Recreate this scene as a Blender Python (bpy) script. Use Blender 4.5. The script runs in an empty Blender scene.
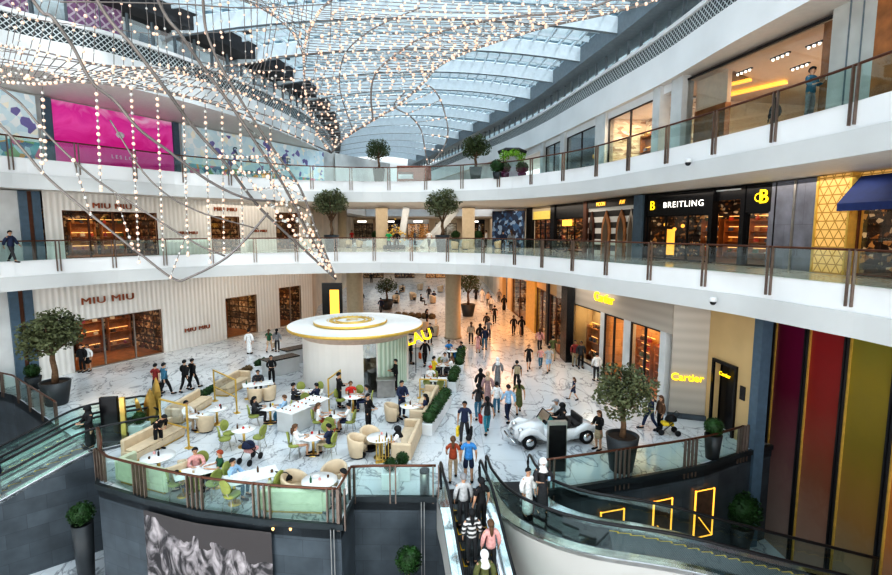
import bpy, bmesh, math, random
from mathutils import Vector, Matrix
random.seed(7)
R = math.radians
C = bpy.context.scene.collection
PITCH = R(6.56); cp, sp = math.cos(PITCH), math.sin(PITCH)
EYE = 9.2; Z1 = 7.35; Z2 = 13.1
def ray(x, y):
    a = (x-446)/500; b = (287.5-y)/500
    return a, cp+b*sp, b*cp-sp
def W(x, y, z=0.0):                 # where a sight line meets the floor at height z
    a, f, u = ray(x, y); t = (z-EYE)/u
    return Vector((a*t, f*t, z))
def A(x, y, Y):                     # where a sight line reaches distance Y
    a, f, u = ray(x, y); t = Y/f
    return Vector((a*t, Y, EYE+u*t))
# ---------------------------------------------------------------- materials
MATS = {}
def nt(name):
    m = bpy.data.materials.new(name); m.use_nodes = True
    t = m.node_tree; t.nodes.clear()
    o = t.nodes.new('ShaderNodeOutputMaterial')
    return m, t, o
def mat(name, col, rough=.5, metal=0.0, var=.10, scale=4.0, emit=0.0, ecol=None, bump=0.0, coord='Object'):
    if name in MATS: return MATS[name]
    m, t, o = nt(name); N = t.nodes.new; L = t.links.new
    b = N('ShaderNodeBsdfPrincipled'); tc = N('ShaderNodeTexCoord'); n = N('ShaderNodeTexNoise')
    n.inputs['Scale'].default_value = scale; n.inputs['Detail'].default_value = 3
    L(tc.outputs[coord], n.inputs['Vector'])
    r = N('ShaderNodeValToRGB')
    c = list(col)
    r.color_ramp.elements[0].position = .3; r.color_ramp.elements[1].position = .7
    r.color_ramp.elements[0].color = [max(0, v*(1-var)) for v in c]+[1]
    r.color_ramp.elements[1].color = [min(1, v*(1+var)) for v in c]+[1]
    L(n.outputs['Fac'], r.inputs['Fac']); L(r.outputs['Color'], b.inputs['Base Color'])
    b.inputs['Roughness'].default_value = rough; b.inputs['Metallic'].default_value = metal
    if emit:
        b.inputs['Emission Color'].default_value = list(ecol or col)+[1]; b.inputs['Emission Strength'].default_value = emit
    if bump:
        bp = N('ShaderNodeBump'); bp.inputs['Strength'].default_value = bump; L(n.outputs['Fac'], bp.inputs['Height']); L(bp.outputs['Normal'], b.inputs['Normal'])
    L(b.outputs[0], o.inputs[0]); MATS[name] = m; return m
def glass(name, tint, gl=.1, rough=.03):
    if name in MATS: return MATS[name]
    m, t, o = nt(name); N = t.nodes.new; L = t.links.new
    tr = N('ShaderNodeBsdfTransparent'); g = N('ShaderNodeBsdfGlossy'); mx = N('ShaderNodeMixShader'); fr = N('ShaderNodeFresnel')
    ad = N('ShaderNodeMath'); ad.operation = 'ADD'; ad.use_clamp = True; ad.inputs[1].default_value = gl-.04
    tr.inputs[0].default_value = list(tint)+[1]; g.inputs['Roughness'].default_value = rough; g.inputs[0].default_value = (.9, .95, .95, 1)
    fr.inputs[0].default_value = 1.3; L(fr.outputs[0], ad.inputs[0]); L(ad.outputs[0], mx.inputs[0])
    L(tr.outputs[0], mx.inputs[1]); L(g.outputs[0], mx.inputs[2]); L(mx.outputs[0], o.inputs[0]); MATS[name] = m; return m
def M(name): return MATS[name]
# marble with grey feathering veins
def marble(name, base, vein, sc=.5, amount=.055, rough=.18, tile=1.6):
    m, t, o = nt(name); N = t.nodes.new; L = t.links.new
    b = N('ShaderNodeBsdfPrincipled'); g = N('ShaderNodeNewGeometry')
    n1 = N('ShaderNodeTexNoise'); n1.inputs['Scale'].default_value = sc; n1.inputs['Detail'].default_value = 6; n1.inputs['Distortion'].default_value = .7
    n2 = N('ShaderNodeTexNoise'); n2.inputs['Scale'].default_value = 2.6; n2.inputs['Detail'].default_value = 5; n2.inputs['Distortion'].default_value = .5
    mp = N('ShaderNodeMapping'); mp.inputs['Scale'].default_value = (1.2, .7, 1); mp.inputs['Rotation'].default_value = (0, 0, .6)
    L(g.outputs['Position'], mp.inputs[0]); L(mp.outputs[0], n1.inputs['Vector']); L(mp.outputs[0], n2.inputs['Vector'])
    def ridge(nn, w):
        s = N('ShaderNodeMath'); s.operation = 'SUBTRACT'; s.inputs[1].default_value = .5; L(nn.outputs['Fac'], s.inputs[0])
        a = N('ShaderNodeMath'); a.operation = 'ABSOLUTE'; L(s.outputs[0], a.inputs[0])
        r = N('ShaderNodeMapRange'); r.inputs[1].default_value = 0; r.inputs[2].default_value = w; r.inputs[3].default_value = 1; r.inputs[4].default_value = 0
        L(a.outputs[0], r.inputs[0]); return r
    r1 = ridge(n1, amount); r2 = ridge(n2, amount*.8)
    n3 = N('ShaderNodeTexNoise'); n3.inputs['Scale'].default_value = .35; L(g.outputs['Position'], n3.inputs['Vector'])
    mr = N('ShaderNodeMapRange'); mr.inputs[1].default_value = .48; mr.inputs[2].default_value = .66; L(n3.outputs['Fac'], mr.inputs[0])
    mu = N('ShaderNodeMath'); mu.operation = 'MULTIPLY'; L(r2.outputs[0], mu.inputs[0]); L(mr.outputs[0], mu.inputs[1])
    mm = N('ShaderNodeMath'); mm.operation = 'MAXIMUM'; L(r1.outputs[0], mm.inputs[0]); L(mu.outputs[0], mm.inputs[1])
    mx = N('ShaderNodeMix'); mx.data_type = 'RGBA'; mx.inputs[6].default_value = list(base)+[1]; mx.inputs[7].default_value = list(vein)+[1]
    k = N('ShaderNodeMath'); k.operation = 'MULTIPLY'; k.inputs[1].default_value = .8; L(mm.outputs[0], k.inputs[0]); L(k.outputs[0], mx.inputs[0])
    # joints
    br = N('ShaderNodeTexBrick'); br.offset = 0; br.inputs['Scale'].default_value = 1; br.inputs['Mortar Size'].default_value = .012; br.inputs['Brick Width'].default_value = tile; br.inputs['Row Height'].default_value = tile
    br.inputs['Color1'].default_value = (1, 1, 1, 1); br.inputs['Color2'].default_value = (.93, .94, .95, 1); br.inputs['Mortar'].default_value = (.7, .7, .7, 1)
    L(g.outputs['Position'], br.inputs['Vector'])
    m2 = N('ShaderNodeMix'); m2.data_type = 'RGBA'; m2.blend_type = 'MULTIPLY'; m2.inputs[0].default_value = 1; L(mx.outputs[2], m2.inputs[6]); L(br.outputs['Color'], m2.inputs[7])
    L(m2.outputs[2], b.inputs['Base Color']); b.inputs['Roughness'].default_value = rough
    L(b.outputs[0], o.inputs[0]); MATS[name] = m; return m
def stripes(name, c1, c2, period, axis=0, rough=.6, bump=.6, duty=.5, coord='UV', emit=0, smooth=True):
    """bands along one texture axis"""
    m, t, o = nt(name); N = t.nodes.new; L = t.links.new
    b = N('ShaderNodeBsdfPrincipled'); tc = N('ShaderNodeTexCoord'); sx = N('ShaderNodeSeparateXYZ'); L(tc.outputs[coord], sx.inputs[0])
    d = N('ShaderNodeMath'); d.operation = 'MULTIPLY'; d.inputs[1].default_value = 2*math.pi/period if smooth else 1/period; L(sx.outputs[axis], d.inputs[0])
    if smooth:
        s = N('ShaderNodeMath'); s.operation = 'SINE'; L(d.outputs[0], s.inputs[0]); f = N('ShaderNodeMapRange'); f.inputs[1].default_value = -1; L(s.outputs[0], f.inputs[0]); fo = f.outputs[0]
    else:
        s = N('ShaderNodeMath'); s.operation = 'FRACT'; L(d.outputs[0], s.inputs[0]); f = N('ShaderNodeMath'); f.operation = 'GREATER_THAN'; f.inputs[1].default_value = duty; L(s.outputs[0], f.inputs[0]); fo = f.outputs[0]
    mx = N('ShaderNodeMix'); mx.data_type = 'RGBA'; mx.inputs[6].default_value = list(c1)+[1]; mx.inputs[7].default_value = list(c2)+[1]; L(fo, mx.inputs[0]); L(mx.outputs[2], b.inputs['Base Color'])
    if bump:
        bp = N('ShaderNodeBump'); bp.inputs['Strength'].default_value = bump; bp.inputs['Distance'].default_value = .05; L(fo, bp.inputs['Height']); L(bp.outputs[0], b.inputs['Normal'])
    b.inputs['Roughness'].default_value = rough
    if emit: L(mx.outputs[2], b.inputs['Emission Color']); b.inputs['Emission Strength'].default_value = emit
    L(b.outputs[0], o.inputs[0]); MATS[name] = m; return m
def lattice(name, c1, c2, p=.5, w=.14, emit=0, rough=.5, hexa=False):
    """diagonal lattice of thin bars over a darker or glowing ground, in wall metres"""
    m, t, o = nt(name); N = t.nodes.new; L = t.links.new
    b = N('ShaderNodeBsdfPrincipled'); tc = N('ShaderNodeTexCoord'); sx = N('ShaderNodeSeparateXYZ'); L(tc.outputs['UV'], sx.inputs[0])
    outs = []
    dirs = [(1, 1), (1, -1)] if not hexa else [(1, .577), (1, -.577), (0, 1.155)]
    for (a, c) in dirs:
        m1 = N('ShaderNodeMath'); m1.operation = 'MULTIPLY'; m1.inputs[1].default_value = a/p; L(sx.outputs[0], m1.inputs[0])
        m2 = N('ShaderNodeMath'); m2.operation = 'MULTIPLY_ADD'; m2.inputs[1].default_value = c/p; L(sx.outputs[1], m2.inputs[0]); L(m1.outputs[0], m2.inputs[2])
        f = N('ShaderNodeMath'); f.operation = 'FRACT'; L(m2.outputs[0], f.inputs[0])
        l = N('ShaderNodeMath'); l.operation = 'LESS_THAN'; l.inputs[1].default_value = w; L(f.outputs[0], l.inputs[0]); outs.append(l)
    cur = outs[0].outputs[0]
    for q in outs[1:]:
        x = N('ShaderNodeMath'); x.operation = 'MAXIMUM'; L(cur, x.inputs[0]); L(q.outputs[0], x.inputs[1]); cur = x.outputs[0]
    mx = N('ShaderNodeMix'); mx.data_type = 'RGBA'; mx.inputs[6].default_value = list(c1)+[1]; mx.inputs[7].default_value = list(c2)+[1]; L(cur, mx.inputs[0]); L(mx.outputs[2], b.inputs['Base Color'])
    b.inputs['Roughness'].default_value = rough
    if emit: L(mx.outputs[2], b.inputs['Emission Color']); b.inputs['Emission Strength'].default_value = emit
    L(b.outputs[0], o.inputs[0]); MATS[name] = m; return m
def slate(name, c, bw=1.3, bh=.6, coord='UV', rough=.3):
    m, t, o = nt(name); N = t.nodes.new; L = t.links.new
    b = N('ShaderNodeBsdfPrincipled'); tc = N('ShaderNodeTexCoord'); br = N('ShaderNodeTexBrick'); n = N('ShaderNodeTexNoise'); n.inputs['Scale'].default_value = 1.2; n.inputs['Detail'].default_value = 5
    br.inputs['Scale'].default_value = 1; br.inputs['Brick Width'].default_value = bw; br.inputs['Row Height'].default_value = bh; br.inputs['Mortar Size'].default_value = .006
    br.inputs['Color1'].default_value = [v*1.18 for v in c]+[1]; br.inputs['Color2'].default_value = [v*.85 for v in c]+[1]; br.inputs['Mortar'].default_value = [v*.6 for v in c]+[1]
    L(tc.outputs[coord], br.inputs['Vector']); L(tc.outputs[coord], n.inputs['Vector'])
    mx = N('ShaderNodeMix'); mx.data_type = 'RGBA'; mx.blend_type = 'OVERLAY'; mx.inputs[0].default_value = .6; L(br.outputs['Color'], mx.inputs[6]); L(n.outputs['Fac'], mx.inputs[7]); L(mx.outputs[2], b.inputs['Base Color'])
    b.inputs['Roughness'].default_value = rough; L(b.outputs[0], o.inputs[0]); MATS[name] = m; return m
def ramp_v(name, stops, coord='UV', axis=1, length=1.0, rough=.4, noise=.0, emit=0, metal=0, nscale=3):
    """a printed or tinted panel whose colour runs along one axis"""
    m, t, o = nt(name); N = t.nodes.new; L = t.links.new
    b = N('ShaderNodeBsdfPrincipled'); tc = N('ShaderNodeTexCoord'); sx = N('ShaderNodeSeparateXYZ'); L(tc.outputs[coord], sx.inputs[0])
    n = N('ShaderNodeTexNoise'); n.inputs['Scale'].default_value = nscale; n.inputs['Detail'].default_value = 4; n.inputs['Distortion'].default_value = 1.5; L(tc.outputs[coord], n.inputs['Vector'])
    d = N('ShaderNodeMath'); d.operation = 'MULTIPLY_ADD'; d.inputs[1].default_value = 1/length; d.inputs[2].default_value = -noise*.5; L(sx.outputs[axis], d.inputs[0])
    k = N('ShaderNodeMath'); k.operation = 'MULTIPLY_ADD'; k.inputs[1].default_value = noise; L(n.outputs['Fac'], k.inputs[0]); L(d.outputs[0], k.inputs[2])
    r = N('ShaderNodeValToRGB'); e = r.color_ramp.elements
    while len(e) < len(stops): e.new(.5)
    for i, (p, c) in enumerate(stops): e[i].position = p; e[i].color = list(c)+[1]
    L(k.outputs[0], r.inputs[0]); L(r.outputs[0], b.inputs['Base Color']); b.inputs['Roughness'].default_value = rough; b.inputs['Metallic'].default_value = metal
    if emit: L(r.outputs[0], b.inputs['Emission Color']); b.inputs['Emission Strength'].default_value = emit
    L(b.outputs[0], o.inputs[0]); MATS[name] = m; return m
def specks(name, base, cols, sc=6, emit=0, thr=.5, rough=.6, stretch=(1, 1, 1), coord='UV', shelf=False):
    """scattered coloured cells, for printed murals and shelves seen from afar"""
    m, t, o = nt(name); N = t.nodes.new; L = t.links.new
    b = N('ShaderNodeBsdfPrincipled'); tc = N('ShaderNodeTexCoord'); mp = N('ShaderNodeMapping'); mp.inputs['Scale'].default_value = stretch; L(tc.outputs[coord], mp.inputs[0])
    v = N('ShaderNodeTexVoronoi'); v.inputs['Scale'].default_value = sc; L(mp.outputs[0], v.inputs['Vector'])
    sx = N('ShaderNodeSeparateColor'); L(v.outputs['Color'], sx.inputs[0])
    r = N('ShaderNodeValToRGB'); r.color_ramp.interpolation = 'CONSTANT'; e = r.color_ramp.elements
    while len(e) < len(cols)+1: e.new(.5)
    e[0].position = 0; e[0].color = list(base)+[1]
    for i, c in enumerate(cols): e[i+1].position = thr+(1-thr)*i/len(cols); e[i+1].color = list(c)+[1]
    L(sx.outputs[0], r.inputs[0]);
    out = r.outputs[0]
    if shelf:
        bk = N('ShaderNodeTexBrick'); bk.offset = 0; bk.inputs['Scale'].default_value = 1; bk.inputs['Brick Width'].default_value = 1.3; bk.inputs['Row Height'].default_value = .55; bk.inputs['Mortar Size'].default_value = .05
        bk.inputs['Color1'].default_value = (1.0, .95, .9, 1); bk.inputs['Color2'].default_value = (.35, .32, .3, 1); bk.inputs['Mortar'].default_value = (.12, .1, .09, 1); L(tc.outputs[coord], bk.inputs['Vector'])
        q = N('ShaderNodeMix'); q.data_type = 'RGBA'; q.blend_type = 'MULTIPLY'; q.inputs[0].default_value = 1; L(out, q.inputs[6]); L(bk.outputs[0], q.inputs[7]); out = q.outputs[2]
    L(out, b.inputs['Base Color']); b.inputs['Roughness'].default_value = rough
    if emit: L(out, b.inputs['Emission Color']); b.inputs['Emission Strength'].default_value = emit
    L(b.outputs[0], o.inputs[0]); MATS[name] = m; return m

marble('white_marble', (.68, .70, .72), (.22, .23, .25), .7, .022)
marble('upper_floor_stone', (.62, .62, .60), (.45, .42, .40), .3, .02, .12, 1.2)
slate('slate', (.062, .075, .088))
mat('white_paint', (.80, .81, .82), .55, var=.04, scale=.6)
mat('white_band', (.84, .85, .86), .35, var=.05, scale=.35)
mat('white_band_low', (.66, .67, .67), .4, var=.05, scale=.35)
mat('soffit', (.74, .69, .64), .6, var=.03)
mat('bronze', (.16, .075, .05), .35, .6)
mat('steel', (.42, .40, .38), .28, .9)
mat('post_metal', (.26, .20, .17), .35, .7)
mat('chrome', (.75, .75, .76), .15, 1)
mat('dark_metal', (.035, .035, .04), .4, .4)
mat('rubber', (.012, .012, .014), .35)
mat('gold', (.75, .52, .18), .3, .9)
mat('gold_paint', (.70, .48, .13), .35, .5)
mat('edge_stone', (.025, .032, .036), .3)
mat('blue_grey', (.10, .15, .20), .3)
mat('beige_wall', (.62, .45, .24), .45, var=.06, scale=.7)
mat('beige_column', (.47, .39, .28), .4, var=.06)
mat('wood', (.40, .17, .06), .4, var=.3, scale=2)
mat('dark_wood', (.10, .055, .035), .4, var=.3)
mat('black_front', (.012, .012, .014), .25, .2)
mat('yellow_glow', (1, .72, .02), .4, emit=1.0, ecol=(1, .68, .02))
mat('white_glow', (1, .97, .9), .4, emit=1.6)
mat('warm_glow', (1, .62, .25), .4, emit=1.5, ecol=(1, .55, .2))
mat('amber_glow', (1, .6, .1), .4, emit=1.1, ecol=(1, .5, .08))
mat('copper', (.42, .14, .07), .35, .6)
mat('soil', (.06, .04, .03), .9)
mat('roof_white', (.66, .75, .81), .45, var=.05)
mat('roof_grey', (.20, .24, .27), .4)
mat('eave_shaded', (.05, .05, .055), .6)  # near-black colour paints in the shadow of the left eave
glass('rail_glass', (.78, .93, .89), .13, .02)
glass('roof_glass', (.86, .94, 1.0), .06)
glass('shop_glass', (.93, .95, .94), .09)
glass('window_dark', (.25, .28, .30), .30, .08)
glass('window_band', (.55, .60, .62), .38, .1)
lattice('diamond_band', (.035, .045, .05), (.60, .64, .65), .30, .24)
lattice('violet_screen', (.30, .16, .30), (.62, .54, .62), .55, .25)
stripes('fluted_wall', (.74, .71, .67), (.84, .81, .77), .34, 0, .5, .5)
stripes('veined_stone', (.43, .38, .33), (.48, .43, .375), .5, 1, .4, 0)
# ---------------------------------------------------------------- mesh helpers
class MB:
    def __init__(s): s.v = []; s.f = []; s.mi = []; s.uv = []; s.sm = []; s.T = None
    def p(s, *c):
        v = Vector(c)
        if s.T is not None: v = s.T @ v
        s.v.append(v); return len(s.v)-1
    def face(s, idx, m=0, uv=None, smooth=False): s.f.append(tuple(idx)); s.mi.append(m); s.uv.append(uv); s.sm.append(smooth)
    def box(s, x0, x1, y0, y1, z0, z1, m=0, bev=0.0):
        if bev:
            b = bev; pts = []
            for (z, d) in ((z0, b), (z0+b, 0), (z1-b, 0), (z1, b)):
                pts.append([s.p(x0+d+0, y0+d+b*(d == 0), z) , s.p(x0+d+b*(d == 0), y0+d, z), s.p(x1-d-b*(d == 0), y0+d, z), s.p(x1-d, y0+d+b*(d == 0), z),
                            s.p(x1-d, y1-d-b*(d == 0), z), s.p(x1-d-b*(d == 0), y1-d, z), s.p(x0+d+b*(d == 0), y1-d, z), s.p(x0+d, y1-d-b*(d == 0), z)])
            for a, c in zip(pts, pts[1:]):
                for i in range(8): s.face((a[i], a[(i+1) % 8], c[(i+1) % 8], c[i]), m)
            s.face(pts[0][::-1], m); s.face(pts[-1], m); return s
        i = [s.p(x, y, z) for z in (z0, z1) for (x, y) in ((x0, y0), (x1, y0), (x1, y1), (x0, y1))]
        w, d, h = abs(x1-x0), abs(y1-y0), abs(z1-z0)
        q = lambda a, b: ((0, 0), (a, 0), (a, b), (0, b))
        s.face((i[3], i[2], i[1], i[0]), m, q(w, d)); s.face((i[4], i[5], i[6], i[7]), m, q(w, d))
        s.face((i[0], i[1], i[5], i[4]), m, q(w, h)); s.face((i[1], i[2], i[6], i[5]), m, q(d, h))
        s.face((i[2], i[3], i[7], i[6]), m, q(w, h)); s.face((i[3], i[0], i[4], i[7]), m, q(d, h)); return s
    def lathe(s, prof, n=20, m=0, cx=0, cy=0, a0=0, a1=2*math.pi, smooth=True, sx=1, sy=1, cap=True):
        full = abs(a1-a0-2*math.pi) < 1e-6; k = n if full else n+1
        rings = []
        for (r, z) in prof:
            rings.append([s.p(cx+r*math.cos(a0+(a1-a0)*j/n)*sx, cy+r*math.sin(a0+(a1-a0)*j/n)*sy, z) for j in range(k)])
        for a, b in zip(rings, rings[1:]):
            for j in range(n):
                jj = (j+1) % k; s.face((a[j], a[jj], b[jj], b[j]), m, None, smooth)
        if full and cap:
            if prof[0][0] > 1e-4: s.face(rings[0][::-1], m)
            if prof[-1][0] > 1e-4: s.face(rings[-1], m)
        return s
    def tube(s, path, r, n=8, m=0, cap=True, flat=1.0):
        path = [Vector(p) for p in path]; rs = r if isinstance(r, (list, tuple)) else [r]*len(path); rings = []
        up = Vector((0, 0, 1))
        for i, p in enumerate(path):
            d = (path[min(i+1, len(path)-1)]-path[max(i-1, 0)])
            if d.length < 1e-6: d = Vector((0, 0, 1))
            d.normalize(); a = up if abs(d.z) < .95 else Vector((1, 0, 0))
            x = d.cross(a).normalized(); y = x.cross(d)
            rings.append([s.p(*(p+x*rs[i]*math.cos(2*math.pi*j/n)+y*rs[i]*flat*math.sin(2*math.pi*j/n))) for j in range(n)])
        for a, b in zip(rings, rings[1:]):
            for j in range(n): s.face((a[j], a[(j+1) % n], b[(j+1) % n], b[j]), m, None, True)
        if cap: s.face(rings[0][::-1], m); s.face(rings[-1], m)
        return s
    def bar(s, a, b, w, h=None, m=0):
        h = h or w; a = Vector(a); b = Vector(b); d = (b-a).normalized(); u = Vector((0, 0, 1)) if abs(d.z) < .95 else Vector((1, 0, 0))
        x = d.cross(u).normalized()*w/2; y = x.cross(d).normalized()*h/2
        i = [s.p(*(q+sx*x+sy*y)) for q in (a, b) for (sx, sy) in ((-1, -1), (1, -1), (1, 1), (-1, 1))]
        for f in ((3, 2, 1, 0), (4, 5, 6, 7), (0, 1, 5, 4), (1, 2, 6, 5), (2, 3, 7, 6), (3, 0, 4, 7)): s.face([i[k] for k in f], m)
        return s
    def sph(s, c, r, n=8, k=5, m=0, sx=1, sy=1, sz=1):
        rings = []
        top = s.p(c[0], c[1], c[2]+r*sz); bot = s.p(c[0], c[1], c[2]-r*sz)
        for i in range(1, k):
            a = math.pi*i/k
            rings.append([s.p(c[0]+r*sx*math.sin(a)*math.cos(2*math.pi*j/n), c[1]+r*sy*math.sin(a)*math.sin(2*math.pi*j/n), c[2]+r*sz*math.cos(a)) for j in range(n)])
        for j in range(n):
            s.face((top, rings[0][j], rings[0][(j+1) % n]), m, None, True); s.face((bot, rings[-1][(j+1) % n], rings[-1][j]), m, None, True)
        for a, b in zip(rings, rings[1:]):
            for j in range(n): s.face((a[j], b[j], b[(j+1) % n], a[(j+1) % n]), m, None, True)
        return s
    def prism(s, poly, z0, z1, m=0):
        a = [s.p(x, y, z0) for x, y in poly]; b = [s.p(x, y, z1) for x, y in poly]; n = len(poly)
        s.face(a[::-1], m); s.face(b, m)
        for i in range(n): s.face((a[i], a[(i+1) % n], b[(i+1) % n], b[i]), m)
        return s
    def strip(s, path, z0, z1, m=0, thick=0.0, u0=0.0):
        """a wall band following a plan path; z0/z1 numbers or lists; UV in metres"""
        n = len(path); a = z0 if isinstance(z0, (list, tuple)) else [z0]*n; b = z1 if isinstance(z1, (list, tuple)) else [z1]*n
        off = [(0, 0)]*n
        for side in ((0,) if not thick else (0, 1)):
            P = path if not side else offset(path, thick)
            u = u0; ia = [s.p(P[i][0], P[i][1], a[i]) for i in range(n)]; ib = [s.p(P[i][0], P[i][1], b[i]) for i in range(n)]
            if side == 0: A0, B0 = ia, ib
            for i in range(n-1):
                d = math.dist(P[i][:2], P[i+1][:2])
                s.face((ia[i], ia[i+1], ib[i+1], ib[i]), m, ((u, a[i]), (u+d, a[i+1]), (u+d, b[i+1]), (u, b[i]))); u += d
        if thick:
            for i in range(n-1):
                s.face((B0[i], B0[i+1], ib[i+1], ib[i]), m); s.face((A0[i], A0[i+1], ia[i+1], ia[i]), m)
            s.face((A0[0], ia[0], ib[0], B0[0]), m); s.face((A0[-1], ia[-1], ib[-1], B0[-1]), m)
        return s
    def build(s, name, mats, parent=None, loc=None, rot=None, props=None):
        me = bpy.data.meshes.new(name); me.from_pydata([tuple(v) for v in s.v], [], s.f)
        for m in (mats if isinstance(mats, (list, tuple)) else [mats]): me.materials.append(m)
        ul = me.uv_layers.new(name='UVMap') if any(u is not None for u in s.uv) else None
        for i, pl in enumerate(me.polygons):
            pl.material_index = s.mi[i]; pl.use_smooth = s.sm[i]
            if ul is not None and s.uv[i] is not None:
                for k, li in enumerate(pl.loop_indices): ul.data[li].uv = s.uv[i][k]
        o = bpy.data.objects.new(name, me); C.objects.link(o)
        if parent is not None: o.parent = parent
        if loc is not None: o.location = loc
        if rot is not None: o.rotation_euler = rot
        return o
def offset(path, d):
    """plan path moved sideways to its left by d"""
    out = []; n = len(path)
    for i in range(n):
        a = Vector(path[max(i-1, 0)][:2]); b = Vector(path[min(i+1, n-1)][:2]); t = (b-a).normalized()
        out.append((path[i][0]-t.y*d, path[i][1]+t.x*d))
    return out
def smooth(pts, n=6):
    """Catmull-Rom through plan points"""
    P = [Vector(p) for p in pts]; P = [2*P[0]-P[1]]+P+[2*P[-1]-P[-2]]; out = []
    for i in range(1, len(P)-2):
        for k in range(n):
            t = k/n; a, b, c, d = P[i-1], P[i], P[i+1], P[i+2]
            out.append(tuple(.5*((2*b)+(c-a)*t+(2*a-5*b+4*c-d)*t*t+(3*b-a-3*c+d)*t**3)))
    out.append(tuple(P[-2])); return out
def resample(path, step):
    P = [Vector(p) for p in path]; L = [0]
    for a, b in zip(P, P[1:]): L.append(L[-1]+(b-a).length)
    n = max(1, round(L[-1]/step)); out = []; k = 0
    for i in range(n+1):
        s = L[-1]*i/n
        while k < len(P)-2 and L[k+1] < s: k += 1
        f = (s-L[k])/max(1e-9, L[k+1]-L[k]); out.append(tuple(P[k].lerp(P[k+1], min(1, max(0, f)))))
    return out
def tag(o, label=None, cat=None, group=None, kind=None):
    if label: o['label'] = label
    if cat: o['category'] = cat
    if group: o['group'] = group
    if kind: o['kind'] = kind
    return o
def struct(o, label=None): o['kind'] = 'structure'; return o
def thing(name, label, cat, loc=(0, 0, 0), rz=0.0, group=None):
    o = bpy.data.objects.new(name, None); o.empty_display_size = .2; C.objects.link(o); o.location = loc; o.rotation_euler = (0, 0, rz)
    return tag(o, label, cat, group)
def copy_tree(o, parent=None):
    c = o.copy(); C.objects.link(c)
    if parent is not None: c.parent = parent
    for ch in KIDS.get(o.name, ()): copy_tree(ch, c)
    return c
KIDS = {}
def remember(root):
    allo = list(C.objects)
    def rec(o):
        KIDS[o.name] = [c for c in allo if c.parent == o]
        for c in KIDS[o.name]: rec(c)
    rec(root); return root
def text(body, size, name, m, parent=None, loc=(0, 0, 0), rot=(math.pi/2, 0, 0), ext=.02, align='CENTER', space=1.0, sx=1.0, bold=0.0):
    c = bpy.data.curves.new(name, 'FONT'); c.body = body; c.size = size; c.extrude = ext; c.align_x = align; c.align_y = 'CENTER'; c.space_character = space; c.offset = bold
    c.materials.append(m); o = bpy.data.objects.new(name, c); C.objects.link(o); o.parent = parent; o.location = loc; o.rotation_euler = rot; o.scale = (sx, 1, 1)
    dg = bpy.context.evaluated_depsgraph_get(); me = bpy.data.meshes.new_from_object(o.evaluated_get(dg)); n = bpy.data.objects.new(name, me); C.objects.link(n); n.parent = parent; n.location = loc; n.rotation_euler = rot; n.scale = (sx, 1, 1); bpy.data.objects.remove(o); n.name = name; return n
def area(loc, sx, sy, power, col=(1, .9, .78), rot=(0, 0, 0), name='ceiling_fill'):
    l = bpy.data.lights.new(name, 'AREA'); l.shape = 'RECTANGLE'; l.size = sx; l.size_y = sy; l.energy = power; l.color = col
    o = bpy.data.objects.new(name, l); C.objects.link(o); o.location = loc; o.rotation_euler = rot; return o
# ---------------------------------------------------------------- plan curves (metres)
E1 = smooth([(-29, 6), (-28, 15), (-26.2, 23), (-24.9, 27.6), (-22.9, 31.3), (-20.8, 34), (-17, 37.2), (-11.6, 39.7), (-3.7, 40.5), (3.4, 37.6), (6.9, 32.2), (8.6, 28.2), (10.0, 25.1), (11.2, 22.5), (12.15, 20.2), (13.0, 16.8), (13.4, 14.9), (13.8, 10), (13.8, 3)], 5)
E2 = smooth([(-28, 6), (-27, 15), (-25.4, 23), (-24.3, 27.3), (-22.3, 30.3), (-20.6, 32.6), (-18, 35.9), (-11.6, 41.0), (-3.7, 42.2), (4.1, 39.2), (7.2, 35.4), (9.2, 32), (10.7, 26.9), (11.6, 23.4), (12.2, 20.6), (12.8, 17.2), (13.0, 15), (13.4, 10), (13.4, 3)], 5)
UR = smooth([(13.2, -12), (13.2, 3), (13.1, 10), (12.9, 17), (12.3, 22.5), (11.8, 29), (10.5, 37), (8.6, 48), (5.9, 58), (0, 77), (-6.5, 96)], 5)
UL = smooth([(-30, -12), (-28, 8), (-25, 19), (-21.4, 25.6), (-18.5, 28.6), (-15.8, 34), (-13.6, 42), (-12.8, 52), (-14, 63), (-17, 78), (-22, 96)], 5)
# ---------------------------------------------------------------- slabs
def ngon_slab(name, poly, z0, z1, top, bottom):
    bm = bmesh.new(); vs = [bm.verts.new((x, y, z1)) for x, y in poly]; f = bm.faces.new(vs)
    if f.normal.z < 0 or sum(poly[i][0]*poly[(i+1) % len(poly)][1]-poly[(i+1) % len(poly)][0]*poly[i][1] for i in range(len(poly))) < 0: f.normal_flip()
    r = bmesh.ops.extrude_face_region(bm, geom=[f]); nv = [e for e in r['geom'] if isinstance(e, bmesh.types.BMVert)]
    bmesh.ops.translate(bm, verts=nv, vec=(0, 0, z0-z1))
    bmesh.ops.recalc_face_normals(bm, faces=bm.faces)
    me = bpy.data.meshes.new(name); bmesh.ops.triangulate(bm, faces=[f for f in bm.faces if len(f.verts) > 4])
    for f in bm.faces: f.material_index = 0 if f.normal.z > .5 else 1
    bm.to_mesh(me); bm.free(); me.materials.append(top); me.materials.append(bottom)
    o = bpy.data.objects.new(name, me); C.objects.link(o); return struct(o)
FACE = 1.6
def slab(name, E, z, top):
    poly = list(E)+[(40, 3), (40, 57), (-45, 57), (-45, 6)]
    ngon_slab(name, poly, z-FACE+.05, z, top, M('soffit'))
    for k, r in enumerate((((-45, 57), (-13.6, 57), (-13.6, 86), (-45, 86)), ((8.2, 57), (40, 57), (40, 86), (8.2, 86)), ((-45, 86), (40, 86), (40, 112), (-45, 112)))):
        ngon_slab(name, list(r), z-FACE+.05, z, top, M('soffit'))
slab('floor', E1, Z1, M('upper_floor_stone'))
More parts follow.
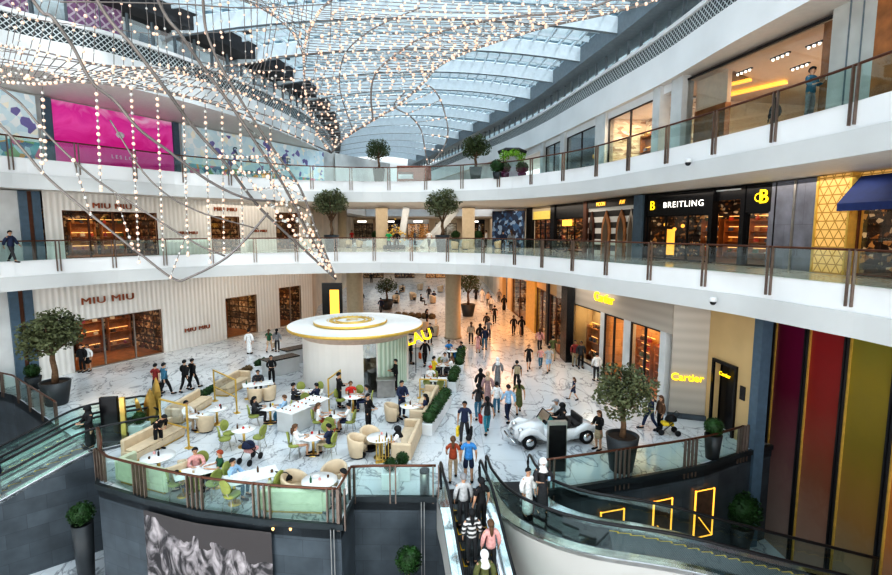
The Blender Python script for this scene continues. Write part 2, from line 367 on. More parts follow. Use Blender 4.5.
slab('floor', E2, Z2, M('upper_floor_stone'))
def fascia(E, z, n):
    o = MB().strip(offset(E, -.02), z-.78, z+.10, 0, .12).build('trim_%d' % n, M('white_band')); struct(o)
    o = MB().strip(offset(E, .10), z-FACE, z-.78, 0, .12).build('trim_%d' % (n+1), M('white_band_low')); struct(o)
fascia(E1[::-1], Z1, 1); fascia(E2[::-1], Z2, 3)
for z, n in ((Z1, 5), (Z2, 6)):
    struct(MB().strip([(8.2, 57.0), (-13.6, 57.0)], z-FACE, z+.1, 0).strip([(-13.6, 85.98), (8.2, 85.98)], z-FACE, z+.1, 0).build('trim_%d' % n, M('white_band')))
# ground floor, its front edge looks down on the lower level
F0 = [(-45, 36), (-24.3, 27.2), (-18.2, 22.6), (-14.6, 19.9), (-13.4, 18.6), (-12.7, 17.3), (-10.3, 16.3), (-8.1, 15.55), (-6.0, 15.1), (-4.6, 14.9), (-3.3, 14.75), (-3.2, 16.45), (-.25, 16.4), (-.25, 16.2), (1.45, 16.2), (1.55, 16.6), (3.15, 16.6), (3.5, 16.8), (7.4, 17.9), (10.2, 18.8), (12.1, 19.8), (14.0, 20.6)]
ngon_slab('floor', F0+[(40, 20.6), (40, 112), (-45, 112)], -.5, 0, M('white_marble'), M('slate'))
ngon_slab('floor', [(-45, -6), (40, -6), (40, 40), (-45, 40)], -4.6, -4.3, M('white_marble'), M('slate'))
struct(MB().strip(F0[::-1], -4.3, -.02, 0, .0).build('wall_lower', M('slate')))
# bands of dark stone capping the edge
struct(MB().strip(offset(F0[3:][::-1], -.04), -.16, .04, 0, .14).build('trim_7', M('edge_stone')))
# far enclosing walls
mat('far_wall', (.72, .62, .50), .6, var=.2, scale=.3)
def wall(name, path, z0, z1, m, thick=0): return struct(MB().strip(path, z0, z1, 0, thick).build(name, m))
wall('wall_back', [(-45, 105), (40, 105)], 0, 17.2, M('far_wall'))
wall('wall_back', [(-45, 97), (40, 97)], 17.2, 26, M('white_paint'))
wall('wall_left', [(-45, -6), (-45, 112)], -4.5, 26, M('white_paint'))
wall('wall_right', [(40, -6), (40, 112)], -4.5, 26, M('white_paint'))
# upper storey bands under the roof
soff = MB()
def upper(U, inner, sgn, nm):
    # underside between the band and the shop fronts
    P = U
    k = sgn
    Q = offset(P, -k*.02)
    struct(MB().strip(P, 17.2, 18.85, 0).build('trim_8', M('white_band')))
    struct(MB().strip(offset(P, k*.10), 18.85, 19.75, 0).build('trim_9', M('diamond_band')))
    struct(MB().strip(offset(P, k*-.05), 19.75, 19.95, 0, k*.3).build('trim_10', M('white_band')))
    return P
upper(UR, None, -1, 'right'); upper(UL, None, 1, 'left')
wl = MB(); 
def ring_between(A_, B_, z, name, m):
    mb = MB(); n = len(A_); ia = [mb.p(*p[:2], z) for p in A_]; ib = [mb.p(*p[:2], z) for p in B_]
    for i in range(n-1): mb.face((ia[i], ia[i+1], ib[i+1], ib[i]))
    return struct(mb.build(name, m))
ring_between(UR, [(p[0]+9, p[1]) for p in UR], 17.2, 'ceiling', M('soffit')); ring_between(UL, [(p[0]-16, p[1]) for p in UL], 17.24, 'ceiling', M('soffit'))
# clerestory windows with mullions
def clere(U, k, n0, m, zt):
    P = offset(U, k*.35)
    struct(MB().strip(P, 19.95, zt, 0).build('window_%d' % n0, M(m)))
    struct(MB().strip(offset(U, k*2.2), 19.0, 24, 0).build('wall_upper', M('clere_back')))
    q = resample(P, 1.45); mb = MB()
    for x, y in q:
        mb.box(x-.07, x+.07, y-.07, y+.07, 19.95, zt)
    struct(mb.build('window_frame', M('roof_grey')))
    struct(MB().strip(offset(U, k*(-.9 if k > 0 else -.75)), zt-(.3 if k > 0 else .45), zt+.75, 0, k*(1.9 if k > 0 else 1.6)).build('trim_11', M('eave_shaded' if k > 0 else 'roof_grey')))
specks('clere_back', (.55, .56, .55), [(.75, .72, .68), (.35, .30, .28), (.85, .86, .88), (.2, .18, .18)], .9, 0, .35)
clere(UR, -1, 1, 'window_band', 21.5); clere(UL, 1, 2, 'window_band', 21.7)
# violet perforated screens hung in the left clerestory
for a, b in ((6, 12), (13, 17), (18, 22)):
    struct(MB().strip(offset(UL[a:b], .28), 20.0, 21.6, 0).build('window_screen', M('violet_screen')))
# ---------------------------------------------------------------- roof
def at_y(U, y):
    for a, b in zip(U, U[1:]):
        if a[1] <= y <= b[1]: f = (y-a[1])/(b[1]-a[1]); return a[0]+(b[0]-a[0])*f
    return U[-1][0]
def roof_pt(y, s, dz=0):
    xl = at_y(UL, y)-.5; xr = at_y(UR, y)+.5; return (xl+(xr-xl)*s, y, 22.0+1.1*(1-(2*s-1)**2)+dz)
SP = 5.25; N = 14
m_, t_, o_ = nt('frosted_glass'); tl = t_.nodes.new('ShaderNodeBsdfTranslucent'); tp = t_.nodes.new('ShaderNodeBsdfTransparent'); mxx = t_.nodes.new('ShaderNodeMixShader'); nz = t_.nodes.new('ShaderNodeTexNoise'); nz.inputs['Scale'].default_value = .4
mr_ = t_.nodes.new('ShaderNodeMapRange'); mr_.inputs[3].default_value = .25; mr_.inputs[4].default_value = .6
t_.links.new(nz.outputs[0], mr_.inputs[0]); t_.links.new(mr_.outputs[0], mxx.inputs[0]); tl.inputs[0].default_value = (.95, .97, 1, 1)
t_.links.new(tl.outputs[0], mxx.inputs[1]); t_.links.new(tp.outputs[0], mxx.inputs[2]); t_.links.new(mxx.outputs[0], o_.inputs[0]); MATS['frosted_glass'] = m_
m_, t_, o_ = nt('roof_panel'); d_ = t_.nodes.new('ShaderNodeBsdfDiffuse'); e_ = t_.nodes.new('ShaderNodeBsdfTranslucent'); x_ = t_.nodes.new('ShaderNodeMixShader'); n_ = t_.nodes.new('ShaderNodeTexNoise'); r_ = t_.nodes.new('ShaderNodeValToRGB')
r_.color_ramp.elements[0].color = (.66, .79, .87, 1); r_.color_ramp.elements[1].color = (.78, .88, .93, 1); n_.inputs['Scale'].default_value = .3; t_.links.new(n_.outputs[0], r_.inputs[0]); t_.links.new(r_.outputs[0], d_.inputs[0]); t_.links.new(r_.outputs[0], e_.inputs[0]); x_.inputs[0].default_value = .45
t_.links.new(d_.outputs[0], x_.inputs[1]); t_.links.new(e_.outputs[0], x_.inputs[2]); t_.links.new(x_.outputs[0], o_.inputs[0]); MATS['roof_panel'] = m_
j = 0; y = -9.5
while y < 94:
    mb = MB(); 
    for i in range(N):
        a, b = roof_pt(y, i/N), roof_pt(y, (i+1)/N)
        T, H = .16, .95
        q = [mb.p(a[0], a[1]-T, a[2]), mb.p(b[0], b[1]-T, b[2]), mb.p(b[0], b[1]-T, b[2]-H), mb.p(a[0], a[1]-T, a[2]-H),
             mb.p(a[0], a[1]+T, a[2]), mb.p(b[0], b[1]+T, b[2]), mb.p(b[0], b[1]+T, b[2]-H), mb.p(a[0], a[1]+T, a[2]-H)]
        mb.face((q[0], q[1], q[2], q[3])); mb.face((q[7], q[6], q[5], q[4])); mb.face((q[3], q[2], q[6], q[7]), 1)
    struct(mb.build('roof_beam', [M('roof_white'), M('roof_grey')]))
    y2 = min(y+SP, 96); g = MB(); fr = MB(); ym = y+SP*.42
    for i in range(N):
        a, b, c, d = roof_pt(y, i/N, .1), roof_pt(y, (i+1)/N, .1), roof_pt(ym, (i+1)/N, .1), roof_pt(ym, i/N, .1)
        g.face([g.p(*v) for v in (a, b, c, d)], 0)
        a2, b2 = roof_pt(y2, i/N, .1), roof_pt(y2, (i+1)/N, .1)
        g.face([g.p(*v) for v in (d, c, b2, a2)], 1)
    for i in range(0, 2*N+1):
        s = i/(2*N); fr.bar(roof_pt(y, s), roof_pt(y2, s), .07, .16)
    for k in (.42, .72):
        yy = y+SP*k
        for i in range(N): fr.bar(roof_pt(yy, i/N), roof_pt(yy, (i+1)/N), .09, .2)
    struct(g.build('roof_glazing', [M('roof_panel'), M('roof_glass')])); struct(fr.build('roof_glazing_frame', M('roof_white')))
    y += SP
# ---------------------------------------------------------------- world, sun, camera
w = bpy.data.worlds.new('sky'); bpy.context.scene.world = w; w.use_nodes = True
nt_ = w.node_tree; nt_.nodes.clear(); bg = nt_.nodes.new('ShaderNodeBackground'); wo = nt_.nodes.new('ShaderNodeOutputWorld')
tcw = nt_.nodes.new('ShaderNodeTexCoord'); sxw = nt_.nodes.new('ShaderNodeSeparateXYZ'); rw = nt_.nodes.new('ShaderNodeValToRGB')
rw.color_ramp.elements[0].position = .0; rw.color_ramp.elements[0].color = (.97, .95, .91, 1); rw.color_ramp.elements[1].position = .6; rw.color_ramp.elements[1].color = (.84, .92, .97, 1)
nt_.links.new(tcw.outputs['Generated'], sxw.inputs[0]); nt_.links.new(sxw.outputs[2], rw.inputs[0]); nt_.links.new(rw.outputs[0], bg.inputs[0])
bg.inputs[1].default_value = 2.5; nt_.links.new(bg.outputs[0], wo.inputs[0])
sl = bpy.data.lights.new('sun', 'SUN'); sl.energy = 1.6; sl.angle = R(8); sl.color = (1, .95, .88); so = bpy.data.objects.new('sun', sl); C.objects.link(so); so.rotation_euler = (R(22), R(28), 0)
cam = bpy.data.cameras.new('camera'); cam.lens = 500/892*36; cam.sensor_width = 36; cam.clip_end = 400; co = bpy.data.objects.new('camera', cam); C.objects.link(co)
co.location = (0, 0, EYE); co.rotation_euler = (math.pi/2-PITCH, 0, 0); bpy.context.scene.camera = co
sc = bpy.context.scene
sc.view_settings.view_transform = 'Standard'; sc.view_settings.look = 'High Contrast'; sc.view_settings.exposure = -.10
sc.cycles.use_denoising = True; sc.cycles.max_bounces = 6; sc.cycles.diffuse_bounces = 3; sc.cycles.glossy_bounces = 3; sc.cycles.transparent_max_bounces = 14; sc.cycles.sample_clamp_indirect = 6; sc.cycles.caustics_reflective = False; sc.cycles.caustics_refractive = False
# added fill lights under the ceilings; the orange pair warms the street floor
for (x, y, z, sx, sy, p, *c_) in ((4.8, 46, 5.5, 4, 8, 420, (1, .42, .12)), (4, 60, 5.5, 5, 12, 620, (1, .45, .15)), (-2, 48, 5.6, 16, 10, 260), (-16, 45, 5.6, 6, 20, 170), (9, 33, 5.6, 3, 8, 150), (0, 62, 5.6, 8, 14, 130), (0, 95, 5.6, 30, 12, 800),
                             (0, 48, 11.3, 22, 10, 800), (15, 26, 11.3, 3, 14, 260), (10, 45, 11.3, 4, 14, 200), (-17, 44, 11.3, 4, 12, 160), (0, 95, 11.3, 30, 12, 700)):
    area((x, y, z), sx, sy, p, *c_)
# ---------------------------------------------------------------- shop fronts
class Front:
    """a straight wall from p0 to p1; local x runs along it, local y goes into the shop"""
    def __init__(s, p0, p1):
        s.p0 = Vector(p0); s.p1 = Vector(p1); d = s.p1-s.p0; s.L = d.length; s.d = d.normalized(); s.rz = math.atan2(s.d.y, s.d.x); s.n = Vector((-s.d.y, s.d.x))
    def uz(s, x, y):
        a, f, u = ray(x, y); r = Vector((a, f)); den = r.x*s.d.y-r.y*s.d.x
        t = (s.p0.x*s.d.y-s.p0.y*s.d.x)/den; P = r*t; return (P-s.p0).dot(s.d), EYE+u*t
    def w(s, u, v, z): P = s.p0+s.d*u+s.n*v; return (P.x, P.y, z)
    def build(s, mb, name, m, parent=None):
        return mb.build(name, m, parent) if parent is not None else mb.build(name, m, None, (s.p0.x, s.p0.y, 0), (0, 0, s.rz))
    def thing(s, name, label, cat, group=None): return thing(name, label, cat, (s.p0.x, s.p0.y, 0), s.rz, group)
def holed(F, u0, u1, z0, z1, holes, m, name, th=.25):
    us = sorted({u0, u1, *[h[0] for h in holes], *[h[1] for h in holes]}); zs = sorted({z0, z1, *[h[2] for h in holes], *[h[3] for h in holes]}); mb = MB()
    for a, b in zip(us, us[1:]):
        for c, d in zip(zs, zs[1:]):
            mu, mz = (a+b)/2, (c+d)/2
            if any(h[0] < mu < h[1] and h[2] < mz < h[3] for h in holes): continue
            i = [mb.p(a, 0, c), mb.p(b, 0, c), mb.p(b, 0, d), mb.p(a, 0, d)]; mb.face(i, 0, ((a, c), (b, c), (b, d), (a, d)))
    for h in holes:
        a, b, c, d = h; mb.box(a-.0, a+.02, 0, th, c, d); mb.box(b-.02, b, 0, th, c, d); mb.box(a, b, 0, th, d-.02, d)
    o = F.build(mb, name, m); return struct(o)
GOODS = [mat('goods_%d' % i, c, .4, var=.15) for i, c in enumerate([(.55, .08, .05), (.08, .05, .04), (.55, .33, .15), (.75, .70, .62), (.10, .13, .22), (.70, .45, .08), (.35, .06, .12), (.12, .18, .10)])]
def bag_mesh(k):
    mb = MB()
    if k == 0: mb.box(-.16, .16, -.07, .07, 0, .22, 0, .03); mb.tube([(-.1, 0, .2), (-.08, 0, .32), (0, 0, .37), (.08, 0, .32), (.1, 0, .2)], .012, 5)
    elif k == 1: mb.box(-.07, -.01, -.14, .12, 0, .09, 0, .02); mb.box(.01, .07, -.14, .12, 0, .09, 0, .02); mb.box(-.06, -.02, .04, .12, .08, .2); mb.box(.02, .06, .04, .12, .08, .2)
    else: mb.lathe([(.07, 0), (.11, .08), (.1, .18), (.04, .24), (.05, .3)], 10)
    return mb
BAGN = ['handbag', 'shoe_pair', 'vase']; 
_goods = {}
def good(k, ci, loc, rz, label, cat, group):
    if (k, ci) not in _goods:
        o = bag_mesh(k).build(['handbag', 'dress_shoes', 'display_vase'][k], GOODS[ci]); _goods[(k, ci)] = o
    else:
        o = _goods[(k, ci)].copy(); C.objects.link(o)
    o.location = loc; o.rotation_euler = (0, 0, rz); return tag(o, label, cat, group)
def interior(F, u0, u1, z0, z1, dep, wallm, floorm='upper_floor_stone', lamp=120, col=(1, .72, .42), shelves=True, sname='shop', rows=4, back=None, mannequins=0):
    mb = MB(); i = [mb.p(u, v, z) for (u, v) in ((u0, dep), (u1, dep)) for z in (z0, z1)]
    q = lambda pts, uv: mb.face([mb.p(*p) for p in pts], 0, uv)
    q(((u0, dep, z0), (u1, dep, z0), (u1, dep, z1), (u0, dep, z1)), ((u0, z0), (u1, z0), (u1, z1), (u0, z1)))
    q(((u0, .05, z0), (u0, dep, z0), (u0, dep, z1), (u0, .05, z1)), ((0, z0), (dep, z0), (dep, z1), (0, z1)))
    q(((u1, .05, z0), (u1, dep, z0), (u1, dep, z1), (u1, .05, z1)), ((0, z0), (dep, z0), (dep, z1), (0, z1)))
    struct(F.build(mb, 'wall_shop', M(wallm)))
    mb = MB(); mb.box(u0, u1, .05, dep, z1-.0, z1+.08); struct(F.build(mb, 'ceiling', M('white_paint')))
    mb = MB(); mb.box(u0, u1, .02, dep, z0-.0, z0+.04); struct(F.build(mb, 'floor', M(floorm)))
    w_ = (u1-u0)*.7
    if lamp: area(F.w((u0+u1)/2, dep*.5, z1-.06), w_, dep*.6, lamp, col, (0, 0, F.rz), 'shop_lamp')
    if shelves:
        n = max(1, int((u1-u0)/1.7)); hh = min(2.5, (z1-z0)*.75)
        for k in range(n):
            cu = u0+(k+.5)*(u1-u0)/n; sw = (u1-u0)/n*.8
            t = thing('display_shelf', 'lit shelf unit, %s, %s' % (sname, ['first bay', 'second bay', 'third bay', 'fourth bay', 'fifth bay', 'sixth bay', 'seventh bay', 'eighth bay', 'ninth bay'][k % 9]), 'shelf', F.w(cu, dep-.3, z0+.04), F.rz)
            MB().box(-sw/2, -sw/2+.05, -.2, .2, 0, hh).box(sw/2-.05, sw/2, -.2, .2, 0, hh).box(-sw/2, sw/2, .17, .2, 0, hh).build('shelf_frame', M('wood'), t)
            for r_ in range(rows):
                zz = .35+r_*(hh-.5)/max(1, rows-1)
                MB().box(-sw/2+.06, sw/2-.06, -.19, .16, zz, zz+.04).build('shelf_board', M('wood'), t)
                MB().box(-sw/2+.08, sw/2-.08, .13, .16, zz+.3, zz+.34).build('light_strip', M('warm_glow'), t)
                m_ = max(1, int(sw/.55))
                for c_ in range(m_):
                    du = -sw/2+sw*(c_+.5)/m_
                    good(random.choice([0, 0, 1, 2]), random.randrange(8), F.w(cu+du, dep-.32, z0+.08+zz), F.rz, 'small goods on lit shelves, %s' % sname, 'merchandise', 'goods on shelves in the %s' % sname)
def pane(F, T, u0, u1, z0, z1, mull=(), fm='bronze', y=.06, w=.07, gm='shop_glass'):
    F_ = MB(); F_.box(u0, u0+w, y-.05, y+.05, z0, z1).box(u1-w, u1, y-.05, y+.05, z0, z1).box(u0+w, u1-w, y-.05, y+.05, z1-w, z1).box(u0+w, u1-w, y-.05, y+.05, z0, z0+w)
    F_.build('window_frame', M(fm), T)
    e = [u0]+list(mull)+[u1]
    for m_ in mull: MB().box(m_-.05, m_+.05, y-.05, y+.05, z0+w, z1-w).build('mullion', M(fm), T)
    for a, b in zip(e, e[1:]):
        g = MB(); g.face([g.p(a, y, z0), g.p(b, y, z0), g.p(b, y, z1), g.p(a, y, z1)]); g.build('glass_pane', M(gm), T)
# left side: fluted wall with a fashion shop on two floors
FL = Front((-27.9, 24.8), (-13.6, 50.5))
specks('shop_shelves_warm', (.13, .065, .03), [(.42, .24, .10), (.08, .04, .02), (.62, .46, .28), (.16, .05, .03), (.05, .03, .02), (.25, .14, .07)], 4.2, .15, .25, stretch=(1, 1.3, 1), shelf=True)
specks('shop_shelves_dark', (.03, .02, .015), [(.55, .30, .08), (.20, .09, .04), (.75, .6, .4), (.25, .05, .03), (.02, .015, .01)], 4.5, .25, .4, stretch=(1, 1.6, 1), shelf=True)
specks('shop_blond', (.30, .19, .11), [(.62, .50, .36), (.22, .12, .06), (.10, .06, .04), (.42, .30, .18)], 4.0, .15, .35, stretch=(1, 1.3, 1), shelf=True)
uL0, zt0 = FL.uz(70, 317); uL1, _ = FL.uz(161.5, 309); zt0 = 3.15
uL2, _ = FL.uz(225, 300); uL3, _ = FL.uz(257, 300); uL4, _ = FL.uz(279, 300); uL5, _ = FL.uz(301, 290)
h0 = [(uL0, uL1, 0.02, 3.38), (uL2, uL3, .03, 3.5), (uL4, uL5, .03, 3.8)]
uFs, _ = FL.uz(44, 220)
holed(FL, FL.uz(36, 340)[0], FL.L, 0, 5.8, h0, M('fluted_wall'), 'wall_left')
a1, _ = FL.uz(63, 230); a2, _ = FL.uz(158, 230); a3, _ = FL.uz(211, 230); a4, _ = FL.uz(240, 230); a5, _ = FL.uz(276, 230); a6, _ = FL.uz(299, 230)
h1 = [(a1, a2, Z1+.02, Z1+3.1), (a3, a4, Z1+.02, Z1+3.0), (a5, a6, Z1+.02, Z1+3.5)]
holed(FL, uFs, FL.L, Z1, 11.6, h1, M('fluted_wall'), 'wall_left')
def mw(F, name, label, holes, z0s, mull, grp=None):
    T = F.thing(name, label, 'shop window', grp); return T
for lv, hs in ((0, h0), (1, h1)):
    z0 = 0 if lv == 0 else Z1
    names = ['wide window', 'narrow window', 'end window']
    for k, h in enumerate(hs):
        T = FL.thing('shop_window', '%s of the fashion shop on the %s floor, white pleated wall around it' % (names[k], ['ground', 'upper'][lv]), 'shop window')
        mull = [h[0]+(h[1]-h[0])*f for f in ((.32, .66) if k == 0 and lv == 0 else (.25, .5, .75) if k == 0 else (.5,) if k == 2 else ())]
        pane(FL, T, *h, mull, 'bronze' if lv else 'steel')
        interior(FL, h[0]-.1, h[1]+.1, h[2]-.02, h[3]+.1, 4.5, 'shop_shelves_warm' if k != 1 else 'shop_blond', 'wood', 80 if k == 0 else 40, (1, .7, .42), True, '%s fashion shop %s' % (['ground floor', 'upper floor'][lv], names[k]), 3)
def sign(F, px, py, body, size, m, label, depth=.05, space=1.1, bold=.0, sx=1.0, name='sign_lettering', z=None, cat='sign', y=-.08):
    u, zz = F.uz(px, py); zz = z or zz
    o = text(body, size, name, m, None, F.w(u, y, zz), (math.pi/2, 0, F.rz), depth, 'CENTER', space, sx, bold); return tag(o, label, cat)
sign(FL, 108, 299, 'MIU MIU', .62, M('copper'), 'dark copper shop lettering over the ground floor entrance in the white wall', sx=1.35, bold=0)
sign(FL, 197, 328.5, 'MIU MIU', .42, M('copper'), 'small copper lettering low on the white wall between the ground floor windows', sx=1.3, bold=0)
sign(FL, 112, 206.5, 'MIU MIU', .48, M('copper'), 'copper shop lettering above the wide upper floor window', sx=1.3, bold=0)
sign(FL, 187, 233, 'MIU MIU', .32, M('copper'), 'small copper lettering on the upper white wall between two windows', sx=1.3, bold=0)
sign(FL, 225, 209.5, 'MIU MIU', .42, M('copper'), 'small copper lettering above the narrow upper floor window', sx=1.3, bold=0)
sign(FL, 259, 231, 'MIU MIU', .30, M('copper'), 'faint copper lettering on the upper wall beside the dark opening', sx=1.3, bold=0)
# blue-grey pilasters with a bronze strip and the pale stone wall left of them
mat('pale_stone', (.62, .63, .63), .4, var=.12, scale=.8)
for z0, z1, x0, x1 in ((0, 5.75, 12, 36), (Z1, 11.5, 23.5, 45)):
    ua, _ = FL.uz(x0, 260 if z0 else 340); ub, _ = FL.uz(x1, 260 if z0 else 340); um = (ua+ub)/2
    struct(FL.build(MB().box(ua, um-.12, -.12, .4, z0, z1).box(um+.12, ub, -.12, .4, z0, z1).box(um-.12, um+.12, -.02, .4, z0, z1, 1), 'column', [M('blue_grey'), M('bronze')]))
    struct(FL.build(MB().box(ua-14, ua, 0, .4, z0, z1), 'wall_left', M('pale_stone')))
struct(MB().strip([(-13.6, 50.5), (-15.5, 60), (-17, 105)], 0, 5.75).strip([(-13.6, 50.5), (-15.5, 60), (-17, 105)], Z1, 11.5).build('wall_left', M('far_wall')))
# ---- left upper floor: billboards on the wall below the clerestory
struct(FL.build(MB().box(-16, FL.L+14, .1, .4, Z2, 17.3), 'wall_left', M('pale_stone')))
ramp_v('pink_print', [(0, (.85, .10, .42)), (.35, (.80, .02, .35)), (.55, (.90, .12, .50)), (.75, (.80, .05, .42)), (1, (.95, .55, .75))], 'UV', 1, 4.2, .35, 1.1, .12, nscale=.45)
specks('floral_print', (.66, .80, .86), [(.86, .90, .92), (.60, .75, .84), (.74, .84, .88), (.66, .80, .86), (.80, .86, .88), (.22, .20, .42), (.88, .86, .76)], 2.4, .1, .30)
specks('floral_hem', (.20, .48, .55), [(.62, .76, .84), (.85, .45, .15), (.20, .30, .45), (.35, .55, .30), (.75, .25, .4)], 2.6, .1, .3)
def board(F, x0, x1, zb, zt, m, label, frame=True):
    ua, _ = F.uz(x0, 120); ub, _ = F.uz(x1, 130); T = F.thing('billboard', label, 'billboard')
    g = MB(); g.box(ua, ub, -.12, .06, zb, zt); g.build('printed_panel', M(m), T); return T, ua, ub
T, pa, pb = board(FL, 51, 171, 13.3, 17.12, 'pink_print', 'glossy magenta advertising billboard between two dark frame posts on the top floor')
for u in (pa-.45, pb+.05): MB().box(u, u+.45, -.2, .05, 13.15, 17.15).build('frame_post', M('blue_grey'), T)
text('L E S  L O C', .34, 'caption_lettering', M('white_paint'), T, ((pa+pb)/2+.3, -.15, 14.1), ext=.01)
MB().sph(((pa+pb)/2+.1, -.14, 15.6), .22, 12, 8, 0, 1.3, .25, 1).build('pearl_motif', M('white_paint'), T)
T, qa, qb = board(FL, 181, 322, 13.3, 17.12, 'floral_print', 'pale blue floral mural with dark lettering right of the magenta billboard')
text('S', 1.15, 'title_lettering', M('blue_grey'), T, (qa+(qb-qa)*.30, -.16, 15.65), ext=.01); text('e', 1.0, 'title_lettering', M('blue_grey'), T, (qa+(qb-qa)*.40, -.16, 15.4), ext=.01); text('TE', 1.0, 'title_lettering', M('blue_grey'), T, (qa+(qb-qa)*.66, -.16, 15.5), ext=.01, sx=1.2)
MB().box(qa, qb, -.15, -.12, 13.3, 14.3).build('flower_border', M('floral_hem'), T)
T, ra, rb = board(FL, -40, 37, 13.3, 17.12, 'floral_print', 'pale blue floral mural left of the magenta billboard')
MB().box(ra, rb, -.15, -.12, 13.3, 14.4).build('flower_border', M('floral_hem'), T)
# ---- right ground floor: jeweller with stone fascia
FC = Front((8.35, 37.2), (11.05, 23.9))
u = lambda F, x, y=330: F.uz(x, y)[0]
struct(FC.build(MB().box(0, FC.L, -.05, .35, 4.15, 5.75), 'wall_right', M('veined_stone')))
for a, b in ((568.5, 571), (600.5, 604), (624, 630.5), (661, 667)):
    struct(FC.build(MB().box(u(FC, a), u(FC, b), -.04, .35, 0, 4.15), 'column', M('pale_stone')))
jb = [(571, 600.5, 'white backed display window with small shelves'), (604, 624, 'open amber lit doorway bay'), (630.5, 661, 'wide amber lit window bay of shelves')]
for k, (a, b, nm) in enumerate(jb):
    ua, ub = u(FC, a), u(FC, b); T = FC.thing('shop_window', '%s of the jeweller behind the walkers' % nm, 'shop window')
    pane(FC, T, ua, ub, .35 if k != 1 else .03, 4.13, [ua+(ub-ua)*f for f in ((.5,) if k else ())], 'dark_metal')
    if k != 1: MB().box(ua, ub, .0, .4, 0.0, .35).build('plinth', M('pale_stone'), T)
specks('jewel_shelves', (.62, .27, .08), [(.80, .50, .22), (.10, .04, .02), (.55, .28, .10), (.16, .07, .03)], 6.5, .35, .55, stretch=(1, 1.4, 1))
slate('jewel_wall', (.62, .38, .18), .8, .5, 'UV', .4)
interior(FC, u(FC, 571), u(FC, 601), .03, 4.2, 1.6, 'beige_wall', 'pale_stone', 70, (1, .85, .65), True, 'jeweller display window', 3)
interior(FC, u(FC, 604), u(FC, 662), .03, 4.2, 2.6, 'jewel_wall', 'wood', 130, (1, .62, .28), True, 'jeweller sales room', 5)
sign(FC, 605, 298.5, 'Cartier', .8, M('yellow_glow'), 'glowing yellow script sign on the stone band over the jeweller', .06, .95, 0, 1.05)
# pier at the corner, the beige wall and the dark doorway
FP = Front((11.05, 23.9), (12.55, 23.4))
struct(FP.build(MB().box(0, FP.L, 0, .9, 0, 5.75), 'column', M('veined_stone')))
struct(FP.build(MB().box(-.1, FP.L+.05, -.12, 0, 0, .25), 'baseboard_right', M('slate')))
sign(FP, 687, 377.5, 'Cartier', .5, M('yellow_glow'), 'glowing yellow script sign on the striped stone pier', .05, .95, 0, 1.05)
FB = Front((12.5, 23.9), (13.0, 19.3))
d0, d1 = FB.uz(712, 420)[0], FB.uz(733, 420)[0]; dzt = FB.uz(720, 363)[1]
holed(FB, 0, FB.uz(755.5, 330)[0], 0, 5.75, [(d0, d1, 0.0, dzt)], M('beige_wall'), 'wall_right')
struct(FB.build(MB().box(d0-.1, d1+.1, .3, 2.0, 0, dzt), 'wall_shop', M('black_front')))
T = FB.thing('doorway_portal', 'tall black framed doorway in the beige wall beside the stone pier', 'doorway')
MB().box(d0-.12, d0, -.1, .2, 0, dzt).box(d1, d1+.12, -.1, .2, 0, dzt).box(d0-.12, d1+.12, -.1, .2, dzt, dzt+.15).build('door_frame', M('black_front'), T)
text('Cartier', .26, 'sign_lettering', M('yellow_glow'), T, ((d0+d1)/2, -.02, dzt-.45), ext=.02)
MB().box(d1+.35, d1+.65, -.04, 0, 1.9, 2.5).build('wall_plate', M('dark_metal'), T)
struct(FB.build(MB().box(FB.uz(755.5, 330)[0], FB.uz(764, 330)[0], -.05, .4, -4.3, 5.75), 'column', M('blue_grey')))
# tall tinted glass panels rising from the lower level
FG = Front((14.0, 21.2), (14.35, 3.0))
ramp_v('panel_purple', [(0, (.33, .26, .22)), (.40, (.17, .09, .085)), (.70, (.13, .012, .04)), (1, (.17, .008, .06))], 'UV', 1, 10, .35, .12, .06, nscale=1.2)
ramp_v('panel_red', [(0, (.36, .27, .22)), (.40, (.20, .085, .05)), (.70, (.22, .018, .012)), (1, (.28, .008, .015))], 'UV', 1, 10, .35, .12, .06, nscale=1.2)
ramp_v('panel_yellow', [(0, (.33, .28, .22)), (.35, (.24, .14, .05)), (.62, (.18, .135, .02)), (.85, (.24, .18, .02)), (1, (.21, .19, .025))], 'UV', 1, 10, .35, .12, .06, nscale=1.2)
ramp_v('panel_orange', [(0, (.32, .24, .2)), (.4, (.34, .14, .04)), (1, (.45, .16, .02))], 'UV', 1, 10, .35, .12, .06, nscale=1.2)
xs = [774, 808, 849, 901, 990, 1150]; us = [u(FG, x, 345) for x in xs]
cols = ['purple', 'red', 'yellow', 'orange', 'purple']; words_ = ['dark purple', 'deep red', 'mustard yellow', 'burnt orange', 'second purple']
struct(FG.build(MB().box(-.4, FG.L, .25, .5, -4.3, 5.75), 'wall_right', M('black_front')))
for k in range(4):
    a, b = us[k]+.1, us[k+1]-.1; T = FG.thing('tinted_glass_panel', 'tall %s glass wall panel fading to brown towards the lower floor' % words_[k], 'wall panel')
    g = MB(); g.face([g.p(a, .02, -4.3), g.p(b, .02, -4.3), g.p(b, .02, 5.7), g.p(a, .02, 5.7)], 0, ((0, 0), (b-a, 0), (b-a, 10), (0, 10))); g.build('tinted_sheet', M('panel_'+cols[k]), T)
    MB().box(a-.07, a, -.1, .15, -4.3, 5.7).box(b, b+.07, -.1, .15, -4.3, 5.7).build('edge_fin', M('dark_metal'), T)
    MB().box(a, a+.05, -.05, .05, -4.3, 5.7).build('brass_edge', M('gold_paint'), T)
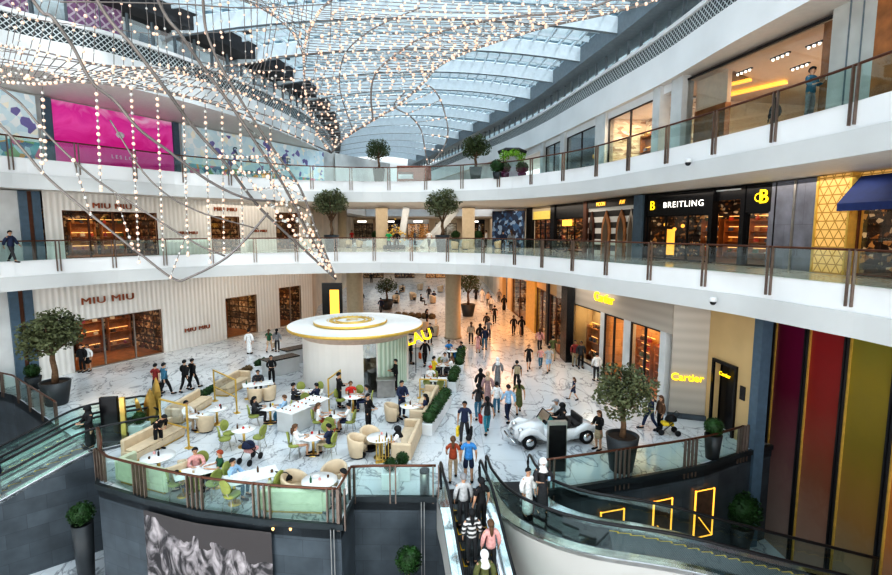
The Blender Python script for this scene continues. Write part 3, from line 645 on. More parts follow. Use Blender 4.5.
# ---- farther shops on the right of the ground floor street
FF = Front((7.1, 66), (8.35, 37.2))
struct(FF.build(MB().box(0, FF.L, 0, .3, 4.2, 5.75), 'wall_right', M('beige_wall')))
for k, (a, b, m_) in enumerate(((500, 503, 'beige_wall'), (508, 512, 'beige_wall'), (527, 536, 'gold_paint'), (547, 549, 'dark_metal'), (562.5, 568.5, 'black_front'))):
    struct(FF.build(MB().box(u(FF, a), u(FF, b), -.15, .35, 0, 5.75), 'column', M(m_)))
for k, (a, b, wm, nm) in enumerate(((512, 527, 'shop_blond', 'pale lit shopfront halfway down the ground floor street'), (536, 547, 'shop_shelves_warm', 'amber shopfront beyond the black pier'), (549, 562.5, 'shop_shelves_warm', 'reddish shopfront right behind the black pier'))):
    T = FF.thing('shop_window', nm, 'shop window'); ua, ub = u(FF, a), u(FF, b); pane(FF, T, ua, ub, .03, 4.2, [(ua+ub)/2], 'bronze')
    interior(FF, ua, ub, .03, 4.25, 4, wm, 'wood', 110, (1, .6, .3), True, ['pale street shop', 'amber street shop', 'reddish street shop'][k], 4)
struct(MB().strip([(7.1, 66), (6.4, 105)], 0, 5.75).build('wall_right', M('far_wall')))
mat('gold_lit', (.55, .42, .10), .5, emit=.35, ecol=(.9, .68, .2))
# ---- right upper floor
FW = Front((13.0, 33.6), (16.0, 24.8)); z_s = Z1+2.75
def u1(x): return FW.uz(x, 235)[0]
specks('watch_shelves', (.02, .012, .01), [(.22, .10, .03), (.03, .02, .02), (.40, .22, .08), (.06, .03, .02), (.5, .42, .3), (.02, .02, .02)], 4.5, .5, .45, stretch=(1, 1.3, 1), shelf=True)
struct(FW.build(MB().box(u1(636), u1(645), -.3, .5, Z1, 11.5), 'column', M('blue_grey')))
T = FW.thing('watch_shopfront', 'black watch shopfront with a white and yellow name on the dark band', 'shopfront')
MB().box(u1(645), u1(712), -.1, .3, z_s, 11.5).box(u1(742), u1(778), -.1, .3, z_s, 11.5).box(u1(712), u1(742), .1, .5, z_s+.7, 11.5).build('sign_band', M('black_front'), T)
for x in (645.5, 711, 742.5, 777): MB().box(u1(x)-.13, u1(x)+.13, -.15, .3, Z1, 11.5).build('post', M('black_front'), T)
us_, zs_ = FW.uz(683, 199); 
text('BREITLING', .50, 'sign_lettering', M('white_glow'), T, (us_+.15, -.16, z_s+.62), ext=.005, sx=1.15, space=1.18)
text('B', .8, 'logo_lettering', M('yellow_glow'), T, (u1(653), -.16, z_s+.62), ext=.02, bold=.008)
text('B', .95, 'logo_lettering', M('yellow_glow'), T, (u1(761)+.12, -.16, z_s+.72), ext=.02, bold=.01); MB().tube([(u1(761)-.12+.22*math.cos(a), -.17, z_s+.72+.2*math.sin(a)) for a in [i*2*math.pi/12 for i in range(13)]], .035, 5).build('logo_ring', M('yellow_glow'), T)
for a, b, mm_ in ((645.5, 711, (.33, .66)), (742.5, 777, ())):
    A1, B1 = u1(a), u1(b); pane(FW, T, A1+.13, B1-.13, Z1+.02, z_s, [A1+(B1-A1)*f for f in mm_], 'black_front')
MB().box(u1(663), u1(671), .25, .3, Z1+.3, Z1+1.9).build('display_poster', M('amber_glow'), T)
for (x, dz) in ((655, 2.2), (664, 1.9), (672, 2.1)): MB().sph((u1(x), .8, Z1+dz), .12, 8, 6).build('pendant_lamp', M('amber_glow'), T)
interior(FW, u1(645), u1(778), Z1+.02, 11.3, 5, 'watch_shelves', 'dark_wood', 130, (1, .6, .3), True, 'watch shop', 4)
FD = Front((16.0, 24.8), (17.7, 14.5))
def u2(x): return FD.uz(x, 250)[0]
slate('blue_marble', (.16, .17, .21), 2.0, 2.1, 'UV', .25)
struct(FD.build(MB().box(-.1, u2(817), -.1, .3, Z1, 11.5), 'wall_right', M('blue_marble')))
struct(FD.build(MB().box(u2(792), u2(794), -.16, -.1, Z1, 11.5), 'trim_12', M('steel')))
lattice('honeycomb_gold', (.62, .40, .15), (.30, .16, .03), .42, .12, .42, .4, True)
T = FD.thing('glowing_column', 'tall glowing gold column with a cube lattice pattern beside the blue awning', 'column')
MB().box(u2(821), u2(852), -.35, .3, Z1+.02, 11.5).build('lattice_panel', M('honeycomb_gold'), T)
MB().box(u2(821)-.1, u2(821), -.4, .3, Z1+.02, 11.5).box(u2(852), u2(852)+.1, -.4, .3, Z1+.02, 11.5).build('gold_edge', M('gold_paint'), T)
T = FD.thing('awning_shopfront', 'dark shopfront under a deep blue awning at the right end of the upper floor', 'shopfront')
mat('blue_canvas', (.01, .03, .13), .7)
A1, B1 = u2(854), FD.L
pane(FD, T, A1, B1, Z1+.03, Z1+3.3, [A1+1.6, A1+3.2], 'bronze')
mb = MB(); zt_ = Z1+4.0
for k in range(int((B1-A1)/.9)+1):
    a = A1+k*.9; b = min(B1, a+.9)
    mb.face([mb.p(a, 0, zt_), mb.p(b, 0, zt_), mb.p(b, -1.0, zt_-1.1), mb.p(a, -1.0, zt_-1.1)]); mb.face([mb.p(a, -1, zt_-1.1), mb.p(b, -1, zt_-1.1), mb.p(b, -1.0, zt_-1.4), mb.p(a, -1.0, zt_-1.4)])
mb.build('awning', M('blue_canvas'), T)
MB().box(A1, B1, 0, .3, Z1+3.3, 11.5).build('header', M('honeycomb_gold'), T)
interior(FD, A1, B1, Z1+.03, 11.2, 4, 'watch_shelves', 'dark_wood', 110, (1, .62, .3), True, 'blue awning shop', 3)
# farther along the upper floor: striped arches, yellow signed shops, blue patterned one
FX = Front((9.2, 52), (13.0, 33.6))
def u3(x): return FX.uz(x, 228)[0]
stripes('zebra', (.03, .03, .03), (.80, .79, .76), .85, 1, .5, 0, .5, smooth=False)
g = MB(); a, b = u3(587), u3(636); g.face([g.p(a, 0, Z1), g.p(b, 0, Z1), g.p(b, 0, 10.9), g.p(a, 0, 10.9)], 0, ((0, Z1), (b-a, Z1), (b-a, 10.9), (0, 10.9)))
T = FX.thing('striped_shopfront', 'black and white banded shopfront with tall pointed arches', 'shopfront'); g.build('striped_wall', M('zebra'), T)
MB().box(a, b, -.15, .2, 10.9, 11.5).build('sign_band', M('black_front'), T)
text('MOON', .42, 'sign_lettering', M('amber_glow'), T, (a+(b-a)*.35, -.2, 11.15), bold=0); text('AW', .42, 'sign_lettering', M('amber_glow'), T, (a+(b-a)*.78, -.2, 11.15), bold=0)
for k, f in enumerate((.13, .45, .75, .93)):
    cu = a+(b-a)*f; w_ = .62 if k in (1, 2) else .42; arc = [(-w_, 0), (w_, 0), (w_, 1.9), (w_*.75, 2.6), (.0, 3.3), (-w_*.75, 2.6), (-w_, 1.9)]
    mb = MB(); ia = [mb.p(cu+x, -.12, Z1+z) for x, z in arc]; ib = [mb.p(cu+x, -.02, Z1+z) for x, z in arc]; mb.face(ia); n_ = len(arc)
    for i in range(n_): mb.face((ia[i], ia[(i+1) % n_], ib[(i+1) % n_], ib[i]))
    mb.build('pointed_arch', M(['bronze', 'wood', 'wood', 'steel'][k]), T)
    arc2 = [(x*.6, z*.85) for x, z in arc]; mb = MB(); mb.face([mb.p(cu+x, -.14, Z1+z) for x, z in arc2]); mb.build('arch_opening', M('shop_shelves_dark' if k % 2 else 'window_dark'), T)
for k, (x0, x1, bm_, nm, word) in enumerate(((556, 585, 'shop_shelves_dark', 'dark framed shopfront with a small yellow sign left of the striped arches', 'TOD'), (533, 552, 'shop_shelves_warm', 'shopfront with a broad glowing yellow header', 'SHOP'))):
    a, b = u3(x0), u3(x1); T = FX.thing('shopfront', nm, 'shopfront'); 
    pane(FX, T, a, b, Z1+.03, Z1+2.9, [a+(b-a)*.4, a+(b-a)*.65], 'black_front'); MB().box(a, b, -.1, .3, Z1+2.9, 11.5).build('header', M('black_front' if k == 0 else 'beige_column'), T)
    MB().box(a+(b-a)*(.3 if k == 0 else .1), a+(b-a)*(.62 if k == 0 else .95), -.18, -.1, Z1+(2.2 if k == 0 else 2.9), Z1+(2.75 if k == 0 else 3.7)).build('light_box', M('amber_glow' if k == 0 else 'gold_lit'), T)
    interior(FX, a, b, Z1+.03, 11.2, 4, bm_, 'wood', 110, (1, .65, .35), True, ['small yellow sign shop', 'yellow header shop'][k], 3)
for x0, x1, m_ in ((552, 556, 'black_front'), (585, 588, 'bronze'), (528, 533, 'black_front')):
    struct(FX.build(MB().box(u3(x0), u3(x1), -.2, .4, Z1, 11.5), 'column', M(m_)))
specks('blue_mosaic', (.02, .04, .09), [(.05, .12, .25), (.25, .35, .5), (.02, .02, .04)], 3.0, 0, .4)
FY = Front((5.0, 54.5), (8.1, 52.6)); T = FY.thing('patterned_screen', 'dark blue patterned screen wall at the far end of the upper floor', 'screen'); MB().box(0, FY.L, 0, .3, Z1+.0, 11.2).build('mosaic_panel', M('blue_mosaic'), T)
struct(MB().strip([(9.2, 52), (8.8, 105)], Z1, 11.5).build('wall_right', M('far_wall')))
# ---- top floor right: dark glazed shops, then the big bright shop
FT = Front((12.45, 27.9), (14.2, 19.3))
def u4(x): return FT.uz(x, 100)[0]
A1, B1 = u4(684), u4(832)
T = FT.thing('corner_shopfront', 'very wide frameless window of the bright top floor shop', 'shopfront')
pane(FT, T, A1, B1, Z2+.03, 17.05, (), 'dark_metal', .05, .09)
MB().box(A1-.1, A1, -.1, .3, Z2, 17.1).build('end_post', M('black_front'), T)
ZC = 16.95; DP = 11
def shell(m, *quads):
    mb = MB()
    for q in quads: mb.face([mb.p(*p) for p in q])
    return FT.build(mb, 'wall_shop', m)
mat('shop_cream', (.80, .62, .46), .6, var=.05); mat('shop_ceiling', (.78, .62, .50), .6, var=.03)
struct(shell(M('shop_cream'), ((A1-3, DP, Z2), (B1, DP, Z2), (B1, DP, ZC), (A1-3, DP, ZC)), ((A1-3, .3, Z2), (A1-3, DP, Z2), (A1-3, DP, ZC), (A1-3, .3, ZC))))
struct(FT.build(MB().box(A1-3, B1+.3, .2, DP, ZC, ZC+.1), 'ceiling', M('shop_ceiling')))
struct(FT.build(MB().box(A1-3, B1+.3, .1, DP, Z2, Z2+.04), 'floor', M('upper_floor_stone')))
struct(FT.build(MB().box(B1-.75, B1+.3, .2, 3.4, Z2, ZC), 'column', M('wood')))
struct(FT.build(MB().box(A1+.1, A1+2.3, .6, .9, Z2, Z2+2.3), 'wall_shop', M('wood')))
struct(FT.build(MB().box(A1+.1, A1+2.3, .65, .88, Z2+2.3, ZC), 'wall_shop', M('shop_cream')))
specks('shoe_wall', (.62, .50, .38), [(.82, .74, .62), (.35, .24, .16), (.72, .60, .46)], 3.5, .1, .4, stretch=(.6, 2, 1))
struct(FT.build(MB().box(A1+2.5, B1-1.2, 7.4, 7.6, Z2, Z2+1.9), 'wall_shop', M('shoe_wall')))
for (a_, b_, wd, lab) in (((15.5, 30.2), (17.6, 26.9), .16, 'long amber cove light crossing the bright shop ceiling'), ((14.45, 28.2), (15.5, 26.5), .12, 'shorter amber cove light in front of the long one on the shop ceiling')):
    tag(MB().bar((*a_, ZC-.14), (*b_, ZC-.14), .3, wd).build('cove_light', M('amber_glow')), lab, 'light')
mb = MB(); mb.face([mb.p(*W(x, y, ZC-.03)) for x, y in ((711, 80), (734, 71), (752, 79), (711, 89))]); struct(mb.build('ceiling', M('dark_wood')))
for k, (cu, cv) in enumerate(((A1+2.2, 1.6), (A1+4.4, 1.5), (A1+6.0, 1.7), (A1+3.4, 3.6), (A1+5.2, 3.5))):
    T = thing('spotlight_track', 'white track of ceiling spots in the bright shop, %s' % ['by the left post', 'front middle', 'front right', 'behind the left one', 'behind the middle one'][k], 'light', FT.w(cu, cv, ZC), FT.rz)
    MB().box(-.5, .5, -.06, .06, -.05, 0).build('track', M('dark_metal'), T)
    for q in range(4): MB().lathe([(.05, -.14), (.06, -.05)], 8, cx=-.38+q*.25).build('spot', M('white_glow'), T)
area(FT.w((A1+B1)/2, 4, ZC-.2), 6, 5, 330, (1, .74, .5), (0, 0, FT.rz), 'shop_lamp')
# display furniture in the bright shop
for k, (cu, cv) in enumerate(((A1+2.2, 1.4), (A1+3.8, 3.0), (A1+5.6, 2.4), (A1+6.6, 4.2))):
    T = thing('display_table', 'low beige display table on the bright shop floor, %s' % ['nearest the yellow pouf', 'behind the mannequin', 'behind the man with a phone', 'by the wood column'][k], 'table', FT.w(cu, cv, Z2+.04), FT.rz)
    MB().box(-.6, .6, -.35, .35, .7, .78).build('tabletop', M('beige_column'), T)
    for sx_ in (-1, 1):
        for sy_ in (-1, 1): MB().box(sx_*.55-.03, sx_*.55+.03, sy_*.3-.03, sy_*.3+.03, 0, .7).build('leg', M('dark_metal'), T)
T = thing('pouf', 'bright yellow round pouf behind the top floor glass', 'seat', FT.w(FT.uz(721, 128)[0], .75, Z2+.04)); MB().lathe([(.32, 0), (.42, .08), (.44, .3), (.36, .42), (0.01, .46)], 18).build('cushion', mat('yellow_fabric', (.85, .62, .02), .6), T); MB().lathe([(.3, -.0), (.3, .02)], 14).build('base', M('dark_metal'), T)
# white panelled wall and timber end right of it
FE = Front((14.2, 19.3), (15.2, 8))
def u5(x): return FE.uz(x, 80)[0]
struct(FE.build(MB().box(0, u5(872), -.05, .3, Z2, 17.2), 'wall_right', M('white_panel') if 'white_panel' in MATS else mat('white_panel', (.55, .56, .54), .3, var=.15, scale=.7)))
struct(FE.build(MB().box(u5(846), u5(846.8), -.09, -.04, Z2, 17.2).box(u5(859), u5(859.8), -.09, -.04, Z2, 17.2), 'trim_13', M('roof_grey')))
struct(FE.build(MB().box(u5(872), FE.L, -.05, .3, Z2, 17.2), 'wall_right', M('wood')))
# dark glazed fronts going away from the bright shop
FH = Front((8.0, 54), (12.45, 27.9))
def u6(x): return FH.uz(x, 140)[0]
for x0, x1 in ((598, 608), (655, 662), (673, 684), (563, 567), (543, 546)):
    struct(FH.build(MB().box(u6(x0), u6(x1), -.25, .4, Z2, 17.2), 'column', M('pale_stone')))
struct(FH.build(MB().box(0, FH.L, -.05, .3, 16.75, 17.2), 'wall_right', M('white_paint')))
mat('shop_dark', (.05, .06, .07), .4)
for k, (x0, x1, wm, gm, nm) in enumerate(((608, 655, 'shoe_wall', 'shop_glass', 'beige lit shopfront with slatted goods wall left of the white column pair'), (567, 598, 'shop_dark', 'window_band', 'dark reflecting shopfront on the top floor'), (546, 563, 'shop_dark', 'window_band', 'farther dark shopfront at the bend of the top floor'))):
    a, b = u6(x0), u6(x1); T = FH.thing('shopfront', nm, 'shopfront'); pane(FH, T, a, b, Z2+.03, 16.75, [a+(b-a)*.5], 'dark_metal', gm=gm)
    interior(FH, a, b, Z2+.03, 16.8, 2.8, wm, 'upper_floor_stone', 240 if k == 0 else 40, (1, .78, .55), k == 0, 'beige top floor shop', 3)
    if k: MB().box(a+(b-a)*.3, a+(b-a)*.75, 1.5, 1.7, Z2+1.8, Z2+2.1).build('lit_header', M('amber_glow'), T)
struct(MB().strip([(0, 78), (4, 66), (8.0, 54)], Z2, 17.2).strip([(-7.5, 97), (0, 78)], Z2, 17.2).build('wall_right', M('pale_stone')))
struct(MB().strip([(-13.6+2, 50.5+3), (-13.0, 58), (-16, 74), (-22, 97)], Z2, 17.2).build('wall_left', M('pale_stone')))
# far shops seen between the floors
k = 0
for z0, Y, xs in ((Z1, 90, (-15, -10, -5, 0, 5)), (0, 96, (-14, -8, -2, 4))):
    for x in xs:
        Fq = Front((x-1.9, Y), (x+1.9, Y)); nm = '%s lit shopfront at the far end of the %s floor, %s' % (['amber', 'white', 'golden', 'pale', 'rosy'][k % 5], 'upper' if z0 else 'ground', ['leftmost', 'second from the left', 'third from the left', 'fourth from the left', 'fifth from the left'][xs.index(x)])
        T = Fq.thing('shopfront', nm, 'shopfront'); pane(Fq, T, 0, 3.8, z0+.02, z0+3, [1.9], 'dark_metal')
        MB().box(0, 3.8, .5, .6, z0+.03, z0+3).build('lit_backdrop', M(['shop_blond', 'shop_shelves_warm', 'jewel_shelves', 'shoe_wall', 'shop_shelves_dark'][k % 5]), T)
        MB().box(0, 3.8, 0, .3, z0+3, z0+3.7).build('header', M(['beige_column', 'black_front', 'pale_stone'][k % 3]), T); MB().box(1.1, 2.7, -.05, 0, z0+3.2, z0+3.5).build('light_box', M('white_glow'), T); k += 1
# round columns
def column(x, y, z0, z1, r, m='beige_column'): return struct(MB().lathe([(r*1.12, z0), (r*1.12, z0+.15), (r, z0+.16), (r, z1)], 24, cx=x, cy=y).build('column', M(m)))
column(.6, 42.2, 0, 5.7, .66); column(-7.9, 43, 0, 5.7, .7)
column(-6.3, 49.5, Z1, 11.4, .6); column(2.2, 49.5, Z1, 11.4, .62)
for a, b in (((-4.6, 50, Z1), (-3.9, 50, 11.4)), ((-2.4, 52, Z1), (1.0, 54, 11.4))): struct(MB().bar(a, b, .9, .6).build('column', M('pale_stone')))
column(-11.5, 56, Z1, 11.4, .5); column(7, 56, Z1, 11.4, .5)
T = thing('wall_screen', 'glowing yellow poster screen on a dark stand left of the round column', 'screen', (-10.4, 45.2, 0)); MB().box(-.9, .9, 0, .3, 0, 4.4).build('stand', M('black_front'), T); MB().box(-.2, .65, -.04, 0, 1.5, 3.8).build('lit_panel', M('amber_glow'), T)
# ---------------------------------------------------------------- glass balustrades
def balustrade(name, label, path, z, step=3.3, h=1.12, drop=.72, posts=2, off=.0, smoothp=True, clip=None):
    P = resample(offset(path, off) if off else path, step); T = thing(name, label, 'balustrade', (P[0][0], P[0][1], z)); ox, oy = P[0][:2]
    loc = lambda p: (p[0]-ox, p[1]-oy)
    fine = resample(offset(path, off) if off else path, .8)
    MB().tube([(p[0]-ox, p[1]-oy, h) for p in fine], .045, 6).build('handrail', M('bronze'), T)
    for a, b in zip(P, P[1:]):
        n = 4; mb = MB(); q = [Vector(a[:2]).lerp(Vector(b[:2]), (i/n)*.985+.0075) for i in range(n+1)]
        # keep each pane on the curve
        seg = [p for p in fine]; 
        i0 = [mb.p(v.x-ox, v.y-oy, .0) for v in q]; i1 = [mb.p(v.x-ox, v.y-oy, h-.05) for v in q]
        for k in range(n): mb.face((i0[k], i0[k+1], i1[k+1], i1[k]))
        mb.build('glass_panel', M('rail_glass'), T)
    for i, p in enumerate(P):
        a = Vector(P[max(0, i-1)][:2]); b = Vector(P[min(len(P)-1, i+1)][:2]); t = (b-a).normalized(); n_ = Vector((t.y, -t.x))
        for k in range(posts):
            c = Vector(loc(p))+t*(k-(posts-1)/2)*.19+n_*.03
            mb = MB(); w = t*.022; d = n_*.05; s_ = [c-w-d, c+w-d, c+w+d, c-w+d]; mb.prism([(v.x, v.y) for v in (s_ if (s_[1]-s_[0]).cross(s_[2]-s_[1]) > 0 else s_[::-1])], -drop, h+.02); mb.build('post', M('post_metal'), T)
    return T
E1v = [p for p in E1 if p[1] > 9]; E2v = [p for p in E2 if p[1] > 9]
balustrade('glass_balustrade', 'long curved glass balustrade along the middle gallery edge', E1v, Z1+.1, 3.1, off=-.12)
balustrade('glass_balustrade', 'long curved glass balustrade along the top gallery edge', E2v, Z2+.1, 3.1, off=-.12)
fr = F0[4:12]
balustrade('glass_balustrade', 'bronze railed glass balustrade in front of the cafe terrace', resample(smooth([(-12.75, 17.6), (-12.45, 17.25), (-10.3, 16.35), (-8.1, 15.6), (-6.0, 15.15), (-4.6, 14.95), (-3.45, 14.85)], 4), .4), .04, 2.45, h=1.1, drop=.25, posts=4)
balustrade('glass_balustrade', 'short glass balustrade turning the corner by the metal bin', [(-3.4, 14.85), (-3.25, 16.4), (-.35, 16.4)], .04, 1.6, h=1.1, drop=.25)
balustrade('glass_balustrade', 'glass balustrade beside the big potted olive tree', resample(smooth([(3.55, 16.85), (7.4, 17.95), (10.2, 18.85), (12.3, 19.9)], 4), .5), .04, 2.9, h=1.1, drop=.45, posts=4)
balustrade('glass_balustrade', 'glass balustrade at the far left behind the moving stairs', [(-31, 30.0), (-24.3, 27.25), (-18.4, 22.8)], .04, 2.2, h=1.1, drop=.3, posts=2)
balustrade('glass_balustrade', 'short glass balustrade between the left moving stairs and the sofa', [(-14.3, 19.75), (-13.4, 18.65), (-12.8, 17.7)], .04, 1.4, h=1.1, drop=.3, posts=1)
# security cameras and small fittings on the fascias
def dome(x, y, Y, label):
    P = A(x, y, Y); T = thing('security_camera', label, 'camera', P); MB().sph((0, 0, 0), .13, 10, 6).build('dome', M('dark_metal'), T); MB().lathe([(.15, .02), (.15, .14), (.1, .2)], 12).build('housing', M('white_paint'), T)
dome(842, 137, 16.9, 'dome security camera on the top gallery band above the gold column')
dome(688, 163, 23.3, 'small security camera on the top gallery band above the watch shop')
dome(713, 302, 20.9, 'dome security camera on the middle gallery band over the stone pier')
# ---------------------------------------------------------------- escalators
stripes('tread', (.05, .055, .06), (.14, .15, .16), .06, 0, .4, .3, coord='Object')
mat('safety_yellow', (.80, .50, .03), .5); mat('cladding', (.50, .49, .47), .35, var=.05, scale=.5)
def escalator(label, path, zf, w=1.0, side_m=('cladding', 'cladding'), low=(1.0, 1.0), rail_h=1.0, stepped=True):
    """path: plan centre line going down; zf(s) height along it"""
    fine = resample(path, .4); S = [0.0]
    for a, b in zip(fine, fine[1:]): S.append(S[-1]+math.dist(a, b))
    Z = [zf(s) for s in S]; T = thing('escalator', label, 'escalator', (fine[0][0], fine[0][1], 0)); ox, oy = fine[0][:2]
    def side(d, dz): q = offset(fine, d); return [(q[i][0]-ox, q[i][1]-oy, Z[i]+dz) for i in range(len(q))]
    hw = w/2+.22
    for sgn, nm in ((1, 0), (-1, 1)):
        r = side(sgn*hw, rail_h); lo = side(sgn*hw, .12); st, en = Vector(r[0]), Vector(r[-1]); d0 = (st-Vector(r[1])); d0.z = 0; d0.normalize()
        arc = [st+d0*(.45*math.sin(a))+Vector((0, 0, -.42+.42*math.cos(a))) for a in [math.pi*(1-i/6) for i in range(7)]]
        MB().tube([tuple(v) for v in arc[:-1]]+r, .05, 6).build('handrail', M('rubber'), T)
        g = MB(); i0 = [g.p(*p) for p in lo]; i1 = [g.p(p[0], p[1], p[2]-.05) for p in r]
        for k in range(len(i0)-1): g.face((i0[k], i0[k+1], i1[k+1], i1[k]))
        a5 = [g.p(v.x, v.y, v.z) for v in arc]; g.face(a5+[i0[0]])
        g.build('glass_side', M('rail_glass'), T)
        mb = MB(); P = [side(sgn*(w/2+.02), .1), side(sgn*(w/2+.42), .14), side(sgn*(w/2+.42), -.02), side(sgn*(w/2+.02), -.1)]; idx = [[mb.p(*q) for q in R_] for R_ in P]
        for a, b in zip(idx, idx[1:]):
            for k in range(len(a)-1): mb.face((a[k], a[k+1], b[k+1], b[k]) if sgn < 0 else (b[k], b[k+1], a[k+1], a[k]))
        mb.build('side_deck', M('chrome'), T)
        mb = MB(); P = [side(sgn*(w/2+.42), .1), side(sgn*(w/2+.42), -low[nm])]
        if low[nm] > 3: P[1] = [(p[0], p[1], -4.3) for p in P[1]]
        idx = [[mb.p(*q) for q in R_] for R_ in P]; u = 0
        for k in range(len(fine)-1):
            d = math.dist(fine[k], fine[k+1]); mb.face((idx[0][k], idx[0][k+1], idx[1][k+1], idx[1][k]), 0, ((u, P[0][k][2]), (u+d, P[0][k+1][2]), (u+d, P[1][k+1][2]), (u, P[1][k][2])), side_m[nm] == 'cladding'); u += d
        mb.build('side_cladding', M(side_m[nm]), T)
    # comb plate and treads
    q1, q2 = side(w/2, .0), side(-w/2, .0); mb = MB(); k = 0
    while k < len(Z)-1 and Z[k+1] > Z[0]-.02:
        mb.face([mb.p(q1[k][0], q1[k][1], .03), mb.p(q1[k+1][0], q1[k+1][1], .03), mb.p(q2[k+1][0], q2[k+1][1], .03), mb.p(q2[k][0], q2[k][1], .03)]); k += 1
    mb.build('landing_plate', M('dark_metal'), T)
    steps = resample(fine, .42); s = 0
    for a, b in zip(steps, steps[1:]):
        zz = zf(s+.42); s += math.dist(a, b)
        if zf(s) > -.02: continue
        t = (Vector(b)-Vector(a)).normalized(); n = Vector((-t.y, t.x)); mb = MB(); c = Vector((a[0]-ox, a[1]-oy)); e = Vector((b[0]-ox, b[1]-oy))
        quad = [c+n*w/2, c-n*w/2, e-n*w/2, e+n*w/2]; mb.prism([(v.x, v.y) for v in quad], zz-.24, zz, 0)
        for sg in (1, -1):
            p0 = e+n*sg*(w/2-.01); p1 = e+n*sg*(w/2-.13); bk = -t*.06
            y4 = [p0, p1, p1+bk, p0+bk] if sg < 0 else [p1, p0, p0+bk, p1+bk]
            mb.face([mb.p(v.x, v.y, zz+.006) for v in y4], 1); y5 = [c+n*sg*(w/2-.01), c+n*sg*(w/2-.05), e+n*sg*(w/2-.05), e+n*sg*(w/2-.01)]; mb.face([mb.p(v.x, v.y, zz+.005) for v in y5], 1)
        mb.build('tread', [M('tread'), M('safety_yellow')], T)
    mb = MB(); q3, q4 = side(w/2+.42, -.9), side(-w/2-.42, -.9)
    for k in range(len(Z)-1): mb.face([mb.p(*v) for v in (q3[k], q4[k], q4[k+1], q3[k+1])])
    mb.build('underside', M('cladding'), T)
    return T
def slope(s0, m, ease=1.2, zmin=-4.3):
    def f(s):
        d = s-s0
        if d <= 0: z = 0
        elif d < ease: z = -m*d*d/(2*ease)
        else: z = -m*(d-ease/2)
        if z < zmin: z = zmin
        return z
    return f
PC = [(.55, 16.9), (.62, 16.2), (1.1, 13.6), (2.5, 6.6)]
escalator('central escalator full of shoppers going down towards the viewer', PC, slope(.9, .577), 1.0, ('cladding', 'cladding'), (1.2, 1.2))
PRt = smooth([(2.3, 17.4), (2.4, 16.4), (2.95, 15.1), (4.5, 14.05), (6.8, 13.75), (10, 13.75), (13.6, 13.85)], 8)
escalator('curved escalator with pale cladding sweeping down to the right below the tinted panels', PRt, slope(4.3, .27, 3.0), 1.15, ('cladding', 'cladding'), (1.0, 2.6))
PLf = [(-13.4, 21.9), (-14.6, 21.0), (-15.5, 20.25), (-18.2, 18.0), (-23.5, 13.6)]
escalator('near left escalator with a slate side wall carrying the man in blue', smooth(PLf, 4), slope(1.9, .40), 1.0, ('slate', 'slate'), (5, .6))
escalator('farther left escalator running beside the near left one', smooth([(p[0]-1.35, p[1]+1.6) for p in PLf], 4), slope(1.9, .40), 1.0, ('cladding', 'cladding'), (.6, .6))
# niches with gold light frames in the lower wall on the right
for k, (x0, x1, yt, yb, nm) in enumerate(((600, 624, 512, 543, 'leftmost'), (653, 672, 501, 547, 'middle'), (695, 714, 491, 538, 'rightmost'))):
    pa = (7.4, 17.9) if k < 1 else (7.4, 17.9); Fn = Front((3.5, 16.74), (7.4, 17.84)) if k == 0 else Front((7.4, 17.84), (10.2, 18.74))
    ua, zt = Fn.uz(x0, yt); ub, _ = Fn.uz(x1, yt); _, zb = Fn.uz(x0, yb); ub = min(ub, Fn.L+1)
    T = Fn.thing('lit_doorway', '%s gold lit door frame in the dark lower wall under the olive tree' % nm, 'doorway')
    for a, b, c, d in ((ua, ua+.05, zb, zt), (ub-.05, ub, zb, zt), (ua, ub, zt-.03, zt), (ua, ub, zb, zb+.04)): MB().box(a, b, -.06, .0, c, d).build('light_frame', M('amber_glow'), T)
    MB().box(ua+.06, ub-.06, -.03, .0, zb, zt).build('door_leaf', M('dark_wood'), T)
    MB().bar((ua+.2, -.07, zb+.9), (ub-.1, -.07, zb+.1), .04, .04).build('light_strip', M('amber_glow'), T)
# poster on the wall below the terrace
FPz = Front((-10.3, 16.24), (-6.0, 15.02)); 
m, t, o = nt('feather_print'); N_ = t.nodes.new; L_ = t.links.new
b = N_('ShaderNodeBsdfPrincipled'); tc = N_('ShaderNodeTexCoord'); mp = N_('ShaderNodeMapping'); mp.inputs['Scale'].default_value = (1.0, .45, 1); mp.inputs['Rotation'].default_value = (0, 0, .35)
n1 = N_('ShaderNodeTexNoise'); n1.inputs['Scale'].default_value = 1.5; n1.inputs['Detail'].default_value = 4; n1.inputs['Roughness'].default_value = .5; n1.inputs['Distortion'].default_value = 3.0
L_(tc.outputs['UV'], mp.inputs[0]); L_(mp.outputs[0], n1.inputs['Vector']); sx = N_('ShaderNodeSeparateXYZ'); L_(tc.outputs['UV'], sx.inputs[0])
n2 = N_('ShaderNodeTexNoise'); n2.inputs['Scale'].default_value = 1.1; n2.inputs['Distortion'].default_value = 1; L_(tc.outputs['UV'], n2.inputs['Vector'])
e1 = N_('ShaderNodeMath'); e1.operation = 'MULTIPLY_ADD'; e1.inputs[1].default_value = 1.5; L_(n2.outputs[0], e1.inputs[0]); L_(sx.outputs[1], e1.inputs[2])
e2 = N_('ShaderNodeMath'); e2.operation = 'MULTIPLY_ADD'; e2.inputs[1].default_value = .18; L_(sx.outputs[0], e2.inputs[0]); L_(e1.outputs[0], e2.inputs[2])
e3 = N_('ShaderNodeMath'); e3.operation = 'LESS_THAN'; e3.inputs[1].default_value = 3.75; L_(e2.outputs[0], e3.inputs[0])
r = N_('ShaderNodeValToRGB'); r.color_ramp.elements[0].position = .40; r.color_ramp.elements[0].color = (.035, .03, .032, 1); r.color_ramp.elements[1].position = .72; r.color_ramp.elements[1].color = (.50, .45, .46, 1); L_(n1.outputs[0], r.inputs[0])
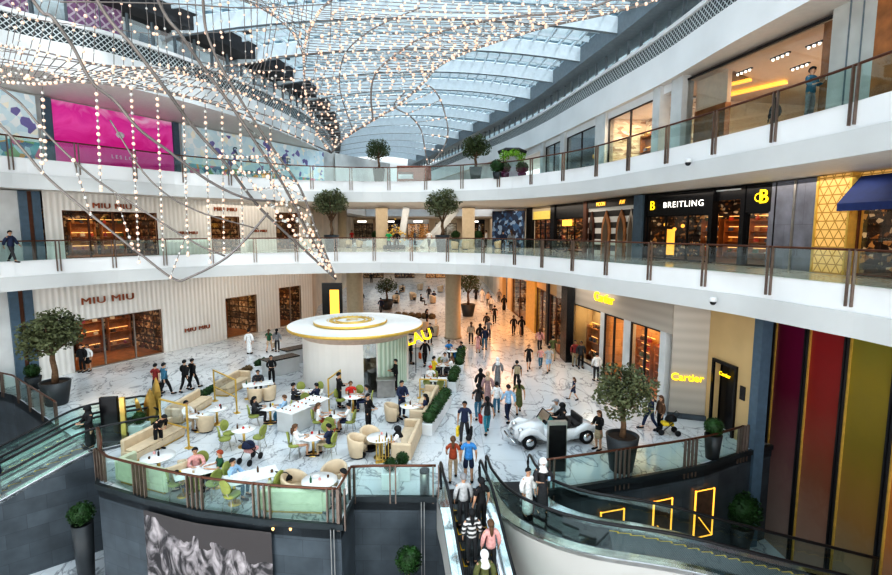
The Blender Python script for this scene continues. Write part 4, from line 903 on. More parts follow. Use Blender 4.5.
mx = N_('ShaderNodeMix'); mx.data_type = 'RGBA'; mx.inputs[6].default_value = (.065, .055, .055, 1); L_(e3.outputs[0], mx.inputs[0]); L_(r.outputs[0], mx.inputs[7]); L_(mx.outputs[2], b.inputs['Base Color']); b.inputs['Roughness'].default_value = .4; L_(b.outputs[0], o.inputs[0]); MATS['feather_print'] = m
pth = [(-10.4, 16.28), (-8.1, 15.47), (-5.55, 14.98)]
g = MB(); g.strip(offset(smooth(pth, 4), -.06), -3.6, -.36, 0); 
for f in range(len(g.uv)): g.uv[f] = tuple((u, v+3.6) for u, v in g.uv[f])
tag(g.build('wall_poster', M('feather_print')), 'large grey feather photograph poster on the dark wall below the terrace', 'poster')
P = W(403, 560, -4.3)

for k, (x, y) in enumerate(((273.5, 529), (291, 529))):
    P = A(x, y, 14.9); tag(MB().sph((0, 0, 0), .03, 8, 6).lathe([(.045, .02), (.045, .06)], 10).build('wall_lamp', M('warm_glow')), 'small warm spotlight on the dark terrace wall, %s of two' % ['left', 'right'][k], 'lamp').location = (P.x, P.y-.05, P.z)
for k, (x, Y) in enumerate(((333, 14.72), (423, 16.3))):
    P = A(x, 540, Y); T = thing('wall_rail', 'pair of slim vertical steel rails on the dark wall, %s' % ['below the terrace corner', 'below the metal bin'][k], 'rail', (P.x, P.y-.06, -4.3))
    for dx in (-.05, .05): MB().box(dx-.015, dx+.015, -.02, .02, 0, 4.2).build('rod', M('steel'), T)
# ---------------------------------------------------------------- people
def skinned(name, chains, sub=1, root=0):
    """chains: list of polylines of (x,y,z,rx,ry); points that coincide are shared. Returns a mesh."""
    me = bpy.data.meshes.new(name); vs = []; rad = []; ed = []; key = {}
    for ch in chains:
        prev = None
        for (x, y, z, *r) in ch:
            k = (round(x, 4), round(y, 4), round(z, 4))
            if k not in key: key[k] = len(vs); vs.append((x, y, z)); rad.append((r[0], r[1] if len(r) > 1 else r[0]))
            if prev is not None and prev != key[k]: ed.append((prev, key[k]))
            prev = key[k]
    me.from_pydata(vs, ed, []); o = bpy.data.objects.new(name, me); C.objects.link(o)
    m = o.modifiers.new('s', 'SKIN'); m.use_smooth_shade = True; m.branch_smoothing = .6
    sv = me.skin_vertices[0].data
    for i, r in enumerate(rad): sv[i].radius = r; sv[i].use_root = (i == root)
    if sub: s = o.modifiers.new('u', 'SUBSURF'); s.levels = sub; s.render_levels = sub
    dg = bpy.context.evaluated_depsgraph_get(); dg.update(); out = bpy.data.meshes.new_from_object(o.evaluated_get(dg)); out.name = name
    bpy.data.objects.remove(o); bpy.data.meshes.remove(me)
    for p in out.polygons: p.use_smooth = True
    return out
def joints(pose):
    """stand-height 1.75 figure facing -Y"""
    J = dict(pel=(0, 0, .96), sp=(0, 0, 1.18), ch=(0, 0, 1.36), nk=(0, .005, 1.50), hd=(0, -.01, 1.63), tp=(0, 0, 1.70))
    for s, k in ((-1, 'l'), (1, 'r')):
        J['sh'+k] = (s*.175, 0, 1.42); J['el'+k] = (s*.235, .03, 1.15); J['wr'+k] = (s*.245, -.04, .92); J['ha'+k] = (s*.24, -.06, .84)
        J['hp'+k] = (s*.09, 0, .91); J['kn'+k] = (s*.10, -.01, .50); J['an'+k] = (s*.105, .02, .09); J['to'+k] = (s*.12, -.15, .04)
    if pose in ('walk', 'bags'):
        J['knl'] = (-.10, -.16, .53); J['anl'] = (-.10, -.26, .11); J['tol'] = (-.11, -.42, .07)
        J['knr'] = (.10, .05, .51); J['anr'] = (.10, .28, .15); J['tor'] = (.11, .15, .035)
        if pose == 'walk': J['ell'] = (-.23, .12, 1.17); J['wrl'] = (-.24, .16, .95); J['hal'] = (-.235, .15, .87); J['elr'] = (.23, -.06, 1.16); J['wrr'] = (.22, -.22, 1.0); J['har'] = (.21, -.28, .94)
    if pose in ('phone', 'carry', 'bend'):
        for s, k in ((-1, 'l'), (1, 'r')):
            J['el'+k] = (s*.22, -.05, 1.16); J['wr'+k] = (s*.12, -.26, 1.22 if pose == 'phone' else 1.12); J['ha'+k] = (s*.08, -.33, 1.26 if pose == 'phone' else 1.13)
        if pose == 'phone': J['wrl'] = (-.2, -.2, 1.12); J['hal'] = (-.12, -.27, 1.15)
    if pose == 'sit' or pose == 'sitr':
        for k in J: J[k] = (J[k][0], J[k][1], J[k][2]-.43)
        for s, k in ((-1, 'l'), (1, 'r')):
            J['kn'+k] = (s*.12, -.42, .50); J['an'+k] = (s*.12, -.38, .09); J['to'+k] = (s*.13, -.55, .04); J['hp'+k] = (s*.09, -.02, .50)
            J['el'+k] = (s*.23, -.12, .76); J['wr'+k] = (s*.15, -.33, .80); J['ha'+k] = (s*.11, -.40, .81)
        if pose == 'sitr': J['wrl'] = (-.12, -.2, 1.0); J['hal'] = (-.08, -.24, 1.07)
    if pose == 'bend':
        for k in ('sp', 'ch', 'nk', 'hd', 'tp', 'shl', 'shr', 'ell', 'elr', 'wrl', 'wrr', 'hal', 'har'):
            x, y, z = J[k]; d = z-.96; a = .75; J[k] = (x, y*math.cos(a)-d*math.sin(a), .96+d*math.cos(a)+y*math.sin(a)*.5)
    return J
def P_(J, k, r, r2=None): return (*J[k], r, r2 or r)
def mid(a, b, f=.5): return tuple(a[i]+(b[i]-a[i])*f for i in range(3))
def body_mesh(pose):
    J = joints(pose); ch = [[P_(J, 'pel', .125, .10), P_(J, 'sp', .115, .085), P_(J, 'ch', .14, .10), P_(J, 'nk', .052), (*mid(J['nk'], J['hd'], .55), .062), P_(J, 'hd', .082, .098), P_(J, 'tp', .062, .078)]]
    for k in 'lr':
        s = -1 if k == 'l' else 1
        ch.append([P_(J, 'ch', .14, .10), P_(J, 'sh'+k, .058), P_(J, 'el'+k, .042), P_(J, 'wr'+k, .027), P_(J, 'ha'+k, .036, .018)])
        h = Vector(J['ha'+k]); w = Vector(J['wr'+k]); d = (h-w).normalized(); side = Vector((0, 1, 0)) if abs(d.y) < .6 else Vector((1, 0, 0)); dn = Vector((-s*.3, -.3, -.2))
        for i, (o_, ln) in enumerate(((-.026, .055), (-.009, .070), (.009, .066), (.025, .05))):
            p0 = h+d*.03+side*o_; p1 = p0+d*ln*.55; p2 = p1+(d+dn*.6).normalized()*ln*.6
            ch.append([P_(J, 'ha'+k, .036, .018), (*p0, .0095), (*p1, .009), (*p2, .0075)])
        t0 = h-d*.015+side*-.035; t1 = t0+(d*.6-side*.7).normalized()*.045
        ch.append([P_(J, 'ha'+k, .036, .018), (*t0, .011), (*t1, .009)])
        ch.append([P_(J, 'pel', .125, .10), P_(J, 'hp'+k, .085), P_(J, 'kn'+k, .056), (*mid(J['kn'+k], J['an'+k], .35), .052), P_(J, 'an'+k, .036), P_(J, 'to'+k, .035, .025)])
    me = skinned('body', ch, 1, 0)
    bm = bmesh.new(); bm.from_mesh(me)
    hd = Vector(J['hd'])
    for (dx, dy, dz, r) in ((0, -.10, -.005, .016), (-.083, .005, 0, .018), (.083, .005, 0, .018)):
        bmesh.ops.create_icosphere(bm, subdivisions=1, radius=r, matrix=Matrix.Translation(hd+Vector((dx, dy, dz))))
    bm.to_mesh(me); bm.free(); return me
def cloth(kind, pose):
    J = joints(pose); pad = .016
    if kind in ('tee', 'shirt', 'jacket'):
        e = {'tee': .45, 'shirt': 1, 'jacket': 1}[kind]; p = pad if kind != 'jacket' else .03
        ch = [[(*mid(J['pel'], J['sp'], -.42), .15+p, .125+p), (*mid(J['pel'], J['sp'], .1), .142+p, .115+p), P_(J, 'sp', .122+p, .092+p), P_(J, 'ch', .148+p, .108+p), (*mid(J['ch'], J['nk'], .5), .125+p, .088+p), (*mid(J['ch'], J['nk'], .92), .066+p, .062+p)]]
        for k in 'lr':
            a = [(*mid(J['ch'], J['nk'], .5), .125+p, .088+p), P_(J, 'sh'+k, .070+p)]
            if kind == 'tee': a.append((*mid(J['sh'+k], J['el'+k], .7), .046+p))
            else: a += [P_(J, 'el'+k, .048+p), (*mid(J['el'+k], J['wr'+k], .93), .034+p)]
            ch.append(a)
        return skinned(kind, ch)
    if kind in ('trousers', 'shorts'):
        f = 1 if kind == 'trousers' else 0
        ch = [[(*mid(J['pel'], J['sp'], .5), .12, .095), P_(J, 'pel', .135, .112)]]
        for k in 'lr':
            a = [P_(J, 'pel', .135, .112), P_(J, 'hp'+k, .096), ]
            if f: a += [P_(J, 'kn'+k, .068), (*mid(J['kn'+k], J['an'+k], .9), .055)]
            else: a += [(*mid(J['hp'+k], J['kn'+k], .9), .085)]
            ch.append(a)
        return skinned(kind, ch)
    if kind in ('skirt', 'dress'):
        zb = .45 if kind == 'skirt' else .33; z0 = J['pel'][2]
        if pose.startswith('sit'):
            return skinned(kind, [[(*mid(J['pel'], J['sp'], .3), .125, .1), P_(J, 'pel', .15, .12), (0, -.25, .53, .17, .10), (0, -.44, .48, .18, .09), (0, -.43, .3, .18, .09)]])
        return skinned(kind, [[(0, 0, 1.06, .125, .098), (0, 0, .92, .155, .13), (0, 0, .7, .18, .16), (0, 0, zb, .20, .18)]])
    if kind == 'robe':
        p = .025
        if pose.startswith('sit'): low = [P_(J, 'pel', .16, .13), (0, -.25, .54, .19, .11), (0, -.44, .50, .20, .10), (0, -.43, .28, .2, .11), (0, -.42, .08, .2, .12)]
        else: low = [P_(J, 'pel', .16, .135), (0, 0, .6, .175, .16), (0, 0, .3, .19, .18), (0, .0, .06, .20, .20)]
        ch = [[P_(J, 'sp', .14, .115), P_(J, 'ch', .148+p, .108+p), (*mid(J['ch'], J['nk'], .7), .075+p, .062+p)], [P_(J, 'sp', .14, .115)]+low]
        for k in 'lr': ch.append([P_(J, 'ch', .148+p, .108+p), P_(J, 'sh'+k, .066+p), P_(J, 'el'+k, .062+p), (*mid(J['el'+k], J['wr'+k], .9), .05+p)])
        return skinned(kind, ch)
    if kind == 'shoes':
        mb = MB()
        for k in 'lr':
            a, t = Vector(J['an'+k]), Vector(J['to'+k]); m_ = (a+t)/2
            mb.tube([(a.x, a.y+.04, a.z-.035), (a.x, a.y-.02, a.z-.03), (m_.x, m_.y, max(.045, m_.z-.02)), (t.x, t.y-.03, max(.035, t.z-.005)), (t.x, t.y-.07, max(.03, t.z-.008))], [.04, .048, .046, .042, .02], 8)
        o = mb.build('shoes', M('rubber')); me = o.data; bpy.data.objects.remove(o); return me
def hair_mesh(kind, pose):
    J = joints(pose); h = Vector(J['hd']); up = (Vector(J['tp'])-Vector(J['nk'])).normalized(); bk = Vector((0, 1, 0)); bk = (bk-up*bk.dot(up)).normalized(); rt = Vector((1, 0, 0))
    mb = MB(); rings = []
    n = 14; rows = 7
    def pt(az, el, r):   # az 0 = front
        v = -bk*math.cos(az)*math.cos(el)*1.12+rt*math.sin(az)*math.cos(el)*.93+up*math.sin(el)*1.15
        return h+up*.025+v*r
    for i in range(rows):
        ring = []
        for j in range(n):
            az = 2*math.pi*j/n; front = (1+math.cos(az))/2
            lo = {'short': -.55+1.15*front, 'long': -.9+1.5*front, 'scarf': -1.15+1.2*front**2, 'cap': -.2+.5*front}[kind]
            el = lo+(math.pi/2-lo)*i/(rows-1)*.999
            r = {'short': .103, 'long': .108, 'scarf': .122, 'cap': .106}[kind]
            ring.append(mb.p(*pt(az, el, r)))
        rings.append(ring)
    for a, b in zip(rings, rings[1:]):
        for j in range(n): mb.face((a[j], a[(j+1) % n], b[(j+1) % n], b[j]), 0, None, True)
    if kind == 'long': mb.tube([tuple(h+bk*.07-up*f) for f in (.02, .12, .22, .34)], [.085, .095, .09, .03], 10, flat=.6)
    if kind == 'scarf': mb.tube([tuple(h+bk*f2-up*f) for f, f2 in ((.04, .02), (.12, .015), (.19, .01), (.26, .0))], [.10, .105, .15, .19], 12, flat=.8)
    if kind == 'cap': mb.tube([tuple(h-bk*.09+up*.07), tuple(h-bk*.19+up*.05)], [.07, .05], 8, flat=.2)
    o = mb.build('hair', M('rubber')); me = o.data; bpy.data.objects.remove(o)
    return me
def eyes_mesh(pose):
    J = joints(pose); h = Vector(J['hd']); mb = MB()
    for s in (-1, 1): mb.sph((h.x+s*.032, h.y-.088, h.z+.012), .012, 6, 4)
    mb.sph((h.x, h.y-.086, h.z-.045), .016, 6, 4, 1, 1.3, .6, .45)
    o = mb.build('face', [M('rubber'), mat('lips', (.35, .10, .09), .5)]); me = o.data; bpy.data.objects.remove(o); return me
CACHE = {}
def cached(fn, *a):
    k = (fn.__name__,)+a
    if k not in CACHE: CACHE[k] = fn(*a)
    return CACHE[k]
CLO = {}
def cm(col, rough=.8):
    k = tuple(round(c, 3) for c in col)
    if k not in CLO: CLO[k] = mat('fabric_%d' % len(CLO), col, rough, var=.18, scale=14)
    return CLO[k]
SK = [(.55, .33, .22), (.42, .24, .15), (.25, .13, .08), (.62, .40, .28)]
COL = dict(black=(.012, .012, .014), navy=(.02, .03, .07), dark=(.04, .04, .045), grey=(.25, .25, .26), lgrey=(.45, .46, .47), white=(.82, .82, .82), blue=(.06, .25, .55), sky=(.35, .52, .70), jeans=(.05, .16, .24), red=(.55, .04, .03), maroon=(.22, .03, .03), rust=(.33, .07, .03), pink=(.70, .38, .36), yellow=(.80, .58, .05), olive=(.12, .13, .05), green=(.03, .12, .06), beige=(.55, .42, .30), mauve=(.40, .27, .27), brown=(.13, .07, .04), teal=(.03, .25, .25), bluegreen=(.04, .22, .28), khaki=(.40, .33, .22), kelly=(.03, .40, .15), orange=(.75, .16, .03))
def slot(o, m):
    if not o.data.materials: o.data.materials.append(m)
    o.material_slots[0].link = 'OBJECT'; o.material_slots[0].material = m
def person(loc, rz, label, pose='stand', top=('tee', 'grey'), bot=('trousers', 'dark'), hair=('short', 'black'), h=1.72, skin=0, group=None, shoes='black', extra=None):
    T = thing('person', label, 'person', loc, rz, group); s = h/1.75; T.scale = (s*1.16, s*1.16, s*1.05)
    def part(nm, me, m):
        if me.materials and nm == 'face':
            o = bpy.data.objects.new(nm, me); C.objects.link(o); o.parent = T; return o
        if not me.materials: me.materials.append(m)
        o = bpy.data.objects.new(nm, me); C.objects.link(o); o.parent = T; slot(o, m); return o
    part('body', cached(body_mesh, pose), cm(SK[skin], .6)); part('face', cached(eyes_mesh, pose), None)
    tp_ = part({'tee': 'tee_shirt', 'shirt': 'shirt', 'jacket': 'jacket', 'robe': 'long_robe'}[top[0]], cached(cloth, top[0], pose), cm(COL[top[1]]))
    if top[0] != 'robe' and bot: part(bot[0], cached(cloth, bot[0], pose), cm(COL[bot[1]]))
    if 'checked' in label: slot(tp_, M('check_fabric'))
    hm = cached(hair_mesh, hair[0], pose); part({'scarf': 'headscarf', 'cap': 'cap'}.get(hair[0], 'hair'), hm, cm(COL[hair[1]]))
    part('shoes', cached(cloth, 'shoes', pose), cm(COL[shoes]))
    J = joints(pose)
    if extra:
        for kind, side, col in extra:
            hnd = J['ha'+side] if side in 'lr' else None
            if kind == 'bag':
                x, y, z = hnd; o = MB().box(x-.05, x+.05, y-.15, y+.15, z-.50, z-.14, 0, .012).tube([(x, y-.09, z-.15), (x, y-.03, z-.05), (x, y+.03, z-.05), (x, y+.09, z-.15)], .008, 5).build('shopping_bag', cm(COL[col])); 
                o.location = loc; o.rotation_euler = (0, 0, rz); o.scale = (s*1.16, s*1.16, s*1.05); tag(o, '%s bag carried by the %s' % (col, ' '.join(label.split()[:9])), 'bag')
            if kind == 'phone':
                x, y, z = J['har']; o = MB().box(x-.035, x+.035, y-.045, y-.035, z-.01, z+.13, 0, .003).build('phone', cm(COL[col])); o.location = loc; o.rotation_euler = (0, 0, rz); o.scale = (s*1.16, s*1.16, s*1.05); tag(o, 'phone held by the %s' % ' '.join(label.split()[:10]), 'phone')
            if kind == 'backpack':
                x, y, z = J['ch']; part('backpack', CACHE.setdefault('bp', _mk(MB().box(-.15, .15, .11, .25, 1.02, 1.46, 0, .04))), cm(COL[col]))
    return T
def _mk(mb):
    o = mb.build('tmp', []); me = o.data; bpy.data.objects.remove(o); return me
def face_to(p, q):  # heading so that the figure at p looks at q
    d = Vector(q[:2])-Vector(p[:2]); return math.atan2(d.x, -d.y)
TOC = math.pi  # looking away from the camera (towards +Y)
def walker(x, y, dirn, label, z=0.0, **k):
    """dirn in degrees: 0 faces the viewer, 180 walks away, 90 heads right, 270 heads left"""
    return person(W(x, y, z), R(dirn), label, **k)
# --- ground floor street
WK = [
 (453, 481, 180, 'woman in a rust red top and beige trousers above the central escalator', dict(pose='walk', top=('tee', 'rust'), bot=('trousers', 'beige'), hair=('long', 'brown'), h=1.62)),
 (468.5, 483, 180, 'man in a bright blue shirt and dark shorts at the head of the central escalator', dict(pose='stand', top=('tee', 'blue'), bot=('shorts', 'navy'), h=1.72)),
 (464.5, 443, 350, 'man in a dark blue tee carrying a yellow and a dark shopping bag', dict(pose='bags', top=('tee', 'navy'), bot=('trousers', 'dark'), h=1.78, skin=1, extra=(('bag', 'l', 'yellow'), ('bag', 'r', 'black')))),
 (487, 434, 190, 'woman in a black top and teal jeans with a small red bag', dict(pose='walk', top=('tee', 'dark'), bot=('trousers', 'bluegreen'), hair=('long', 'black'), h=1.66, extra=(('bag', 'r', 'red'),))),
 (478, 419, 185, 'woman with long dark hair in a grey top and blue jeans walking away', dict(pose='walk', top=('tee', 'dark'), bot=('trousers', 'jeans'), hair=('long', 'black'), h=1.68)),
 (487.5, 405, 180, 'woman in a long mauve robe and sand headscarf', dict(pose='stand', top=('robe', 'mauve'), hair=('scarf', 'beige'), h=1.7)),
 (480.5, 399, 180, 'woman in a black robe and black headscarf left of the mauve robed woman', dict(top=('robe', 'black'), hair=('scarf', 'black'), h=1.62)),
 (496.5, 415, 175, 'woman in a white top and bluish jeans beside the mauve robed woman', dict(pose='walk', top=('shirt', 'white'), bot=('trousers', 'jeans'), hair=('short', 'black'), h=1.62)),
 (497.5, 387, 180, 'woman in a slate grey coat and white headscarf', dict(top=('robe', 'grey'), hair=('scarf', 'white'), h=1.68)),
 (508, 422, 200, 'man in a pale blue shirt striding in dark trousers', dict(pose='walk', top=('shirt', 'sky'), bot=('trousers', 'navy'), h=1.76, skin=0)),
 (518.5, 414, 180, 'woman in a long olive dress with a bare arm out', dict(pose='walk', top=('tee', 'olive'), bot=('dress', 'olive'), hair=('long', 'black'), h=1.7)),
 (516.5, 390, 180, 'man with a khaki backpack ahead of the olive dress', dict(pose='stand', top=('tee', 'dark'), bot=('trousers', 'black'), h=1.66, extra=(('backpack', 'l', 'khaki'),))),
 (528.5, 370, 0, 'woman in a black tee and short black skirt walking towards the viewer', dict(pose='walk', top=('tee', 'black'), bot=('shorts', 'black'), hair=('short', 'brown'), h=1.62)),
 (540.5, 368, 180, 'child in a pink top between two adults in the street', dict(pose='walk', top=('tee', 'pink'), bot=('trousers', 'jeans'), h=1.35)),
 (548.5, 373, 180, 'man in a slate tee and light blue shorts', dict(pose='walk', top=('tee', 'lgrey'), bot=('shorts', 'sky'), h=1.7)),
 (539.5, 352, 180, 'woman in a pink blouse and dark trousers behind the child', dict(pose='walk', top=('shirt', 'pink'), bot=('trousers', 'dark'), hair=('long', 'brown'), h=1.72)),
 (552.5, 361, 180, 'man in an olive tee behind the man in shorts', dict(pose='stand', top=('tee', 'olive'), bot=('trousers', 'khaki'), h=1.7)),
 (574.5, 366, 0, 'man in a maroon shirt standing at the jeweller display window', dict(top=('shirt', 'maroon'), bot=('trousers', 'khaki'), h=1.7)),
 (580.5, 368, 0, 'man in a dark green jacket beside the man in maroon', dict(top=('jacket', 'dark'), bot=('trousers', 'black'), h=1.74)),
 (596, 381, 180, 'man in a white shirt in front of the amber jeweller doorway', dict(top=('shirt', 'white'), bot=('trousers', 'dark'), h=1.7)),
 (573.5, 400, 270, 'small child in a dark top walking alone across the marble', dict(pose='walk', top=('tee', 'navy'), bot=('shorts', 'navy'), hair=('long', 'brown'), h=1.2)),
 (513.5, 335, 0, 'person in black, left of a dark pair far down the street', dict(pose='walk', top=('shirt', 'black'), bot=('trousers', 'black'), h=1.65)),
 (521.5, 336, 0, 'person in black, right of a dark pair far down the street', dict(pose='walk', top=('robe', 'black'), hair=('scarf', 'black'), h=1.65)),
 (494.5, 324, 180, 'man in black standing with arms away in the far street', dict(pose='walk', top=('tee', 'black'), bot=('trousers', 'black'), h=1.75)),
 (486.5, 331, 180, 'person in dark clothes near the round column far down the street', dict(top=('shirt', 'dark'), bot=('trousers', 'black'), h=1.6)),
 (480, 346, 180, 'woman in black with a group left of the far street', dict(top=('robe', 'black'), hair=('scarf', 'black'), h=1.7)),
 (484.5, 350, 190, 'man in a navy top in the group left of the far street', dict(top=('shirt', 'navy'), bot=('trousers', 'jeans'), h=1.75)),
 (478, 353, 170, 'girl in a pale pink dress in the group left of the far street', dict(top=('tee', 'pink'), bot=('dress', 'pink'), hair=('long', 'brown'), h=1.45)),
 (488.5, 340, 180, 'man in slate blue behind the group left of the far street', dict(top=('tee', 'grey'), bot=('trousers', 'navy'), h=1.7)),
 (482, 302, 0, 'woman in white among the farthest walkers', dict(top=('shirt', 'white'), bot=('trousers', 'white'), h=1.65)),
 (476, 300, 0, 'person in black among the farthest walkers', dict(top=('robe', 'black'), hair=('scarf', 'black'), h=1.65)),
 (499, 303, 0, 'person in grey among the farthest walkers', dict(top=('shirt', 'grey'), bot=('trousers', 'dark'), h=1.65)),
 (488, 306, 0, 'person in beige among the farthest walkers', dict(top=('shirt', 'beige'), bot=('trousers', 'dark'), h=1.65)),
 (362, 306, 0, 'person in black left of the far potted tree', dict(top=('shirt', 'black'), bot=('trousers', 'black'), h=1.7)),
 (371.5, 283, 0, 'distant person in black beyond the left round column', dict(top=('shirt', 'black'), bot=('trousers', 'black'), h=1.7)),
 (429, 300, 0, 'person in dark clothes in the far seating area', dict(top=('shirt', 'dark'), bot=('trousers', 'black'), h=1.7)),
 (157, 396, 180, 'man in a maroon vest, left of a pair walking by the shop window', dict(pose='walk', top=('tee', 'maroon'), bot=('trousers', 'black'), h=1.76)),
 (165.5, 396, 150, 'man in a blue grey jacket, right of a pair walking by the shop window', dict(pose='walk', top=('jacket', 'jeans'), bot=('trousers', 'black'), h=1.8)),
 (186, 392, 170, 'man in a black suit, left of two by the middle of the white wall', dict(pose='walk', top=('jacket', 'black'), bot=('trousers', 'black'), h=1.78)),
 (193.5, 389, 160, 'man in black, right of two by the middle of the white wall', dict(pose='walk', top=('jacket', 'black'), bot=('trousers', 'black'), h=1.72)),
 (249.5, 354, 180, 'man in a long white robe walking along the white wall', dict(top=('robe', 'white'), hair=('short', 'black'), h=1.76)),
 (269.5, 352, 180, 'woman in a green grey top and beige shorts near the wall end', dict(pose='walk', top=('tee', 'green'), bot=('shorts', 'beige'), hair=('long', 'brown'), h=1.66)),
 (277.5, 352, 180, 'person in a slate blue jacket carrying a tan bag near the wall end', dict(pose='stand', top=('jacket', 'grey'), bot=('trousers', 'dark'), hair=('long', 'black'), h=1.7, extra=(('bag', 'r', 'beige'),))),
 (83, 372, 0, 'shop guard in a black suit at the wide shop entrance', dict(top=('jacket', 'black'), bot=('trousers', 'black'), h=1.75)),
 (89, 371, 0, 'person in a white top and black skirt at the wide shop entrance', dict(top=('shirt', 'white'), bot=('skirt', 'black'), hair=('long', 'brown'), h=1.7)),
 (598, 449.5, 300, 'woman in black taking a photo beside the potted tree', dict(pose='phone', top=('shirt', 'black'), bot=('skirt', 'khaki'), hair=('long', 'brown'), h=1.62, extra=(('phone', 'r', 'black'),))),
 (650, 430, 265, 'man in dark blue pushing a pram near the stone pier', dict(pose='walk', top=('shirt', 'navy'), bot=('trousers', 'navy'), h=1.8)),
 (659.5, 431, 280, 'woman in brown beside the pram near the stone pier', dict(pose='stand', top=('shirt', 'brown'), bot=('trousers', 'black'), hair=('long', 'brown'), h=1.6)),
]
for (x, y, d, lab, kw) in WK: walker(x, y, d, lab, skin=random.choice([0, 0, 1, 3]) if 'skin' not in kw else kw.pop('skin'), **kw)
# --- cafe waiters and standing people
for (x, y, d, lab, kw) in (
 (159, 449, 60, 'waiter in black bending over the oval table by the corner sofa', dict(pose='bend', top=('shirt', 'black'), bot=('trousers', 'black'))),
 (272, 385, 30, 'waiter in black serving at the tables near the hedge', dict(pose='carry', top=('shirt', 'black'), bot=('trousers', 'black'))),
 (339.5, 408, 120, 'waiter in black facing the table in front of the kiosk', dict(pose='carry', top=('shirt', 'black'), bot=('trousers', 'black'), h=1.8)),
 (368.5, 433, 70, 'waiter in black standing alone in the middle of the terrace', dict(pose='carry', top=('shirt', 'black'), bot=('trousers', 'black'), h=1.75)),
 (396, 390, 285, 'waiter in black working at the metal service cart', dict(pose='carry', top=('shirt', 'black'), bot=('trousers', 'black'), h=1.74)),
 (402, 418, 40, 'man in a navy jacket leaning over the round table by the hedge sofa', dict(pose='carry', top=('jacket', 'navy'), bot=('trousers', 'navy'), h=1.8)),
 (425, 366, 200, 'person in black with an orange bag behind the kiosk', dict(pose='walk', top=('shirt', 'black'), bot=('trousers', 'black'), h=1.78, extra=(('bag', 'r', 'orange'),))),
 (411, 364, 100, 'vendor in black behind the small glass counter', dict(top=('shirt', 'black'), bot=('trousers', 'black'), h=1.7)),
 (430, 345, 20, 'person in dark clothes beyond the yellow sign', dict(top=('shirt', 'dark'), bot=('trousers', 'black'), h=1.7)),
): walker(x, y, d, lab, **kw)
stripes('check_fabric', (.05, .05, .05), (.6, .6, .6), .14, 2, .8, 0, .5, 'Object', smooth=False)
# --- on the escalators
def on_path(path, s):
    for a, b in zip(path, path[1:]):
        d = math.dist(a, b)
        if s <= d: return (a[0]+(b[0]-a[0])*s/d, a[1]+(b[1]-a[1])*s/d), math.atan2(b[0]-a[0], -(b[1]-a[1]))
        s -= d
    return path[-1], 0
def rider(path, zf, s, off, label, turn=0, zadd=0.0, **k):
    (x, y), a = on_path(path, s); return person((x+math.cos(a)*off, y+math.sin(a)*off, zf(math.ceil(s/.42)*.42)+zadd), a+R(turn), label, **k)
zc = slope(.9, .577)
rider(PC, zc, 1.75, -.26, 'grey haired man in a grey sweater on the central escalator', 180, .03, top=('shirt', 'lgrey'), bot=('trousers', 'dark'), hair=('short', 'grey'), h=1.72)
rider(PC, zc, 2.1, .24, 'woman in black on the right side of the central escalator', 200, .05, top=('tee', 'black'), bot=('trousers', 'black'), hair=('long', 'black'), h=1.7)
rider(PC, zc, 2.85, -.24, 'woman in a black and white checked shirt on the central escalator', 180, .0, top=('shirt', 'lgrey'), bot=('trousers', 'dark'), hair=('long', 'black'), h=1.66)
rider(PC, zc, 3.1, .28, 'woman in a pink top with long brown hair on the central escalator', 180, .0, top=('shirt', 'pink'), bot=('trousers', 'dark'), hair=('long', 'brown'), h=1.66)
rider(PC, zc, 3.8, -.1, 'woman in an olive coat and white headscarf lowest on the central escalator', 180, .0, top=('robe', 'olive'), hair=('scarf', 'white'), h=1.68)
zr = slope(4.3, .27, 3.0)
rider(PRt, zr, 2.35, .28, 'man in a dark grey robe on the curved escalator', -35, .03, pose='phone', top=('robe', 'dark'), hair=('scarf', 'white'), h=1.78, extra=(('phone', 'r', 'sky'),))
rider(PRt, zr, 2.2, -.22, 'man in a white robe on the curved escalator', 0, .03, top=('robe', 'white'), hair=('short', 'black'), h=1.55)
zl = slope(1.9, .40); PLs = smooth(PLf, 4)
rider(PLs, zl, 2.3, .1, 'woman in a black robe stepping onto the near left escalator', 20, .03, pose='carry', top=('robe', 'black'), hair=('scarf', 'black'), h=1.75)
rider(PLs, zl, 5.3, .1, 'man in a dark blue shirt and grey trousers riding the near left escalator', 0, .0, top=('shirt', 'navy'), bot=('trousers', 'grey'), h=1.78)
rider(PLs, zl, 6.0, -.3, 'person in an orange top at the edge of the near left escalator', 0, -.1, top=('shirt', 'orange'), bot=('trousers', 'dark'), h=1.62)
# --- upper galleries
for (x, y, z, d, lab, kw) in (
 (12.5, 263, Z1, 90, 'person in blue and black at the far left of the middle gallery', dict(pose='walk', top=('jacket', 'navy'), bot=('trousers', 'dark'))),
 (389, 251, Z1, 0, 'person in a bright green top behind the middle gallery rail', dict(top=('tee', 'kelly'), bot=('trousers', 'black'))),
 (397, 250, Z1, 0, 'person in black beside the green top on the middle gallery', dict(top=('shirt', 'black'), bot=('trousers', 'black'))),
 (429, 248.5, Z1, 20, 'person in white and grey left of the right gallery tree', dict(pose='walk', top=('tee', 'white'), bot=('trousers', 'dark'))),
 (503, 252, Z1, 160, 'person in dark clothes bending near the middle gallery rail', dict(pose='carry', top=('shirt', 'navy'), bot=('trousers', 'dark'))),
 (511, 253, Z1, 200, 'woman in a grey coat at the middle gallery rail right of the trees', dict(top=('jacket', 'grey'), bot=('trousers', 'black'), hair=('long', 'brown'))),
 ): walker(x, y, d, lab, z, **kw)
p = FE.w(FE.uz(806, 110)[0]-.2, 0, Z2) if 0 else A(810, 100, 18.6); person((p.x, p.y, Z2), R(20), 'man in a blue shirt speaking into a phone on the top gallery', pose='phone', top=('shirt', 'jeans'), bot=('trousers', 'grey'), h=1.78, extra=(('phone', 'r', 'white'),))
